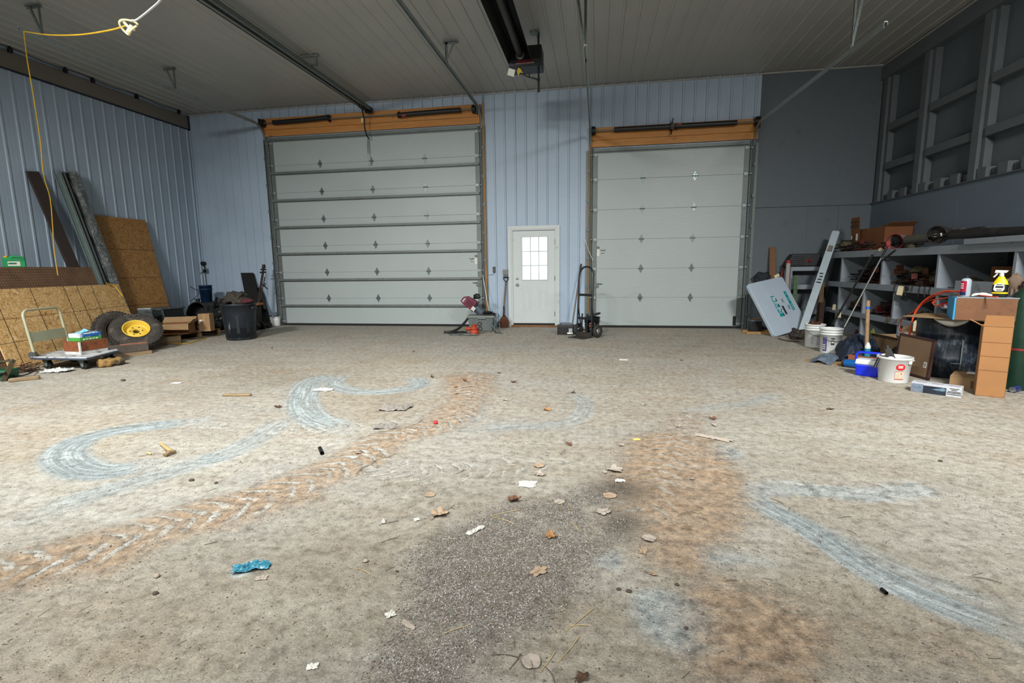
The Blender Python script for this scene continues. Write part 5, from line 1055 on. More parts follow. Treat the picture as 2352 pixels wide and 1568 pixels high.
# ------------------------------------------------------------------ leaning rods before the shelf
t = thing('steel_rod', 'long steel rod standing in the right white bucket against the shelf', 'rod', (3.86,8.42,.30)); A_ = Vector((3.86,8.42,.30)); A_ = PX(1936,757,3.80); B_ = PX(2038,566,4.44); t.location = A_
d = B_-A_; mb = MB(); mb.tube([d*.03,d*.86],.013,10); mb.build('rod', pm('grey_steel_rod',(122,124,122),.4,.6,.1,6,0), t); mb = MB(); mb.tube([d*.86,d],.015,10); mb.cyl((0,0,0),d*.03,.018,n=10); mb.build('dark_end', M['black'], t)
A_ = PX(1912,745,4.25); B_ = PX(2004,585,4.425); tag(MB().tube([A_,B_],.017,10).build('dark_pole', pm('dark_pole_paint',(44,42,42),.6)), 'dark pole leaning on the shelf behind the long steel rod', 'pole')
A_ = PX(2024,600,4.43); B_ = PX(2056,574,4.43); tag(MB().tube([A_,B_],.012,8).build('short_dark_bar', M['black']), 'short dark bar sticking up over the top shelf rail', 'bar')
for px,lab,z1 in ((1884,'brown wooden post standing left of the shelf',.98),(1888,'dark post just right of the brown wooden post',.6)):
    p = PY(px,690,10.45 if px==1884 else 10.3); tag(MB().b2(-.04,.04,-.03,.03,0,z1).build('wood_post', pm('brown_post',(104,84,58),.8,0,.2,9,.3) if px==1884 else M['darkrust'], loc=(p.x,p.y,0)), lab, 'post')

# ------------------------------------------------------------------ white panels at the back right
A_ = PZ(1780,774); Bq = Vector((3.93,10.42,0)); 
def fitpt(px,py,y): return PY(px,py,y)
BL = Vector((A_.x,A_.y,.005)); TL = fitpt(1717,652,10.08); TR = fitpt(1797,634,10.62); BR = BL+(TR-TL); 
t = thing('white_table_panel', 'white moulded panel with teal printing leaning in the back right corner', 'panel', BL); pmw = pm('pale_blue_white_plastic',(176,190,204),.4,0,.04,4,.03)
xd = (BR-BL); yd = (TL-BL); n_ = xd.cross(yd).normalized(); n_ = n_ if n_.y < 0 else -n_
xu, yu = xd.normalized(), yd.normalized(); Wp, Hp = xd.length, yd.length
def rr(w,h,r,k=5):
    out = []
    for cx_,cy_,a0 in ((w-r,r,-PI/2),(w-r,h-r,0),(r,h-r,PI/2),(r,r,PI)): out += [(cx_+r*math.cos(a0+PI/2*i/k),cy_+r*math.sin(a0+PI/2*i/k)) for i in range(k+1)]
    return out
PM = Matrix((xu,yu,xu.cross(yu))).transposed().to_4x4(); sgn = 1 if xu.cross(yu).dot(n_) > 0 else -1
PMc = PM @ Matrix.Translation((0,0,-.035*sgn)); mb = MB(); mb.prism(rr(Wp,Hp,.06), PMc, .07); mb.build('shell', pmw, t, .012)
def decal(name, polys, m, z=.0015): 
    mb = MB()
    for P_ in polys: mb.prism(P_, PM @ Matrix.Translation((0,0,z*sgn)), .002)
    return mb.build(name, m, t)
R4 = lambda x0,y0,x1,y1: [(x0*Wp,y0*Hp),(x1*Wp,y0*Hp),(x1*Wp,y1*Hp),(x0*Wp,y1*Hp)]
teal = pm('teal_print',(0,140,140),.5,0,.06,8,0)
decal('teal_banner', [R4(.80,.36,.87,.72)], teal); [decal('banner_letter', [R4(.825,.38+.04*k,.85,.40+.04*k)], pmw, .003) for k in (0,1,2,4,5,7)]
decal('teal_lettering', [R4(.40,.30,.50,.36),R4(.40,.37,.44,.44),R4(.46,.37,.50,.40),R4(.40,.45,.42,.52),R4(.40,.53,.47,.545),R4(.45,.47,.50,.52),R4(.40,.56,.42,.66),R4(.40,.67,.50,.69),R4(.44,.58,.50,.60)], teal); decal('dark_lettering', [R4(.50,.30,.52,.36),R4(.50,.40,.52,.44),R4(.50,.47,.52,.53),R4(.50,.58,.52,.64)], M['text']); decal('dark_banner', [R4(.56,.32,.61,.48)], M['text'])
mb = MB()
for cx_,cy_ in ((.66,.56),(.74,.42)):
    for dx_,dy_ in ((-.05,.02),(.0,.05),(.05,.0)): v0 = PM @ Vector((cx_*Wp+dx_*.6,cy_*Hp-.04+dy_*.4,.002*sgn)); v1 = PM @ Vector((cx_*Wp-dx_*.6,cy_*Hp+.04+dy_*.4,.002*sgn)); mb.tube([v0,v1],.003,5)
mb.build('ink_sketch', M['text'], t)
# long white board (level) leaning
A_ = PY(1842,735,10.05); B_ = PY(1912,530,10.60); ax_ = (B_-A_).normalized(); A_ = A_-ax_*(A_.z/ax_.z) ; t = thing('white_level_board', 'long white metal board leaning against the left end of the shelf', 'board', A_)
sd = Vector((.86,-.45,0)); sd = (sd-ax_*sd.dot(ax_)).normalized(); nd = ax_.cross(sd); Lb = (B_-A_).length
BM = Matrix((sd,ax_,sd.cross(ax_))).transposed().to_4x4(); mb = MB(); mb.prism(rr(.125,Lb,.03), BM, .035); mb.build('board', pm('blue_white_enamel',(170,184,192),.4,0,.05,5,.05,((120,124,122),.66,.8,9)), t, .004)
mb = MB(); zf = .0185 if (BM.to_3x3() @ Vector((0,0,1))).y < 0 else -.0185
mb.prism([(.02,Lb*.80),(.11,Lb*.80),(.10,Lb*.855),(.03,Lb*.86)], BM @ Matrix.Translation((0,0,zf)), .002); mb.build('torn_sticker', pm('dirty_torn_sticker',(110,104,96),.8,0,.3,20,.2), t)
mb = MB()
for k,(w0,w1) in enumerate(((.025,.10),(.03,.095),(.045,.10),(.03,.09))): mb.prism([(w0,Lb*(.50+.028*k)),(w1,Lb*(.50+.028*k)),(w1,Lb*(.512+.028*k)),(w0,Lb*(.512+.028*k))], BM @ Matrix.Translation((0,0,zf)), .002)
mb.build('printed_lines', M['text'], t)
# things behind the white panel
slab('brown_yardstick', PY(1767,650,10.86),PY(1781,650,10.86),PY(1781,568,10.98),PY(1768,567,10.98), .015, pm('brown_wood_lath',(112,76,44),.7,0,.2,9,.2), 'brown wooden lath with holes sticking up behind the white panel', 'lath', 'board')
p = PY(1770,650,10.8); tag(MB().b2(3.15,3.74,10.79,11.03,0,p.z).build('grey_cabinet', M['grayp2']), 'grey cabinet hidden behind the white panel', 'cabinet')
tag(MB().blob((0,0,.06),(.15,.10,.16),seed=51,amp=.45,sub=4,freq=2.2,flat=0).build('dark_bag', pm('dark_canvas',(30,34,42),.8,0,.25,16,.3), loc=(3.31,10.90,p.z+.002)), 'dark canvas bag on top behind the white panel', 'bag')
p2_ = PY(1793,625,10.90); t = thing('red_pump_wrench', 'dark red tool with white tag behind the white panel', 'tool', (p2_.x,10.90,p.z+.002)); mb = MB(); mb.prism([(-.05,0),(.03,0),(.06,.16),(.05,.26),(.01,.27),(.0,.15)], frame((0,0,0),(1,0,0),(0,0,1)), .05); mb.build('body', pm('dark_red_casting',(96,34,36),.6,.1,.2,10,.2), t, .01); mb = MB(); mb.box(-.08,-.04,.14,.10,.004,.06,(0,-.5,0)); mb.build('hang_tag', M['tagc'], t)
p3_ = PY(1812,600,10.68); t = thing('white_tube_pole', 'white plastic tube with a red cap standing behind the white panel', 'tube', (p3_.x,10.70,0)); mb = MB(); mb.cyl((0,0,0),(0,0,p3_.z-.03),.042,n=18); mb.build('tube', pm('dirty_pale_tube',(158,150,148),.5,0,.08,5,.05), t); mb = MB(); mb.cyl((0,0,p3_.z-.035),(0,0,p3_.z+.02),.047,n=18); mb.build('cap', M['redp'], t)
p4_ = PY(1829,632,10.62); t = thing('green_fence_post', 'green steel post with holes behind the long white board', 'post', (p4_.x,10.62,0)); mb = MB(); mb.b2(-.035,.035,-.008,.008,0,p4_.z); mb.b2(-.004,.004,.008,.035,0,p4_.z); mb.build('post', pm('worn_green_paint',(72,98,62),.6,.1,.2,9,.2,((120,112,96),.56,.7,8)), t)
for k in range(6): mb = MB(); mb.cyl((0,-.010,p4_.z-.06-.11*k),(0,.009,p4_.z-.06-.11*k),.009,n=10); mb.build('bolt_hole', M['black'], t)
p5_ = PY(1850,628,10.86); t = thing('black_generator', 'black ribbed machine with a red knob on the corner shelf', 'machine', (4.0,10.86,1.282)); mb = MB(); mb.hexa([(-.33,-.13,0),(.33,-.13,0),(.33,.13,0),(-.33,.13,0)],[(-.20,-.11,.24),(.30,-.11,.24),(.30,.11,.24),(-.20,.11,.24)]); mb.build('body', M['black'], t, .012)
for k in range(5): mb = MB(); mb.beam((-.31+.025*k,-.137+.004*k,.03+.04*k),(.0,-.137+.004*k,.03+.04*k),.006,.008); mb.build('rib', M['blackm'], t)
mb = MB(); mb.lathe([(.03,0),(.022,.02),(.012,.05),(0,.055)],14,Matrix.Translation((.10,-.135,.10))@Matrix.Rotation(PI/2,4,'X')); mb.box(.04,-.134,.09,.04,.01,.012); mb.build('red_knob', M['redp'], t)
p6_ = PZ(1733,768); t = thing('car_battery', 'black battery on wooden slats left of the white panel', 'battery', (p6_.x+.06,p6_.y+.22,.046), .1); mb = MB(); mb.b2(-.10,.10,-.085,.085,0,.19); mb.build('case', M['black'], t, .006); mb = MB(); mb.b2(-.105,.105,-.09,.09,.19,.215); mb.build('lid', pm('grey_battery_lid',(86,92,94),.5), t, .006); mb = MB(); mb.b2(-.03,.05,-.05,.05,.215,.245); mb.build('terminal_cover', pm('copper_brown_cover',(128,86,52),.6), t, .004)
for k,y in enumerate((p6_.y+.10,p6_.y+.34)): tag(MB().b2(-.24,.34,-.03,.03,.0,.045).build('pine_batten', M['studwood'], loc=(p6_.x+.1,y,0), rot=(0,0,.1), bevel=.003), ('front','rear')[k]+' wooden slat under the black battery left of the white panel', 'slat')
p7_ = PZ(1838,780); tag(MB().blob((0,0,.06),(.13,.10,.11),seed=61,amp=.55,sub=4,freq=2.2,flat=0).build('old_boot', pm('dark_brown_leather',(48,40,36),.7,0,.25,12,.3), loc=(p7_.x,p7_.y+.1,0)), 'dark leather lump at the foot of the white panel, left of the buckets', 'boot')
tag(MB().tube([PZ(1787,777,.01),PZ(1810,783,.01),PZ(1835,784,.012)],.007,6).build('dark_cable', M['rubber']), 'dark cable on the floor in front of the white panel', 'cable')

# ------------------------------------------------------------------ buckets
def pail(name, lab, c, r, h, rot=0, group=None):
    t = thing(name, lab, 'bucket', (c.x,c.y,0), rot, group=group); mb = MB()
    mb.open_lathe([(0,.012),(r*.86,0),(r*.87,.006),(r*.95,h*.74),(r*1.02,h*.745),(r*1.02,h*.765),(r*.96,h*.77),(r*.97,h*.84),(r*1.03,h*.845),(r*1.03,h*.865),(r*.97,h*.87),(r*.985,h*.94),(r*1.06,h*.95),(r*1.06,h),(r*.99,h),(r*.97,h*.95),(r*.84,.02),(0,.02)],44); mb.build('body', M['white'], t)
    mb = MB(); mb.tube([(r*1.03*math.cos(a), r*1.03*math.sin(a)-.0, h*.80-h*.30*abs(math.sin(a))**.8) for a in np.linspace(PI*1.02,PI*1.98,20)],.0035,5); mb.build('bail', M['galvd'], t)
    return t
c1 = PZ(1868,806); c2 = PZ(1906,812); c1 += Vector((.05,.13,0)); c1 *= 1.04; c2 += Vector((.05,.13,0))
b1_ = pail('white_pail', 'white bucket filled with rusty scrap, left of the two', c1, .145, .37, .2)
b2_ = pail('white_pail', 'white bucket with a purple label and the long steel rod in it', c2, .15, .37, .0)
def patch(t, m, name, R0, R1, z0, z1, a0, a1, off=.002):
    mb = MB(); mb.grid(lambda u,v: Vector(((R0+(R1-R0)*v+off)*math.cos(a0+(a1-a0)*u),(R0+(R1-R0)*v+off)*math.sin(a0+(a1-a0)*u),z0+(z1-z0)*v)),10,4); return mb.build(name, m, t)
va = math.atan2(-c2.y,-c2.x)
rr_ = lambda z,r=.15,h=.37: r*(.87+.08*z/(h*.74))
def pt(t,m,name,z0,z1,a0,a1,off=.002,r=.15,h=.37): return patch(t,m,name,rr_(z0,r,h),rr_(z1,r,h),z0,z1,a0,a1,off)
pt(b2_,pm('purple_print',(82,80,130),.5,0,.06,8,0),'purple_label',.03,.24,va-.75,va-.32)
for k in range(3): pt(b2_,M['paper'],'label_lettering',.06+.03*k,.072+.03*k,va-.72,va-.45,.0035)
pt(b2_,M['text'],'dark_logo',.13,.20,va+.05,va+.38); pt(b2_,M['paper'],'logo_lettering',.16,.18,va+.10,va+.34,.0035); pt(b2_,M['text'],'dark_heading',.215,.235,va+.05,va+.40)
va1 = math.atan2(-c1.y,-c1.x); pt(b1_,pm('faded_grey_print',(168,168,176),.6),'faded_print',.05,.24,va1-.5,va1-.3,.002,.145); pt(b1_,pm('faded_grey_print',(168,168,176),.6),'faded_print',.04,.22,va1+.1,va1+.55,.002,.145)
for k in range(10): a = rnd.uniform(0,6.28); rad = rnd.uniform(0,.08); mb = MB(); L=.06; cc_ = Vector((c1.x+rad*math.cos(a),c1.y+rad*math.sin(a),.365+rnd.uniform(0,.03))); dd_ = Vector((rnd.uniform(-1,1),rnd.uniform(-1,1),rnd.uniform(-.2,.3))).normalized()*L*.8; mb.tube([cc_-dd_,cc_+dd_],.010,6); tag(mb.build('rusty_bolt', M['rust']), 'rusty iron piece on top of the left white bucket', 'scrap', 'scrap in the left white bucket')
tag(MB().cyl((c1.x,c1.y,.03),(c1.x,c1.y,.35),.105,n=24).build('scrap_fill', M['rust'], ), 'rusty scrap filling the left white bucket', 'scrap')
# jackets and bags
def heapcloth(name, lab, cat, c, rx, ry, h, seed, m, rz=0.0, nu=90, nv=64):
    def f(u,v):
        x=(u-.5)*2; y=(v-.5)*2; rr2 = x*x+y*y; e = max(0,1-rr2**1.2*.62)
        fold = .45*noise.noise(Vector((x*2.2+seed,y*2.2,1)))+.28*math.sin(x*7+y*4+3.2*noise.noise(Vector((x*2,y*2,seed))))+.2*noise.noise(Vector((x*6,y*6+seed,2)))+.30*max(0,1-2.6*abs(noise.noise(Vector((x*1.2+y*.6+seed,y*2.2-x*.9,5)))))**2-.08
        z = h*e*(.78+.42*fold)+.012; k = 1+.12*noise.noise(Vector((x*1.5,y*1.5,seed+4)))
        return Vector((x*rx*k,y*ry*k,max(.004,z if rr2 < 1.5 else .006+.01*abs(fold))))
    o_ = MB().grid(f,nu,nv).build(name, m, loc=(c[0],c[1],c[2] if len(c)>2 else 0), rot=(0,0,rz), solid=.008); return tag(o_, lab, cat)
dn_ = pm('dark_navy_cloth',(18,32,50),.65,0,.3,9,.4)
heapcloth('navy_jacket', 'dark navy jacket heaped on the floor right of the white buckets', 'jacket', (3.60,7.58), .26, .42, .36, 2, dn_, -.5)
heapcloth('navy_jacket', 'black quilted jacket behind the wooden pole with blue tape', 'jacket', (4.02,7.30), .14, .15, .30, 6, pm('black_cloth',(22,24,28),.7,0,.3,9,.4), .3)
heapcloth('grey_tarp_bag', 'grey blue sack lying on the floor before the navy jacket', 'sack', (3.13,7.36), .13, .26, .10, 9, pm('grey_blue_sack',(86,100,114),.6,0,.15,9,.3), -.75)
tag(MB().b2(-.30,.30,-.22,.22,0,.012).build('cardboard_sheet', M['cardl'], loc=(3.20,7.30,0), rot=(0,0,-.8)), 'flat cardboard sheet on the floor under the grey blue sack', 'cardboard')
A_ = PZ(1950,840,.05); B_ = PZ(1975,846,.05); t = thing('blue_cylinder', 'blue metal cylinder on the floor left of the cooler', 'cylinder', (3.30,6.86,.055), -.85); mb = MB(); mb.cyl((-.17,0,0),(.16,0,0),.05,n=20); mb.build('body', pm('bright_blue_paint',(20,96,168),.35,.1,.08,6,.05), t); mb = MB(); mb.cyl((-.20,0,0),(-.17,0,0),.054,n=20); mb.build('end_cap', M['darkrust'], t)
tag(MB().b2(-.2,.2,-.02,.02,0,.14).build('orange_brown_board', pm('orange_brown_wood',(142,84,56),.75,0,.15,9,.2), loc=(3.42,6.98,0), rot=(0,0,-.85)), 'orange brown board on edge behind the blue cylinder', 'board')
t = thing('wooden_pole', 'wooden pole with a blue tape band standing left of the cooler', 'pole', PZ(1989,835)); d = PY(1994,690,t.location.y+.10)-t.location
mb = MB(); mb.tube([(0,0,0),d],.024,14); mb.build('shaft', pm('bare_wood_pole',(150,122,88),.65,0,.15,10,.1), t); mb = MB(); mb.cyl(d*.865,d*.905,.0255,n=16); mb.build('blue_tape', pm('blue_tape_band',(16,92,190),.5), t)
# small blue cooler
p = PZ(1990,866); t = thing('lunch_cooler', 'small blue cooler with white lid and blue handle', 'cooler', (p.x+.06,p.y+.10,0), -.62); blu = pm('royal_blue_plastic',(16,44,214),.4,0,.06,5,0)
mb = MB(); mb.hexa([(-.105,-.075,0),(.105,-.075,0),(.105,.075,0),(-.105,.075,0)],[(-.12,-.088,.14),(.12,-.088,.14),(.12,.088,.14),(-.12,.088,.14)]); mb.build('body', blu, t, .012)
mb = MB(); mb.hexa([(-.124,-.092,.14),(.124,-.092,.14),(.124,.092,.14),(-.124,.092,.14)],[(-.118,-.086,.20),(.118,-.086,.20),(.118,.086,.20),(-.118,.086,.20)]); mb.build('lid', M['white'], t, .012)
mb = MB(); mb.tube([(-.128,0,.15),(-.128,0,.25),(-.10,0,.275),(.10,0,.275),(.128,0,.25),(.128,0,.15)],.014,8); mb.build('handle', blu, t)
p = PZ(2002,845); t = thing('spray_can', 'white and teal spray can standing behind the cooler', 'spray can', (p.x+.04,p.y+.22,0)); mb = MB(); mb.cyl((0,0,0),(0,0,.22),.034,n=18); mb.build('body', pm('teal_can',(36,130,160),.4), t); mb = MB(); mb.lathe([(.034,.22),(.034,.25),(.02,.28),(.012,.30),(0,.30)],18); mb.build('cap', M['white'], t)
# white tub with red logo
p = PZ(2045,880); tc_ = Vector((p.x+.09,p.y+.13,0)); t = thing('white_tub', 'white tub with a red round logo, grease gun inside', 'tub', tc_); va = math.atan2(-tc_.y,-tc_.x)
mb = MB(); mb.open_lathe([(0,.012),(.135,0),(.137,.006),(.158,.24),(.163,.243),(.163,.26),(.17,.262),(.17,.285),(.158,.287),(.155,.26),(.132,.02),(0,.02)],48); mb.build('body', pm('off_white_tub',(212,214,212),.4,0,.04,5,.03,((150,140,126),.66,.8,8)), t)
rt = lambda z: .137+.021*z/.24
def pq(m,name,z0,z1,a0,a1,off=.002): return patch(t,m,name,rt(z0),rt(z1),z0,z1,va+a0,va+a1,off)
rd = pm('red_print',(200,34,40),.5,0,.05,8,0); mb = MB()
def disc(u,v): a = 2*PI*u; rr3 = v*.034*(1 if math.sin(a) > -.5 else 1.15); th = va+.40+rr3*1.25*math.cos(a)/.15; z = .188+rr3*math.sin(a); return Vector(((rt(z)+.002)*math.cos(th),(rt(z)+.002)*math.sin(th),z))
mb.grid(disc,24,5); mb.build('red_logo', rd, t)
for k in range(2): pq(M['paper'],'logo_lettering',.192-.016*k,.202-.016*k,.26,.54,.0035)
pq(pm('beige_print',(206,190,166),.6),'beige_label',.05,.135,.10,.66); pq(rd,'label_border',.045,.052,.09,.67,.003); pq(rd,'label_border',.134,.137,.09,.67,.003); pq(rd,'label_border',.05,.135,.09,.10,.003); pq(rd,'label_figure',.105,.120,.45,.52,.003)
mb = MB(); mb.box(.165*math.cos(va+.95),.165*math.sin(va+.95),.24,.03,.03,.03); mb.tube([(.172*math.cos(va+a),.172*math.sin(va+a),.255-.0*a) for a in np.linspace(.95,3.3,16)],.006,6); mb.build('handle', M['white'], t)
t2 = thing('grease_gun', 'grey grease gun head sticking out of the white tub', 'grease gun', tc_+Vector((-.03,.0,.20)), (.25,.1,va)); gk = pm('dark_grey_casting',(64,62,60),.5,.3,.2,14,.2)
mb = MB(); mb.hexa([(-.05,-.05,.02),(.05,-.05,.02),(.05,.05,.02),(-.05,.05,.02)],[(-.02,-.025,.18),(.025,-.025,.18),(.025,.025,.18),(-.02,.025,.18)]); mb.cyl((0,0,.18),(0,0,.215),.017,n=10); mb.build('head', gk, t2, .012); mb = MB(); mb.tube([(.02,-.03,.10),(.06,-.10,.09),(.12,-.13,.04),(.15,-.15,.01)],.016,8); mb.build('lever', M['black'], t2)
tag(MB().blob((0,0,.04),(.045,.04,.05),seed=77,amp=.15,sub=3).build('putty_lump', M['white'], loc=tc_+Vector((-.06,-.04,.20))), 'white plastic cap beside the grease gun in the tub', 'cap')
tag(MB().cyl((0,0,0),(0,0,.19),.128,n=28).build('tub_filling', pm('grey_tub_filling',(176,176,172),.7,0,.15,14,.3), loc=tc_+Vector((0,0,.021))), 'pale grey stuff filling the white tub', 'filling')
# framed board
fl_ = PZ(2048,858); fr_ = PZ(2128,873); FL = Vector((3.56,6.72,.004)); FR = Vector((3.86,6.30,.004)); lean_ = Vector((.10,.16,.0)); TLf = PX(2034,770,3.72); TRf = PX(2112,782,4.0)
FR = PZ(2131,873,.004); TRf = PY(2108,785,FR.y+.22); TLf = PY(2034,769,FR.y+.72); FL = FR+(TLf-TRf)
t = thing('framed_board', 'brown framed board leaning on the dark drum behind the white tub', 'framed board', FR)
xd=(FL-FR); yd=(TRf-FR); xu=xd.normalized(); yu=(yd-xu*yd.dot(xu)).normalized(); FM = Matrix((xu,yu,xu.cross(yu))).transposed().to_4x4(); Wf,Hf = xd.length, yd.length; sg = 1 if xu.cross(yu).y < 0 else -1
mb = MB(); mb.prism([(0.01,0.01),(Wf-.01,0.01),(Wf-.01,Hf-.01),(0.01,Hf-.01)], FM, .008); mb.build('panel', pm('brown_hardboard',(122,96,72),.75,0,.08,6,.1), t)
mb = MB(); 
for P_ in ([(0,0),(Wf,0),(Wf,.025),(0,.025)],[(0,Hf-.025),(Wf,Hf-.025),(Wf,Hf),(0,Hf)],[(0,0),(.025,0),(.025,Hf),(0,Hf)],[(Wf-.025,0),(Wf,0),(Wf,Hf),(Wf-.025,Hf)]): mb.prism(P_, FM @ Matrix.Translation((0,0,-.008*sg)), .03)
mb.build('frame', pm('dark_brown_frame',(58,34,28),.6,0,.15,10,.1), t, .002)
mb = MB(); mb.prism([(.05,Hf*.28),(.09,Hf*.28),(.09,Hf*.42),(.05,Hf*.42)], FM @ Matrix.Translation((0,0,.005*sg)), .002); mb.build('paper_label', M['paper'], t); mb = MB()
for k in range(4): mb.prism([(.055+.008*k,Hf*.30),(.058+.008*k,Hf*.30),(.058+.008*k,Hf*.40),(.055+.008*k,Hf*.40)], FM @ Matrix.Translation((0,0,.0065*sg)), .001)
mb.build('label_print', M['text'], t)
# big dark drum
def drummat():
    t = NT('scuffed_dark_drum'); n = t.noise(2.5,6,.7,t.map((9,9,1.6))); n2 = t.noise(9,6,.75)
    col = t.mix(t.mr(n,.45,.68), lin((18,24,32)), lin((36,50,68))); col = t.mix(t.math('MULTIPLY',t.mr(n2,.5,.7),t.mr(n,.42,.66)), col, lin((120,130,136)))
    return t.out(col, .5, 0, t.bump(n2,.2,.004))
dp = Vector((4.10,6.62,0)); t = thing('plastic_drum', 'large scuffed dark blue drum right of the framed board', 'drum', dp); mb = MB(); mb.open_lathe([(0,0),(.255,0),(.275,.02),(.285,.20),(.292,.21),(.292,.24),(.287,.25),(.295,.48),(.302,.49),(.302,.52),(.297,.53),(.305,.66),(.30,.70),(.28,.70),(.28,.66),(.26,.06),(0,.05)],56); mb.build('body', drummat(), t)
vd_ = math.atan2(-dp.y,-dp.x); mb = MB(); mb.grid(lambda u,v: Vector(((.300)*math.cos(vd_+.15+.35*u),(.300)*math.sin(vd_+.15+.35*u),.18+.012*v)),8,1); mb.grid(lambda u,v: Vector(((.308)*math.cos(vd_+.42+.04*u),(.308)*math.sin(vd_+.42+.04*u),.12+.34*v)),2,6); mb.build('scuff_mark', M['galvd'], t)
# boards and boxes on the drum
ZD = .703
tag(MB().b2(-.42,.38,-.30,.30,0,.006).build('cardboard_sheet', M['cardl'], loc=(4.06,6.42,ZD), rot=(0,0,-.86)), 'cardboard sheet lying on the dark drum under the wooden box', 'cardboard')
A_ = PZ(2166,738,ZD+.008); WBX = (4.13,6.16); WBR = -.42
t = thing('wooden_crate_box', 'brown wooden box with a bright blue end standing on the dark drum', 'box', (*WBX,ZD+.008), WBR)
bw, bd, bh = .265, .20, .235
mb = MB(); mb.b2(-bw,bw,-bd,bd,0,bh); mb.build('body', pm('brown_plywood_side',(116,78,50),.7,0,.15,8,.15,((84,58,42),.58,.72,5)), t, .003); mb = MB(); mb.b2(-bw-.016,-bw,-bd-.004,bd+.004,0,bh+.004); mb.build('blue_end', pm('sky_blue_panel',(44,150,204),.55,0,.08,8,.1,((150,180,196),.66,.78,12)), t, .003)
mb = MB(); mb.b2(-bw,bw,-bd-.002,bd,bh,bh+.012); mb.build('top_board', gp, t, .002)
ZB_ = ZD+.008+bh+.014; BMx = Matrix.Translation((*WBX,0)) @ Matrix.Rotation(WBR,4,'Z'); onb = lambda x,y: (BMx @ Vector((x,y,0)))
# bottles on the wooden box
p = onb(-.185,-.08); t = thing('oil_bottle', 'silver bottle with red label and black cap on the wooden box', 'bottle', (p.x,p.y,ZB_), -.7); mb = MB(); mb.lathe([(.042,0),(.045,.01),(.045,.17),(.036,.185),(.022,.195),(0,.196)],24); mb.build('body', pm('silver_grey_bottle',(160,174,184),.35,0,.04,5,0), t); mb = MB(); mb.cyl((0,0,.195),(0,0,.225),.024,n=18); mb.build('cap', M['black'], t)
vb = -2.1; patch(t,pm('crimson_label',(168,20,52),.45,0,.08,8,0),'red_label',.045,.045,.05,.165,vb-.5,vb+.8); 
for k in range(3): patch(t,M['paper'],'label_stripe',.045,.045,.085+.022*k,.095+.022*k,vb-.35,vb+.3,.0035)
patch(t,pm('navy_print',(24,30,70),.5),'navy_band',.045,.045,.012,.05,vb-.5,vb+.8)
p = onb(.085,-.09); t = thing('spray_bottle', 'black and yellow cleaner spray bottle with white trigger on the wooden box', 'spray bottle', (p.x,p.y,ZB_), -.75); yl = pm('bright_yellow_plastic',(236,206,20),.4,0,.05,5,0)
def ovl(prof, k, name, m, n=28):
    mb = MB(); mb.open_lathe(prof,n,Matrix.Diagonal((1,k,1,1))); return mb.build(name, m, t)
ovl([(0,0),(.062,0),(.065,.01),(.062,.13)],.6,'lower_body',M['black']); ovl([(.0625,.13),(.05,.165),(.03,.20),(.022,.215),(0,.216)],.62,'upper_body',yl); ovl([(.0655,.035),(.0655,.05)],.62,'yellow_stripe',yl)
mb = MB(); mb.prism([(-.045,.075),(-.03,.06),(.025,.06),(.04,.08),(.038,.12),(.0,.15),(-.04,.13)], frame((0,-.0405,0),(1,0,0),(0,0,1)),.003); mb.build('white_label', M['paper'], t); mb = MB()
for x0,z0,x1,z1 in ((-.03,.095,.03,.115),(-.02,.07,.02,.078),(-.025,.125,.02,.132)): mb.b2(x0,x1,-.0435,-.0415,z0,z1)
mb.build('label_print', M['text'], t)
mb = MB(); mb.cyl((0,0,.212),(0,0,.25),.019,n=16); mb.hexa([(-.055,-.017,.25),(.035,-.017,.25),(.035,.017,.25),(-.055,.017,.25)],[(-.05,-.014,.28),(.05,-.014,.275),(.05,.014,.275),(-.05,.014,.28)]); mb.tube([(-.03,0,.25),(-.045,0,.225),(-.06,0,.205)],.008,8); mb.build('trigger_head', M['white'], t, .004)
heapcloth('paper_bag', 'white crumpled paper lying on the wooden box', 'paper', (*onb(-.05,-.10).xy,ZB_), .08, .05, .03, 14, M['paper'], -.7, 18, 12)
p = onb(.205,-.04); t = thing('work_glove', 'brown work glove standing at the right end of the wooden box', 'glove', (p.x,p.y,ZB_+.075), -.7); gl = pm('brown_knit_glove',(112,94,80),.9,0,.2,20,.4)
mb = MB(); mb.blob((0,0,.07),(.06,.035,.085),seed=81,amp=.2,sub=3); mb.build('palm', gl, t)
for k in range(4): mb = MB(); x = -.045+.03*k; mb.tube([(x,0,.05),(x*1.2,-.01,-.0),(x*1.25,-.012,-.05-.01*(k in(1,2)))],[.016,.016,.012],8); mb.build('finger', gl, t)
mb = MB(); mb.tube([(-.05,-.01,.11),(-.075,-.02,.07),(-.08,-.02,.03)],[.017,.016,.012],8); mb.build('thumb', gl, t); mb = MB(); mb.tube([(-.03,0,.14),(.0,.01,.17),(.03,0,.14)],.012,6); mb.build('cuff', gl, t)
# paper roll hanging under the sheet
p = PX(2210,752,3.98); t = thing('paper_roll', 'white paper curled out from under the cardboard on the drum', 'paper', (3.92,6.30,ZD-.002), -.82); mb = MB(); mb.grid(lambda u,v: Vector(((u-.5)*.30,-.02-.05*math.sin(v*PI)*(1-abs(u-.5)*1.2),-.085*v*(1-(2*u-1)**2*.8))),16,8); mb.build('sheet', M['paper'], t, solid=.002)
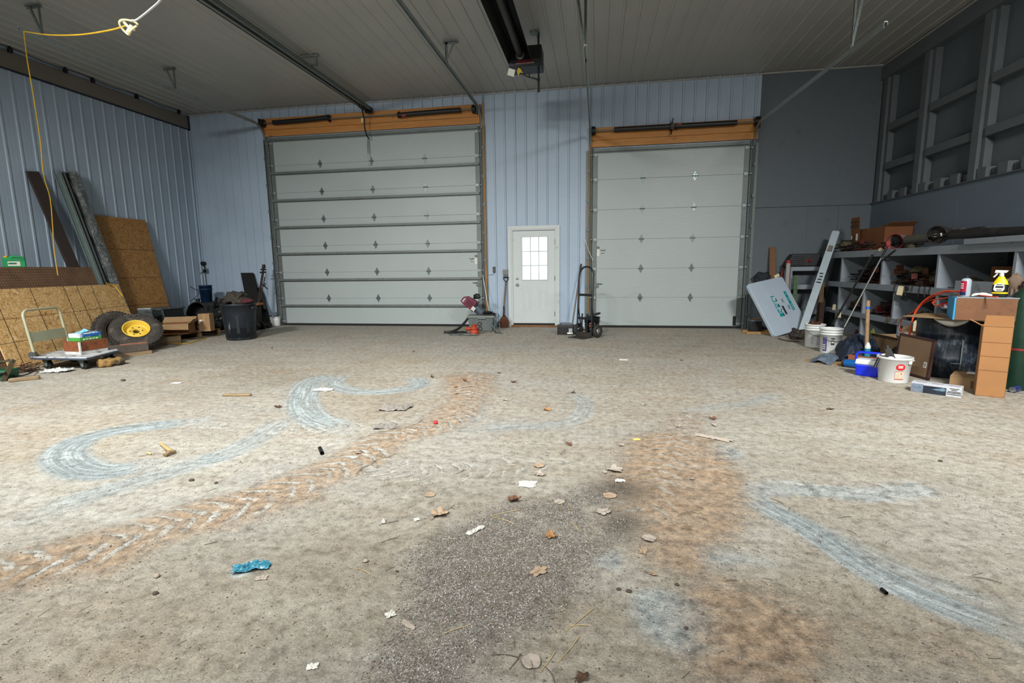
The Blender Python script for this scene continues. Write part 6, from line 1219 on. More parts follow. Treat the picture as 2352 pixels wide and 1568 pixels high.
# orange extension cord
t = thing('orange_extension_cord', 'orange extension cord draped from the wooden box over the drum edge', 'cord', onb(-.15,0)+Vector((0,0,ZB_))); L0 = t.location
oc = lambda L: [v-L0 for v in bez(L,8)]
a0 = onb(-.10,.02)+Vector((0,0,ZB_+.012))
s_ = [(PX(2208,672,4.05),PX(2170,668,4.02),PX(2130,684,3.98),PX(2104,712,3.95),PX(2093,745,3.92),PX(2090,790,3.90)),
      (PX(2215,668,4.04),PX(2165,673,4.03),PX(2120,695,4.0),PX(2098,730,3.96),PX(2086,772,3.93)),
      (PX(2210,676,4.03),PX(2175,684,4.02),PX(2135,690,4.03),PX(2110,706,4.02),PX(2088,722,4.05),PX(2070,735,4.1),PX(2066,752,4.12),PX(2075,765,4.05)),
      (PX(2290,690,4.0),PX(2240,683,4.02),PX(2215,680,4.04),PX(2180,695,4.05),PX(2150,702,4.06),PX(2142,694,4.05))]
for L in s_: mb = MB(); mb.tube(oc([Vector((v_.x,v_.y,max(v_.z,ZB_+.012))) if v_.y < 6.45 and v_.z > .9 else v_ for v_ in L]),.007,7); mb.build('cord_strand', M['orange'], t)
mb = MB(); v = PX(2141,696,4.05)-L0; mb.cyl(v,v+Vector((.02,-.02,.03)),.014,n=10); mb.build('plug', M['orange'], t)
# black garments and a red and silver packet behind the cord
heapcloth('black_garment', 'black cloth heaped on the lower shelf behind the orange cord', 'cloth', (4.74,6.95,.49), .19, .30, .26, 18, pm('black_cloth',(22,24,28),.7), .1)
p = PX(2150,702,4.35); tag(MB().blob((0,0,0),(.05,.10,.05),seed=91,amp=.3,sub=3).build('snack_packet', pm('red_silver_foil',(128,20,44),.3,.3,.1,6,.3,((190,196,204),.5,.54,9)), loc=(4.46,p.y,p.z)), 'red and silver packet behind the blue end of the wooden box', 'packet')
p = PX(2112,765,3.98); t = thing('red_handle_tool', 'tool with a red handle standing behind the framed board', 'tool', (p.x,p.y+.05,.0)); mb = MB(); mb.beam((0,0,.40),(.02,.02,.62),.035,.03); mb.build('handle', pm('faded_red_grip',(178,76,68),.55,0,.15,10,.1), t, .006); mb = MB(); mb.beam((-.03,-.02,.0),(0,0,.40),.03,.02); mb.build('shank', pm('pinkish_shank',(120,84,78),.6), t, .004)
p = PX(2035,765,4.28); t = thing('open_cardboard_box', 'low cardboard box with flaps before the shelf, behind the framed board', 'cardboard box', (4.22,7.78,0), .12); mb = MB()
for a in ((-.17,-.163,-.26,.26),(.163,.17,-.26,.26),(-.17,.17,-.26,-.253),(-.17,.17,.253,.26)): mb.b2(*a,0,.30)
mb.b2(-.17,.17,-.26,.26,0,.01); mb.build('carton', M['cardl'], t); flap(t,(-.17,.26,.30),(-.17,-.26,.30),(-.27,-.24,.33),(-.27,.24,.33),M['cardl']); flap(t,(.17,-.26,.30),(.17,.26,.30),(.2,.24,.42),(.2,-.24,.42),M['cardl'])
tag(MB().blob((0,0,.05),(.08,.1,.06),seed=93,amp=.5,sub=3).build('clear_plastic_bag', pm('pale_plastic_film',(150,156,158),.3), loc=(4.22,7.68,.27)), 'pale plastic bag in the low cardboard box before the shelf', 'plastic bag')
tag(MB().blob((0,0,.02),(.03,.04,.05),seed=95,amp=.5,sub=3).build('lime_rag', pm('lime_green_cloth',(92,100,40),.85,0,.2,14,.3), loc=(PX(2004,770,4.0).x,PX(2004,770,4.0).y,.30)), 'lime green rag beside the wooden pole with blue tape', 'rag')
# boxes in front
A_ = PZ(2091,898); B_ = PZ(2207,914); d_ = (B_-A_); an = math.atan2(d_.y,d_.x); Lb = d_.length
t = thing('tool_box_carton', 'long printed carton with black and silver photo, lying on the floor', 'carton', (A_+B_)/2+Vector((-d_.y,d_.x,0)).normalized()*.065, an); hb_ = .10
mb = MB(); mb.b2(-Lb/2,Lb/2,-.065,.065,0,hb_); mb.build('carton', pm('white_grey_carton',(196,200,206),.45,0,.06,6,0,((150,154,160),.6,.66,5)), t, .002)
f_ = -.0665
mb = MB(); mb.b2(-Lb/2+.10,Lb*.21,f_-.001,f_+.002,.002,hb_*.80); mb.build('dark_print_field', pm('dark_blue_grey_print',(34,44,58),.4,0,.3,9,0), t)
mb = MB(); mb.b2(-Lb/2+.004,-Lb/2+.10,f_-.001,f_+.002,.004,hb_*.9); mb.build('silver_print_field', pm('silver_blue_print',(120,130,146),.4,0,.25,14,0), t)
mb = MB(); mb.prism([(-Lb/2+.02,.055),(-Lb/2+.06,.075),(-Lb/2+.10,.06),(-Lb/2+.07,.035)], frame((0,f_-.001,0),(1,0,0),(0,0,1)),.002); mb.prism([(-.03,.05),(.06,.075),(Lb*.2,.07),(Lb*.19,.045),(.04,.04)], frame((0,f_-.001,0),(1,0,0),(0,0,1)),.002); mb.build('product_picture', pm('blue_steel_print',(112,140,160),.3,.2,.5,30,0), t)
mb = MB()
for k,(w0,zz) in enumerate(((.05,.078),(.03,.064),(.07,.048),(.075,.036),(.08,.020))): mb.b2(Lb*.36-w0*.7,Lb*.36+w0*.7,f_-.0005,f_+.002,zz,zz+.006)
mb.build('label_text', M['text'], t)
mb = MB()
for k in range(3): mb.b2(-Lb/2+.03+.13*k,-Lb/2+.12+.13*k,-.03,.02,hb_,hb_+.001)
mb.build('top_print', pm('pale_violet_print',(168,164,176),.5), t)
A_ = PZ(2205,898); t = thing('small_carton', 'small brown carton with white label, wedged behind the tall carton', 'cardboard box', (3.90,5.92,0), -.75)
mb = MB(); mb.hexa([(-.13,-.10,0),(.13,-.10,0),(.13,.10,0),(-.13,.10,0)],[(-.13,-.10,.12),(.13,-.10,.13),(.13,.10,.15),(-.13,.10,.13)]); mb.build('carton', M['cardl'], t, .002); flap(t,(-.13,-.10,.122),(.13,-.10,.132),(.13,.02,.175),(-.12,.03,.16),M['cardl'])
mb = MB(); mb.box(.05,-.03,.172,.12,.05,.002,(.33,-.05,0)); mb.build('shipping_label', M['paper'], t); mb = MB(); mb.b2(.04,.11,-.1015,-.0995,.02,.10); mb.build('box_marking', pm('faint_brown_print',(96,72,50),.8), t)
A_ = PZ(2272,913); t = thing('tall_carton', 'tall open cardboard carton standing at the right edge', 'cardboard box', (A_.x+.075,A_.y+.125,0), -.50)
w,d,h = .108,.10,.70; cm_ = pm('orange_brown_cardboard',(160,114,70),.8,0,.07,5,.1,((134,92,54),.6,.74,4)); mb = MB()
for a in ((-w,-w+.005,-d,d),(w-.005,w,-d,d),(-w,w,-d,-d+.005),(-w,w,d-.005,d)): mb.b2(*a,.0,h)
mb.b2(-w,w,-d,d,0,.006); mb.build('carton', cm_, t, .001)
flap(t,(-w,-d,h),(w,-d,h),(w-.01,-d-.015,h+.11),(-w+.01,-d-.015,h+.11),cm_); flap(t,(-w,d,h),(-w,-d,h),(-w-.10,-d+.01,h+.06),(-w-.10,d-.01,h+.06),cm_)
mb = MB()
for z in (.54,.40,.26): mb.b2(-w-.001,w+.001,-d-.0015,-d+.001,z,z+.006)
mb.build('crease_line', pm('dark_crease',(128,84,44),.85), t)
# gas cylinder, leg, can
t = thing('gas_cylinder', 'tall dark green gas cylinder at the right edge behind the wooden box', 'gas cylinder', (4.60,5.98,.0)); cx0 = PX(2356,700,4.34); t.location = (4.34,cx0.y,0)
mb = MB(); mb.lathe([(.09,0),(.10,.01),(.105,.03),(.105,.92),(.09,1.0),(.05,1.05),(.035,1.07),(0,1.07)],32); mb.build('body', pm('dark_green_cylinder',(20,52,38),.45,.1,.12,6,.05,((20,30,28),.6,.76,6)), t); mb = MB(); mb.cyl((0,0,1.07),(0,0,1.14),.03,n=14); mb.box(0,0,1.11,.10,.03,.03); mb.build('valve', M['blackm'], t, .003); mb = MB(); mb.cyl((0,0,.42),(0,0,.44),.107,n=28); mb.build('red_band', M['redp'], t)
A_ = PZ(2322,892,.0); B_ = PY(2353,838,A_.y+.05); tag(MB().beam(A_+Vector((.02,.02,0)),B_+(B_-A_)*.6,.03,.03).build('slanted_steel_tube', pm('pale_blue_leg',(164,186,196),.4,0,.05,6,0), bevel=.004), 'pale blue leg slanting up at the right edge behind the tall carton', 'leg bracket')
p = PZ(2335,903); t = thing('drink_can', 'silver and navy can lying on the floor at the right edge', 'can', (p.x+.02,p.y+.05,.033), .6); mb = MB(); mb.cyl((-.055,0,0),(.055,0,0),.031,n=20); mb.build('body', pm('navy_silver_can',(60,72,130),.3,.4,.3,14,0), t); mb = MB(); mb.cyl((-.06,0,0),(-.055,0,0),.027,n=18); mb.build('can_end', M['galvb'], t)
# ------------------------------------------------------------------ the dirty concrete floor
def vnoise(x, y, sc, seed, octv=4):
    rs = np.random.RandomState(seed); out = 0; amp = 1; tot = 0
    for o in range(octv):
        g = rs.rand(256,256); X = x*sc*2**o+37; Y = y*sc*2**o+91
        i = np.floor(X).astype(int); j = np.floor(Y).astype(int); fx = X-i; fy = Y-j; fx = fx*fx*(3-2*fx); fy = fy*fy*(3-2*fy)
        a = g[i%256,j%256]; b = g[(i+1)%256,j%256]; c = g[i%256,(j+1)%256]; d = g[(i+1)%256,(j+1)%256]
        out = out + amp*((a*(1-fx)+b*fx)*(1-fy)+(c*(1-fx)+d*fx)*fy); tot += amp; amp *= .55
    return out/tot
def fpts(L): return np.array([[p.x,p.y] for p in (PZ(a,b,0) for a,b in L)])
def smooth_line(L, n=6): return np.array([[p.x,p.y] for p in bez([(a,b,0) for a,b in fpts(L)], n)])
def pfield(X, Y, pts):
    "distance along (u) and signed distance across (v) a polyline"
    best = np.full(X.shape, 1e9); U = np.zeros_like(X); V = np.zeros_like(X); acc = 0
    for (ax,ay),(bx,by) in zip(pts[:-1], pts[1:]):
        dx,dy = bx-ax,by-ay; L = math.hypot(dx,dy)
        if L < 1e-6: continue
        t = np.clip(((X-ax)*dx+(Y-ay)*dy)/(L*L),0,1); qx = X-(ax+t*dx); qy = Y-(ay+t*dy); d = np.hypot(qx,qy); m = d < best
        best = np.where(m,d,best); U = np.where(m,acc+t*L,U); V = np.where(m,np.sign(dx*qy-dy*qx)*d,V); acc += L
    return U, V, best, acc
def sdpoly(X, Y, P):
    d = np.full(X.shape,1e9); ins = np.zeros(X.shape,bool); n = len(P)
    for i in range(n):
        ax,ay = P[i]; bx,by = P[(i+1)%n]; dx,dy = bx-ax,by-ay; t = np.clip(((X-ax)*dx+(Y-ay)*dy)/(dx*dx+dy*dy+1e-12),0,1)
        d = np.minimum(d, np.hypot(X-ax-t*dx, Y-ay-t*dy))
        c = ((ay>Y)!=(by>Y)) & (X < (bx-ax)*(Y-ay)/(by-ay+1e-12)+ax); ins ^= c
    return np.where(ins,-d,d)
def sst(x, a, b):
    t = np.clip((x-a)/(b-a),0,1); return t*t*(3-2*t)
DIRT_POLY = [[(1440,1010),(1540,985),(1640,1010),(1700,1080),(1730,1150),(1700,1230),(1640,1290),(1600,1330),(1520,1290),(1440,1210),(1420,1110)],
             [(1560,1360),(1660,1330),(1760,1360),(1880,1420),(1900,1500),(1840,1568),(1560,1575),(1590,1490)],
             [(1010,865),(1100,855),(1140,880),(1120,930),(1060,960),(1000,950),(1030,905)],
             [(0,1290),(180,1255),(330,1230),(520,1160),(640,1125),(720,1105),(740,1140),(600,1190),(420,1240),(250,1320),(0,1350)]]
TREAD1 = [(-40,1325),(120,1285),(300,1235),(450,1190),(590,1150),(700,1105),(790,1070),(850,1035),(900,1005),(980,985),(1035,960),(1062,925),(1090,890),(1100,865)]
TREAD2 = [(870,1070),(960,1085),(1070,1085),(1160,1070),(1260,1065)]
TREAD3 = [(640,990),(720,985),(820,985),(920,975)]
TREAD4 = [(1470,1190),(1500,1120),(1530,1060),(1560,1005),(1570,960)]
SCRAPE = [([(330,1068),(255,1082),(190,1078),(150,1055),(155,1030),(200,1005),(270,988),(350,978),(440,968)],.15,1.0),
          ([(645,965),(600,1000),(545,1030),(480,1055),(400,1080),(300,1110),(200,1140),(80,1185)],.13,.55),
          ([(950,868),(965,882),(920,895),(840,900),(790,893),(765,878),(790,862)],.13,.75),
          ([(760,862),(715,876),(700,900),(695,930),(720,960),(790,985)],.17,.8),
          ([(1320,905),(1345,925),(1330,958),(1270,975),(1180,980),(1080,985)],.10,.45),
          ([(1715,1140),(1770,1170),(1840,1205),(1910,1250),(2000,1310),(2120,1370),(2380,1470)],.09,.9),
          ([(1760,1160),(1840,1195),(1950,1250),(2100,1320),(2380,1420)],.07,.45),
          ([(1100,895),(1090,930),(1070,965),(1000,990)],.12,.5),
          ([(1780,905),(1720,925),(1640,935),(1580,945)],.10,.35),
          ([(1480,1235),(1560,1255),(1650,1275),(1760,1290)],.05,.6),
          ([(430,1060),(500,1050),(560,1030)],.12,.8)]
GRAVEL = [(1260,1150),(1360,1120),(1430,1125),(1445,1190),(1400,1240),(1340,1300),(1300,1370),(1230,1440),(1130,1480),(1080,1568),(1060,1640),(900,1640),(860,1560),(930,1450),(960,1380),(960,1290),(1000,1240),(1090,1200),(1150,1165)]
POL = [(1560,1425,.17),(1520,1390,.10),(1640,1275,.09),(1655,1040,.16),(1580,1070,.11),(560,1310,.05),(1390,1290,.07)]
SCAL = [(1745+46*k, 1128-8*math.sin(k*.9), .085) for k in range(9)]
gx = np.concatenate([np.arange(XL-.05,-3.2,.045), np.arange(-3.2,2.8,.015), np.arange(2.8,XR+.1,.045)])
gy = np.concatenate([np.arange(YF-.05,.9,.25), .9*1.0075**np.arange(0, int(math.log((DB+.2)/.9)/math.log(1.0075))+2)])
GX, GY = np.meshgrid(gx, gy); X = GX.ravel(); Y = GY.ravel()
wx = X+.10*(vnoise(X,Y,2.2,3)-.5); wy = Y+.10*(vnoise(X,Y,2.2,4)-.5)
n1 = vnoise(X,Y,1.3,5,5); n2 = vnoise(X,Y,5,6,4)
dirt = np.zeros_like(X)
for k,P in enumerate(DIRT_POLY):
    d = sdpoly(wx, wy, fpts(P)); dirt = np.maximum(dirt, sst(-d, -.22, .18)*(.95 if k else 1.0))
tu = np.zeros_like(X); tv = np.zeros_like(X); tw = np.zeros_like(X)
for L,w,a,dw in ((TREAD1,.22,1.0,.85),(TREAD2,.20,.75,.15),(TREAD3,.22,.7,.1),(TREAD4,.18,.55,.6)):
    u,v,d,_ = pfield(wx*.4+X*.6, wy*.4+Y*.6, smooth_line(L)); m = sst(-d,-w,-w*.55)*a
    b = m > tw; tu = np.where(b,u,tu); tv = np.where(b,v,tv); tw = np.maximum(tw,m)
    dirt = np.maximum(dirt, sst(-d,-w*1.6,-w*.5)*dw)
# loose orange dust drifting around
for px,py,r,a in ((1560,860,.9,.42),(1700,880,.8,.32),(1240,860,.7,.28),(560,860,1.2,.34),(900,820,1.1,.38),(2000,1060,.7,.35),(1150,800,1.2,.26),(1450,940,.35,.4),(1850,960,.6,.3),(120,930,.8,.25),(1330,1400,.3,.3),(2050,1480,.5,.3),(300,830,1.0,.3),(640,800,1.5,.25),(1900,820,1.2,.22)):
    c = PZ(px,py,0); dirt = np.maximum(dirt, a*np.exp(-((X-c.x)**2+(Y-c.y)**2)/(r*r))*(.4+1.2*n1))
su = np.zeros_like(X); sv = np.zeros_like(X); sw = np.zeros_like(X)
for L,w,a in SCRAPE:
    u,v,d,tot = pfield(X, Y, smooth_line(L)); e = sst(u,0,.12)*sst(tot-u,0,.25)*.7+.3
    m = sst(-d,-w*1.25,-w*.6)*a*e; b = m > sw; su = np.where(b,u,su); sv = np.where(b,v,sv); sw = np.maximum(sw,m)
pol = np.zeros_like(X)
for px,py,r in POL: c = PZ(px,py,0); pol = np.maximum(pol, sst(-np.hypot((wx-c.x),(wy-c.y)*.9),-r*1.25,-r*.6))
scal = np.zeros_like(X)
for px,py,r in SCAL: c = PZ(px,py,0); scal = np.maximum(scal, sst(-np.hypot((wx-c.x)*1.0,(wy-c.y)*.7),-r*1.2,-r*.7))
dg = sdpoly(wx, wy, fpts(GRAVEL)); grav = sst(-dg,-.13,.10)*sst(n2,.18,.5)
c = PZ(1425,1125,0); soot = np.exp(-(((X-c.x)/.20)**2+((Y-c.y)/.16)**2)); c = PZ(1430,1200,0); soot = np.maximum(soot,.9*np.exp(-(((X-c.x)/.12)**2+((Y-c.y)/.16)**2)))
olive = np.zeros_like(X)
for px,py,rx,ry,a in ((780,1290,.7,.35,.7),(820,1500,.5,.25,.8),(480,1380,.8,.4,.4),(640,870,1.3,.7,.6),(860,930,.6,.5,.5),(560,830,1.5,.6,.5),(1330,1400,.5,.3,.4),(1500,1330,.3,.2,.3),(1020,1250,.2,.15,.9),(1100,1330,.2,.1,.6),(1600,800,1.5,.9,.3),(330,900,1.2,.5,.5),(2050,1300,.7,.6,.3),(1130,1130,.6,.3,.3)):
    c = PZ(px,py,0); olive = np.maximum(olive, a*np.exp(-(((X-c.x)/rx)**2+((Y-c.y)/ry)**2)))
chalk = np.zeros_like(X)
for px,py,rx,ry,a in ((120,1150,1.0,.5,.8),(420,1060,.8,.4,.6),(300,1180,.8,.3,.7),(1050,1040,.9,.4,.4),(1750,1250,.3,.2,.9),(1420,1330,.2,.2,.6),(880,1560,.25,.15,.8),(1900,1010,1.0,.4,.5),(2200,1000,.8,.6,.35),(1300,1130,.25,.1,.6),(800,1010,.5,.4,.5),(2250,1250,.6,.4,.3)):
    c = PZ(px,py,0); chalk = np.maximum(chalk, a*np.exp(-(((X-c.x)/rx)**2+((Y-c.y)/ry)**2)))
bar = np.sin(2*PI*(tu/.13+np.abs(tv)/.16+(tv>0)*.5))
Zf = (.006*dirt*(.5+n2) + .004*dirt*tw*bar - .002*sw + .004*grav*n2)*sst(Y,.3,1.2)*sst(-Y,-7.6,-6.6) + .0015*(n2-.5)
ny, nx = GX.shape
me = bpy.data.meshes.new('floor'); idx = np.arange(nx*ny).reshape(ny,nx)
fc = np.stack([idx[:-1,:-1],idx[:-1,1:],idx[1:,1:],idx[1:,:-1]],-1).reshape(-1,4)
me.vertices.add(nx*ny); me.vertices.foreach_set('co', np.stack([X,Y,Zf],-1).astype(np.float32).ravel())
me.loops.add(fc.size); me.loops.foreach_set('vertex_index', fc.ravel().astype(np.int32)); me.polygons.add(len(fc))
me.polygons.foreach_set('loop_start', np.arange(0,fc.size,4,dtype=np.int32)); me.polygons.foreach_set('loop_total', np.full(len(fc),4,dtype=np.int32))
me.polygons.foreach_set('use_smooth', np.ones(len(fc),bool)); me.update(calc_edges=True)
for nm,arr in (('dirt',dirt),('tread_u',tu),('tread_v',tv),('tread_w',tw),('scrape_u',su),('scrape_v',sv),('scrape_w',sw),('polish',np.maximum(pol,.8*scal)),('gravel',grav),('soot',soot),('olive',olive),('chalk',chalk)):
    at = me.attributes.new(nm,'FLOAT','POINT'); at.data.foreach_set('value', arr.astype(np.float32))
fo = bpy.data.objects.new('floor', me); COL.objects.link(fo); struct(fo, 'dusty concrete floor with tyre marks and dirt')
def fz(x, y):
    i = min(max(int(np.searchsorted(gx,x))-1,0),nx-2); j = min(max(int(np.searchsorted(gy,y))-1,0),ny-2); q = Zf.reshape(ny,nx); return float(q[j:j+2,i:i+2].max())
FLK = 1.04
def floor_mat():
    t = NT('dusty_concrete'); V = t.tc; Mx = t.mix
    at = {k:t.attr(k) for k in ('dirt','tread_u','tread_v','tread_w','scrape_u','scrape_v','scrape_w','polish','gravel','soot','olive','chalk')}
    wv = t.map((1,1,1)); big = t.noise(.55,5,.6); mid = t.noise(2.6,6,.62); fine = t.noise(16,6,.68); gr = t.noise(85,4,.7)
    st = t.noise(1.0,6,.65,t.map((.9,5.5,1),(0,0,.28)),.8); st2 = t.noise(1.0,5,.65,t.map((5,1.1,1),(0,0,.7)),.6)
    X0 = t.sep(V)[0]
    col = Mx(t.mr(big,.36,.64), lin((154,152,146)), lin((160,151,135)))
    col = Mx(t.mr(X0,-1,4.5,0,.45), col, lin((162,151,133)))
    col = Mx(t.mr(st,.42,.7,0,.5), col, lin((180,177,167)))
    col = Mx(t.mr(st2,.52,.74,0,.45), col, lin((134,126,112)))
    col = Mx(t.mr(mid,.52,.78,0,.55), col, lin((146,130,106)))
    ol = t.math('MULTIPLY', at['olive'], t.mr(mid,.3,.62,.25,1.15), True); col = Mx(ol, col, lin((128,121,106)))
    ck = t.math('MULTIPLY', at['chalk'], t.mr(st,.3,.62,.1,.85), True); col = Mx(ck, col, lin((182,182,175)))
    # bare polished concrete where wheels spun
    sn = t.noise(1.0,5,.6,t.comb(t.math('MULTIPLY',at['scrape_u'],1.6),t.math('MULTIPLY',at['scrape_v'],34),0.0))
    sf = t.math('MULTIPLY', at['scrape_w'], t.mr(sn,.22,.52,.35,1.25), True); scol = t.ramp(sn,[(.28,lin((112,122,124))),(.48,lin((142,152,154))),(.7,lin((188,196,196)))])
    col = Mx(sf, col, scol)
    pf = t.math('MULTIPLY', at['polish'], t.mr(mid,.25,.6,.5,1.1), True); col = Mx(pf, col, Mx(t.mr(fine,.35,.65), lin((134,142,144)), lin((172,178,176))))
    # dirt with tread bars pressed through it
    av = t.math('ABSOLUTE', at['tread_v']); sg = t.math('GREATER_THAN', at['tread_v'], 0.0)
    ph = t.math('ADD', t.math('ADD', t.math('DIVIDE',at['tread_u'],.13), t.math('MULTIPLY',t.math('POWER',t.math('DIVIDE',av,.16),1.6),.8)), t.math('ADD', t.math('MULTIPLY',sg,.5), t.math('ADD', t.math('MULTIPLY',mid,1.6), t.math('MULTIPLY',fine,.55))))
    br = t.math('SINE', t.math('MULTIPLY', ph, 6.2832)); bare = t.math('MULTIPLY', t.mr(br,.2,.9), t.math('MULTIPLY', at['tread_w'], t.mr(t.noise(5,5,.6),.38,.6,.1,1.0)), True)
    df = t.math('ADD', at['dirt'], t.math('MULTIPLY', t.math('SUBTRACT',fine,.5), .9)); df = t.math('ADD', df, t.math('MULTIPLY', t.math('SUBTRACT',mid,.5), .8))
    df = t.mr(df,.15,1.1,0,.9,True); dfb = t.math('MULTIPLY', df, t.math('SUBTRACT',1.0, t.math('MULTIPLY',bare,.85)), True)
    dcol = t.ramp(fine,[(.3,lin((132,110,88))),(.5,lin((158,136,112))),(.7,lin((174,154,130)))]); dcol = Mx(t.mr(st,.4,.66,0,.5), dcol, lin((150,122,94))); dcol = Mx(t.mr(t.noise(1.0,5,.65,t.map((1.2,9,1),(0,0,-.35)),.9),.5,.7,0,.6), dcol, lin((168,160,146)))
    col = Mx(dfb, col, dcol)
    tl = t.math('MULTIPLY', bare, .85, True); col = Mx(tl, col, lin((190,190,184)))
    # gravelly grit
    gv = t.n.new('ShaderNodeTexVoronoi'); gv.inputs['Scale'].default_value = 210; t.l.new(V, gv.inputs['Vector']); gc = t.sep(gv.outputs['Color'])[0]
    gcol = t.ramp(gc,[(.0,lin((92,88,84))),(.35,lin((128,123,117))),(.7,lin((154,149,142))),(.95,lin((196,192,186)))])
    gf = t.math('MULTIPLY', at['gravel'], t.mr(fine,.3,.6,.35,1.1), True); col = Mx(t.math('MULTIPLY',gf,.85,True), col, gcol)
    so = t.math('MULTIPLY', at['soot'], t.mr(fine,.3,.65,.25,1.1), True); col = Mx(so, col, lin((74,68,60)))
    # specks, crumbs, fine mottling
    grit = t.noise(34,6,.75); grit2 = t.noise(150,3,.7)
    col = Mx(1.0, col, t.ramp(fine,[(.28,(.52,.50,.47)),(.5,(1.0,1.0,1.0)),(.70,(1.26,1.26,1.26))]),'MULTIPLY')
    col = Mx(1.0, col, t.ramp(grit,[(.3,(.52,.49,.45)),(.44,(.95,.95,.95)),(.60,(1.08,1.08,1.08)),(.72,(1.42,1.40,1.36))]),'MULTIPLY')
    col = Mx(1.0, col, t.ramp(grit2,[(.3,(.66,.65,.63)),(.5,(1.0,1.0,1.0)),(.72,(1.28,1.28,1.28))]),'MULTIPLY')
    fl = t.noise(1.0,4,.7,t.map((7,60,1),(0,0,.35)),.5); col = Mx(t.math('MULTIPLY',t.mr(fl,.64,.70),.45), col, lin((92,82,66)))
    for sc_,rz,lo,hi,c_,thr in ((9.0,0,.035,.075,(62,52,42),.42),(26.0,.5,.06,.13,(78,68,54),.40),(17.0,1.1,.03,.08,(214,210,200),.46),(44.0,.2,.08,.17,(70,62,52),.44),(60.0,.9,.06,.15,(206,200,190),.46),(13.0,2.0,.04,.09,(120,96,72),.42)):
        vd = t.voro(sc_, t.map((1,1.15,1),(0,0,rz))); col = Mx(t.math('MULTIPLY', t.mr(vd,lo,hi,.9,0), t.mr(t.noise(1.3+.3*rz,4),thr,thr+.18)), col, lin(c_))
    col = Mx(1.0, col, (FLK,FLK,FLK),'MULTIPLY')
    hb = t.math('ADD', t.math('MULTIPLY',fine,.6), t.math('MULTIPLY',gr,t.mr(at['gravel'],0,1,.35,1.3))); hb = t.math('ADD', hb, t.math('MULTIPLY', df, .8)); hb = t.math('SUBTRACT', hb, t.math('MULTIPLY',bare,.9)); hb = t.math('ADD', hb, t.math('MULTIPLY', t.math('MULTIPLY',sn,.5), at['scrape_w']))
    return t.out(col, t.mr(sf,0,1,.9,.6), 0, t.bump(hb,1.0,.014), Specular_IOR_Level=.3)
me.materials.append(floor_mat())
# ------------------------------------------------------------------ leaves and litter on the floor
LM = {'tan':pm('tan_dry_leaf',(170,148,124),.8,0,.14,40,.2),'grey':pm('grey_dry_leaf',(172,162,150),.8,0,.12,40,.2),'brown':pm('brown_dry_leaf',(112,78,56),.8,0,.2,40,.2),'dark':pm('dark_dry_leaf',(84,60,44),.8,0,.25,40,.2),'gold':pm('golden_dry_leaf',(168,126,80),.8,0,.15,40,.2)}
STEM = pm('dry_stem',(112,92,72),.8)
def leaf(px, py, size, kind, col, lab, rz=None, curl=.25, seed=0):
    c = PZ(px,py,0); q = random.Random(seed*17+int(px)); rz = q.uniform(0,6.28) if rz is None else rz
    z0 = fz(c.x,c.y); t = thing('dry_leaf', lab, 'leaf', (c.x,c.y,z0+.003), rz, 'dry leaves on the concrete floor')
    lob = {'oak':lambda a: .62+.38*abs(math.cos(2.5*a))**1.3*(1.0+.25*math.cos(a)),'heart':lambda a: .86+.14*math.cos(a)-.18*max(0,math.cos(a-PI))**8+.02*math.sin(23*a),'maple':lambda a: .60+.40*abs(math.cos(2.5*a))**.8+.05*math.sin(19*a),'torn':lambda a: .7+.3*math.sin(3*a+seed)*math.cos(2*a)+.1*math.sin(11*a)}[kind]
    n, m = 40, 7; asp = {'oak':.62,'heart':.85,'maple':.9,'torn':.7}[kind]
    def f(i,k):
        a = 2*PI*i/n; r = lob(a)*k/m; x, y = r*math.cos(a), r*math.sin(a)*asp
        z = curl*(x*x*q1+y*y*q2+.5*x*y*q3)+.10*curl/.25*noise.noise(Vector((x*3+seed,y*3,.5)))+.012*abs(math.sin(8*y-6*x))
        return Vector((x*size/2,y*size/2,z*size/2))
    q1,q2,q3 = q.uniform(-.4,1),q.uniform(.3,1.4),q.uniform(-1,1)
    vs = [Vector((0,0,0))]+[f(i,k) for k in range(1,m+1) for i in range(n)]; zm = min(v.z for v in vs); vs = [v-Vector((0,0,zm)) for v in vs]
    fs = [(0,1+i,1+(i+1)%n) for i in range(n)]+[(1+(k-1)*n+i,1+k*n+i,1+k*n+(i+1)%n,1+(k-1)*n+(i+1)%n) for k in range(1,m) for i in range(n)]
    mb = MB(); mb._add(vs,fs,True); mb.build('blade', LM[col], t, solid=.0012)
    mb = MB(); zz = vs[1+(m-1)*n+n//2].z; mb.tube([vs[0]+Vector((.1*size,0,.0012)),vs[0]+Vector((-.2*size,0,.002)),Vector((-size*.45,0,zz+.0015)),Vector((-size*.78,size*.06,.002))],.0009,5); mb.build('stem', STEM, t)
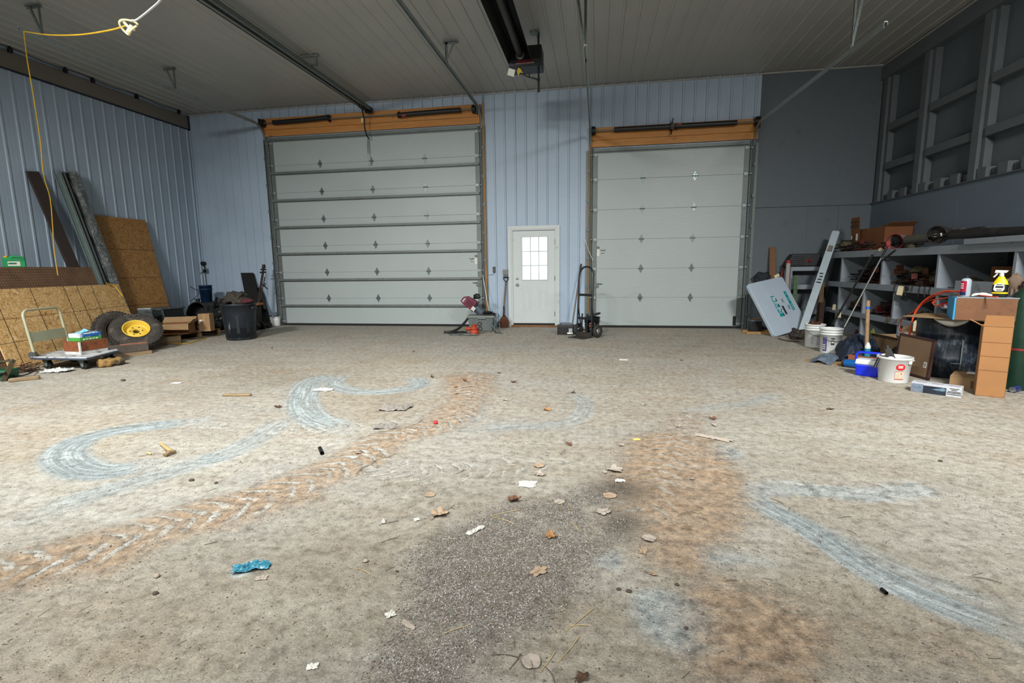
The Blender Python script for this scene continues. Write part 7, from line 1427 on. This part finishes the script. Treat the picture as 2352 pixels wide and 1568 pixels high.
for k,a in enumerate((
 (1237,1315,.105,'oak','tan','tan pointed oak leaf lying alone in the middle of the gravel patch',.9,.15),
 (1265,1236,.075,'torn','gold','crumpled golden brown leaf at the centre of the gravel patch, behind the oak leaf',None,.9),
 (1385,1178,.085,'maple','grey','pale curled leaf on the dark stain right of the gravel patch',None,.35),
 (1397,1140,.10,'heart','tan','flat tan leaf above the dark stain, left of the orange dirt',.2,.12),
 (1284,1155,.08,'heart','grey','round grey leaf at the top edge of the gravel patch',1.1,.12),
 (1493,1241,.085,'heart','grey','grey heart shaped leaf on the orange dirt right of the gravel patch',2.6,.2),
 (1475,1268,.075,'torn','tan','torn tan leaf just in front of the grey heart shaped leaf',None,.3),
 (1221,1525,.085,'heart','grey','large grey leaf nearest the camera below the gravel patch',1.9,.2),
 (1335,1560,.07,'torn','dark','dark brown leaf cut off by the bottom edge',None,.5),
 (1180,1152,.085,'oak','brown','curled brown oak leaf left of the round grey leaf',.3,.9),
 (1010,1182,.10,'maple','tan','tan lobed leaf left of the torn white strip',.5,.5),
 (985,1137,.08,'heart','tan','faded pinkish leaf behind the tan lobed leaf',.1,.1),
 (1235,1071,.09,'heart','tan','tan leaf just behind the dirty white paper square',.1,.3),
 (1240,1092,.09,'torn','grey','grey curled leaf touching the dirty white paper square',None,.5),
 (1412,1082,.11,'maple','grey','broad grey tan leaf at the left edge of the orange dirt',None,.4),
 (1307,1022,.075,'torn','brown','rolled brown leaf alone on the clean concrete right of centre',None,1.0),
 (1256,942,.085,'maple','gold','golden leaf with upright stem inside the right scraped arc',None,.6),
 (1318,903,.075,'torn','dark','dark folded leaf on top of the right scraped arc',None,.7),
 (1068,878,.085,'torn','brown','upright brown leaf on the far orange dirt',None,1.1),
 (1047,890,.06,'torn','gold','small golden leaf left of the upright brown leaf',None,.5),
 (1048,905,.08,'torn','tan','flat tan leaf in front of the small golden leaf',None,.3),
 (1160,920,.07,'torn','grey','pale shrivelled leaf right of the far orange dirt',None,.5),
 (1147,857,.07,'torn','dark','dark shrivelled leaf farthest behind the orange dirt',None,.6),
 (1180,878,.10,'torn','dark','dark broken leaf with twig right of the far orange dirt',None,.6),
 (1428,1023,.085,'torn','grey','flat grey leaf left of the yellow scrap',None,.25),
 (1637,963,.09,'torn','brown','brown upright leaf above the shredded bark',None,1.0),
 (1640,976,.09,'torn','grey','grey flat leaf just before the brown upright leaf',None,.4),
 (1558,981,.085,'torn','grey','grey leaf behind the orange dirt, right of the flat grey leaf',None,.4),
 (822,1042,.07,'torn','tan','small tan leaf on the long tread track',None,.4),
 (993,868,.07,'torn','dark','dark upright leaf left of the far orange dirt',None,1.0),
 (1480,930,.08,'torn','grey','faint grey leaf between the scraped arc and the orange dirt',None,.3),
 (1402,914,.075,'torn','grey','small grey leaf right of the dark folded leaf',None,.3),
 (1390,1086,.06,'torn','grey','small pale leaf touching the broad grey tan leaf',None,.3),
 (1590,1103,.04,'torn','grey','tiny pale curled leaf in the middle of the orange dirt',None,.6),
 (1500,1320,.05,'torn','tan','small folded tan leaf before the torn tan leaf, near the bottom right',None,.4),
 (640,935,.12,'torn','dark','dark broken leaf heap left of the tall scraped arc',None,.4),
 (1565,828,.07,'torn','dark','dark speck of leaf far off before the small overhead door',None,.4),
 (1905,940,.09,'torn','dark','dark leaf fragment on the bare floor right of the orange dirt',None,.3))):
    leaf(*a[:6], rz=a[6], curl=a[7], seed=k)
def crumple(name, lab, cat, px, py, rx, ry, h, m, seed, rz=0.0, freq=9):
    c = PZ(px,py,0); z0 = fz(c.x,c.y)
    def f(u,v):
        x=(u-.5)*2; y=(v-.5)*2; e = 1+.25*noise.noise(Vector((x*1.7+seed,y*1.7,3))); z = h*(.35+.65*noise.noise(Vector((x*freq*.25,y*freq*.25,seed))))*max(0,1-.6*max(abs(x),abs(y))**3)+h*.35*abs(noise.noise(Vector((x*freq*.6,y*freq*.6,seed+2))))
        return Vector((x*rx*e,y*ry*e,max(.001,z)))
    o_ = MB().grid(f,18,16,False).build(name, m, loc=(c.x,c.y,z0+.001), rot=(0,0,rz), solid=.0015); return tag(o_, lab, cat)
PW_ = M['paper']
crumple('paper_sheet','dirty white paper square on the bare concrete behind the gravel patch','paper',1212,1112,.055,.045,.012,pm('dirty_white_paper',(206,206,200),.85,0,.06,20,0,((140,132,120),.58,.7,30)),3,.1)
crumple('paper_scrap','white crumpled scrap on the dark stain beside the orange dirt','paper',1424,1107,.03,.014,.022,PW_,5,.2)
crumple('paper_strip','torn white strip lying at the left rim of the gravel patch','paper',1092,1221,.055,.014,.022,PW_,7,1.0)
crumple('paper_scrap','small white bit standing left of the faded pinkish leaf','paper',882,1198,.010,.022,.018,PW_,9,.2)
crumple('paper_scrap','tiny white bit left of the tan lobed leaf','paper',957,1194,.014,.012,.016,PW_,11,.5)
crumple('paper_scrap','white crumpled bit lower left of the gravel patch','paper',897,1414,.018,.014,.024,PW_,13,.7)
crumple('birch_curl','pale curled shaving right of the white crumpled bit','shaving',938,1437,.034,.010,.012,LM['grey'],15,-.5)
crumple('paper_scrap','folded white scrap inside the far S shaped scrape','paper',742,896,.10,.05,.03,PW_,17,.2)
crumple('paper_scrap','small white scrap far left of the S shaped scrape','paper',405,880,.05,.03,.01,PW_,19,.1)
crumple('paper_card','small white card lying in front of the small overhead door','card',1432,826,.06,.05,.006,PW_,21,.05,3)
crumple('yellow_scrap','small yellow scrap left of the orange dirt','scrap',1462,1011,.028,.02,.012,pm('pale_yellow_scrap',(226,190,110),.8),23,.1)
crumple('plastic_wrapper','crumpled blue plastic wrapper in the left foreground','wrapper',578,1306,.075,.03,.045,pm('blue_foil_wrapper',(60,136,160),.3,.1,.35,30,.4,((206,214,210),.60,.68,30)),25,.45)
crumple('grey_paper','grey crumpled fragment right of the blue plastic wrapper','fragment',600,1328,.025,.015,.01,LM['grey'],27,.3)
crumple('leaf_litter','grey crumpled heap of dead leaves between the scraped arcs','leaf litter',908,938,.14,.10,.05,pm('grey_leaf_litter',(132,126,120),.85,0,.3,40,.4),29,.1,14)
crumple('leaf_litter','small dark heap of leaf litter in front of the grey heap','leaf litter',885,981,.10,.07,.035,pm('grey_leaf_litter',(132,126,120),.85),31,.3,14)
crumple('bark_shred','shredded pale bark strip right of the orange dirt','bark',1637,1007,.13,.03,.02,LM['grey'],33,-.5,14)
crumple('paper_scrap','scattered white scrap at the bottom left of centre','paper',718,1532,.018,.012,.012,PW_,35,.4)
def stick(name, lab, cat, a, b, r, m, lift=.0, mid=.0, grp=None):
    A_, B_ = PZ(*a), PZ(*b); A_.z = fz(A_.x,A_.y)+r; B_.z = fz(B_.x,B_.y)+r+lift; Cc = (A_+B_)/2+Vector((mid,mid,r*.5)); return tag(MB().tube(bez([A_,Cc,B_],5),[r*.8]*5+[r]*5+[r*.6],7).build(name, m), lab, cat, grp)
ST = pm('dry_straw',(198,176,128),.7,0,.1,30,0); TW = pm('grey_twig',(104,90,76),.8,0,.2,30,.2)
for k,(a,b,m_,lab) in enumerate((((1298,1452),(1362,1400),ST,'long straw below the gravel patch, right one pointing up right'),((1281,1523),(1332,1462),ST,'long straw left of the large grey leaf, pointing at the long straw'),((1133,1189),(1180,1206),ST,'thick straw piece at the top left rim of the gravel patch'),((1126,1187),(1195,1172),ST,'thin straw crossing the thick straw piece'),((1305,1160),(1312,1176),ST,'tiny straw between the round grey leaf and the pale curled leaf'),((1240,1545),(1275,1498),ST,'straw leaning over the large grey leaf'),((1170,1538),(1196,1503),TW,'thin twig left of the large grey leaf'),((1128,1504),(1190,1512),TW,'thin twig crossing before the large grey leaf'),((1250,1530),(1275,1575),TW,'dark twig running off the bottom edge'),((1020,1455),(1075,1440),ST,'straw lying inside the lower gravel patch'),((815,1305),(850,1322),ST,'faint straw left of the gravel patch'),((1300,1440),(1352,1440),ST,'short straw under the long straw'),((870,1207),(915,1197),TW,'thin twig below the small white bit'),((990,1195),(1045,1160),TW,'thin twig right of the tan lobed leaf'),((1310,1200),(1330,1225),ST,'bent straw on the gravel under the pale curled leaf'),((875,1246),(912,1236),TW,'grey twig on the concrete left of the gravel patch'),((1925,1190),(1955,1188),TW,'twig beside the dark scraped groove on the right'),((2235,1325),(2302,1342),TW,'curved twig at the far right of the floor'),((1770,1145),(1800,1160),TW,'dark twig at the head of the scraped groove'),((1045,1090),(1070,1080),TW,'dark twig with bud near the centre tread'),((470,1252),(500,1246),TW,'twig lying on the long tread track'))):
    stick('straw' if m_ is ST else 'twig', lab, 'straw' if m_ is ST else 'twig', a, b, .0017 if m_ is ST else .0016, m_, .004, .006)
log('wood_stick', 'short brown stick left of the S shaped scrape', 'stick', PZ(512,910), PZ(577,909), .035, .028, M['oldwood'], fz(*PZ(545,910).xy), 15, .3)
t = thing('wood_splinter', 'splintered wood piece inside the left scraped arc', 'splinter', PZ(385,1040)); t.location.z = fz(*t.location.xy)
mb = MB(); mb.tube([PZ(368,1017,.02)-PZ(385,1040),PZ(382,1028,.03)-PZ(385,1040),PZ(396,1038,.02)-PZ(385,1040)],[.008,.014,.011],7); mb.build('long_splinter', pm('pale_split_wood',(188,156,104),.8,0,.2,20,.3), t)
mb = MB(); mb.tube([PZ(378,1046,.012)-PZ(385,1040),PZ(388,1038,.025)-PZ(385,1040),PZ(404,1036,.015)-PZ(385,1040)],[.014,.016,.008],7); mb.build('dark_splinter', M['oldwood'], t)
stick('wood_chip','small pale wood chip left of the splintered wood piece','wood chip',(337,1043),(347,1045),.008,ST)
t = PZ(1001,974); tag(MB().lathe([(0,0),(.018,0),(.018,.012),(.014,.016),(.014,.022),(0,.022)],20).build('bottle_cap', pm('bright_red_plastic',(206,36,48),.4,0,.05,10,0), loc=(t.x,t.y,fz(t.x,t.y))), 'small red plastic cap beside the far end of the tread track', 'cap')
def pipe(lab, a, b, r): 
    A_,B_ = PZ(*a),PZ(*b); z = max(fz(A_.x,A_.y),fz(B_.x,B_.y))+r; A_.z=B_.z=z; mb = MB(); mb.tube([A_,B_],r,14,cap=False); mb.tube([A_,B_],r*.7,14,cap=False); tag(mb.build('pipe_stub', M['black']), lab, 'pipe stub')
pipe('short black pipe stub on the concrete left of the tread track', (735,1033),(740,1045), .014); pipe('small black pipe stub by the scraped groove, lower right', (2024,1357),(2036,1367), .008)
for k,(px,py,r,lab) in enumerate(((840,1290,.014,'pale pebble left of the gravel patch'),(360,1325,.016,'pale pebble in the left foreground dirt'),(440,1104,.016,'dark pebble below the left scraped arc'),(496,1110,.012,'small dark pebble right of the dark pebble'),(1421,1355,.010,'small brown pebble lower right of the gravel patch'),(1445,1360,.012,'dark crumb of dirt beside the small brown pebble'),(912,1313,.008,'tiny pebble at the left rim of the gravel patch'),(2160,1060,.014,'dark pebble on the bare floor at the far right'),(357,1364,.012,'dark pebble below the blue wrapper, far left'),(1576,1445,.008,'dark speck of gravel on the bluish bare spot'),(283,875,.03,'flat dark stone far left of the floor'),(625,800,.02,'dark clod near the trash can'),(950,808,.02,'dark clod far in front of the large overhead door'),(1555,1345,.009,'small clod right of the folded tan leaf'))):
    c = PZ(px,py,0); tag(MB().blob((0,0,r*.4),(r,r*.8,r*.6),seed=k+100,amp=.35,sub=2,flat=0).build('pebble', pm('dark_pebble',(84,74,64),.85,0,.2,30,.2) if 'pale' not in lab else pm('pale_pebble',(170,158,142),.85,0,.2,30,.2), loc=(c.x,c.y,fz(c.x,c.y))), lab, 'pebble')
# grit and crumbs nobody could count
def grit(name, lab, n, sampler, r0, r1, mats, seed):
    q = np.random.RandomState(seed); P = sampler(q, n); n = len(P)
    base = np.array([(1,0,0),(-1,0,0),(0,1,0),(0,-1,0),(0,0,1),(0,0,-.4)]); tri = np.array([(0,2,4),(2,1,4),(1,3,4),(3,0,4),(2,0,5),(1,2,5),(3,1,5),(0,3,5)])
    r = (r0+(r1-r0)*q.rand(n)**2.2)[:,None,None]; jit = .6+.7*q.rand(n,6,1); a = q.rand(n)*6.28; c,s = np.cos(a)[:,None],np.sin(a)[:,None]
    v = base[None]*r*jit; v = np.stack([v[...,0]*c-v[...,1]*s, v[...,0]*s+v[...,1]*c, v[...,2]*.75],-1); zz = np.array([fz(x,y) for x,y in P]); v[...,0] += P[:,0:1]; v[...,1] += P[:,1:2]; v[...,2] += zz[:,None]+r[:,0,0:1]*.2
    F = (tri[None]+np.arange(n)[:,None,None]*6).reshape(-1,3); me = bpy.data.meshes.new(name); me.vertices.add(n*6); me.vertices.foreach_set('co', v.astype(np.float32).ravel()); me.loops.add(F.size); me.loops.foreach_set('vertex_index', F.astype(np.int32).ravel()); me.polygons.add(len(F)); me.polygons.foreach_set('loop_start', np.arange(0,F.size,3,dtype=np.int32)); me.polygons.foreach_set('loop_total', np.full(len(F),3,dtype=np.int32)); mi = np.repeat(q.randint(0,len(mats),n),8).astype(np.int32)
    for m in mats: me.materials.append(m)
    me.polygons.foreach_set('material_index', mi); me.update(calc_edges=True); o_ = bpy.data.objects.new(name, me); COL.objects.link(o_); o_['kind'] = 'stuff'; return tag(o_, lab, 'gravel')
GM = [pm('grit_grey',(150,143,137),.85,0,.2,60,0),pm('grit_dark',(112,106,100),.85,0,.2,60,0),pm('grit_light',(198,192,184),.85,0,.1,60,0),pm('grit_tan',(150,132,112),.85,0,.15,60,0)]
gpoly = fpts(GRAVEL); g0, g1 = gpoly.min(0), gpoly.max(0)
def gs(q, n):
    P = g0-.15+(g1-g0+.3)*q.rand(n*3,2); d = sdpoly(P[:,0]+.1*(vnoise(P[:,0],P[:,1],2.2,3)-.5),P[:,1]+.1*(vnoise(P[:,0],P[:,1],2.2,4)-.5),gpoly); w = sst(-d,-.13,.12)*sst(vnoise(P[:,0],P[:,1],5,6,4),.2,.5); return P[q.rand(len(P)) < w][:n]
grit('gravel_patch','patch of fine grey gravel spilled in the foreground',16000,gs,.0016,.0055,GM,3)
def ds(q, n):
    P = np.stack([-4+6.9*q.rand(n*4),1.1+6*q.rand(n*4)**1.4],-1); w = .12+.88*sst(vnoise(P[:,0],P[:,1],1.7,21,4),.42,.68); return P[q.rand(len(P)) < w][:n]
grit('floor_crumbs','scattered dirt crumbs and small grit on the concrete',14000,ds,.0011,.0055,[GM[0],GM[3],pm('grit_brown',(116,98,80),.9,0,.2,60,0),GM[2],GM[1]],5)
def ss(q, n): 
    P = np.stack([-3.4+7.4*q.rand(n*3),1.15+4.5*q.rand(n*3)**1.5],-1); w = .2+.8*sst(vnoise(P[:,0],P[:,1],1.3,33,4),.45,.65); return P[q.rand(len(P)) < w][:n]
q = np.random.RandomState(8); P = ss(q,420); mb = MB()
for x,y in P:
    a = q.rand()*3.14; L = .012+.05*q.rand()**2; z = fz(x,y)+.002; d = Vector((math.cos(a)*L/2,math.sin(a)*L/2,0)); k_ = Vector((-d.y,d.x,0))*.3*(q.rand()-.5); mb.tube([Vector((x,y,z))-d,Vector((x,y,z+.002))+k_,Vector((x,y,z))+d],.0007+.0006*q.rand(),4)
o_ = mb.build('chaff', [TW]); o_['kind'] = 'stuff'; tag(o_, 'fine chaff and twig bits scattered over the concrete', 'chaff')
# ------------------------------------------------------------------ light, world, camera
W = bpy.data.worlds.new('World'); S.world = W; W.use_nodes = True
W.node_tree.nodes['Background'].inputs[0].default_value = (.86,.93,1.0,1); W.node_tree.nodes['Background'].inputs[1].default_value = 2.5
def lamp(x, y, z, power, tilt, spread, lab):
    t = thing('shop_light', lab, 'lamp', (x,y,z), (tilt,0,0), 'shop lights hung under the ceiling')
    mb = MB(); mb.b2(-.62,.62,-.11,.11,.02,.07); mb.b2(-.5,.5,-.05,.05,.07,.11); mb.build('housing', M['white'], t, .006)
    for sx in (-.45,.45): MB().cyl((sx,0,.1),(sx,(ZC-z)*math.sin(tilt),(ZC-z)*math.cos(tilt)),.004,n=6).build('hanger_wire', M['galv'], t)
    d = bpy.data.lights.new('led_panel','AREA'); d.shape = 'RECTANGLE'; d.size = 1.2; d.size_y = .2; d.energy = power; d.color = LCOL; d.spread = spread
    o = bpy.data.objects.new('led_panel', d); COL.objects.link(o); o.parent = t; o.location = (0,0,.01)
LCOL = (1.0,.995,.965)
PW = 150
for i,x in enumerate((-6.2,-2.1,3.4)):
    side = ('left','centre','right')[i]
    lamp(x, 1.0, 4.6, PW*1.55, .84, 1.75, 'white flood light tilted towards the doors, %s' % side)
    lamp(x-.1, -1.6, 4.7, PW*1.0, .42, 2.1, 'white shop light above the rear of the floor, %s' % side)
cam = bpy.data.cameras.new('camera'); co = bpy.data.objects.new('camera', cam); COL.objects.link(co)
cam.sensor_width = 36; cam.sensor_fit = 'HORIZONTAL'; cam.lens = FPX/2352*36; cam.clip_end = 300; cam.clip_start = .02
m = Matrix((CR, CU, -CF)).transposed().to_4x4(); m.translation = CAMP; co.matrix_world = m
S.camera = co
S.view_settings.view_transform = 'Standard'; S.view_settings.look = 'None'; S.view_settings.gamma = 1; S.view_settings.use_curve_mapping = False
S.view_settings.exposure = -0.35
S.cycles.max_bounces = 5; S.cycles.diffuse_bounces = 3; S.cycles.glossy_bounces = 3; S.cycles.transmission_bounces = 4; S.cycles.use_denoising = True
S.cycles.sample_clamp_indirect = 6; S.cycles.use_adaptive_sampling = True; S.cycles.adaptive_threshold = .05
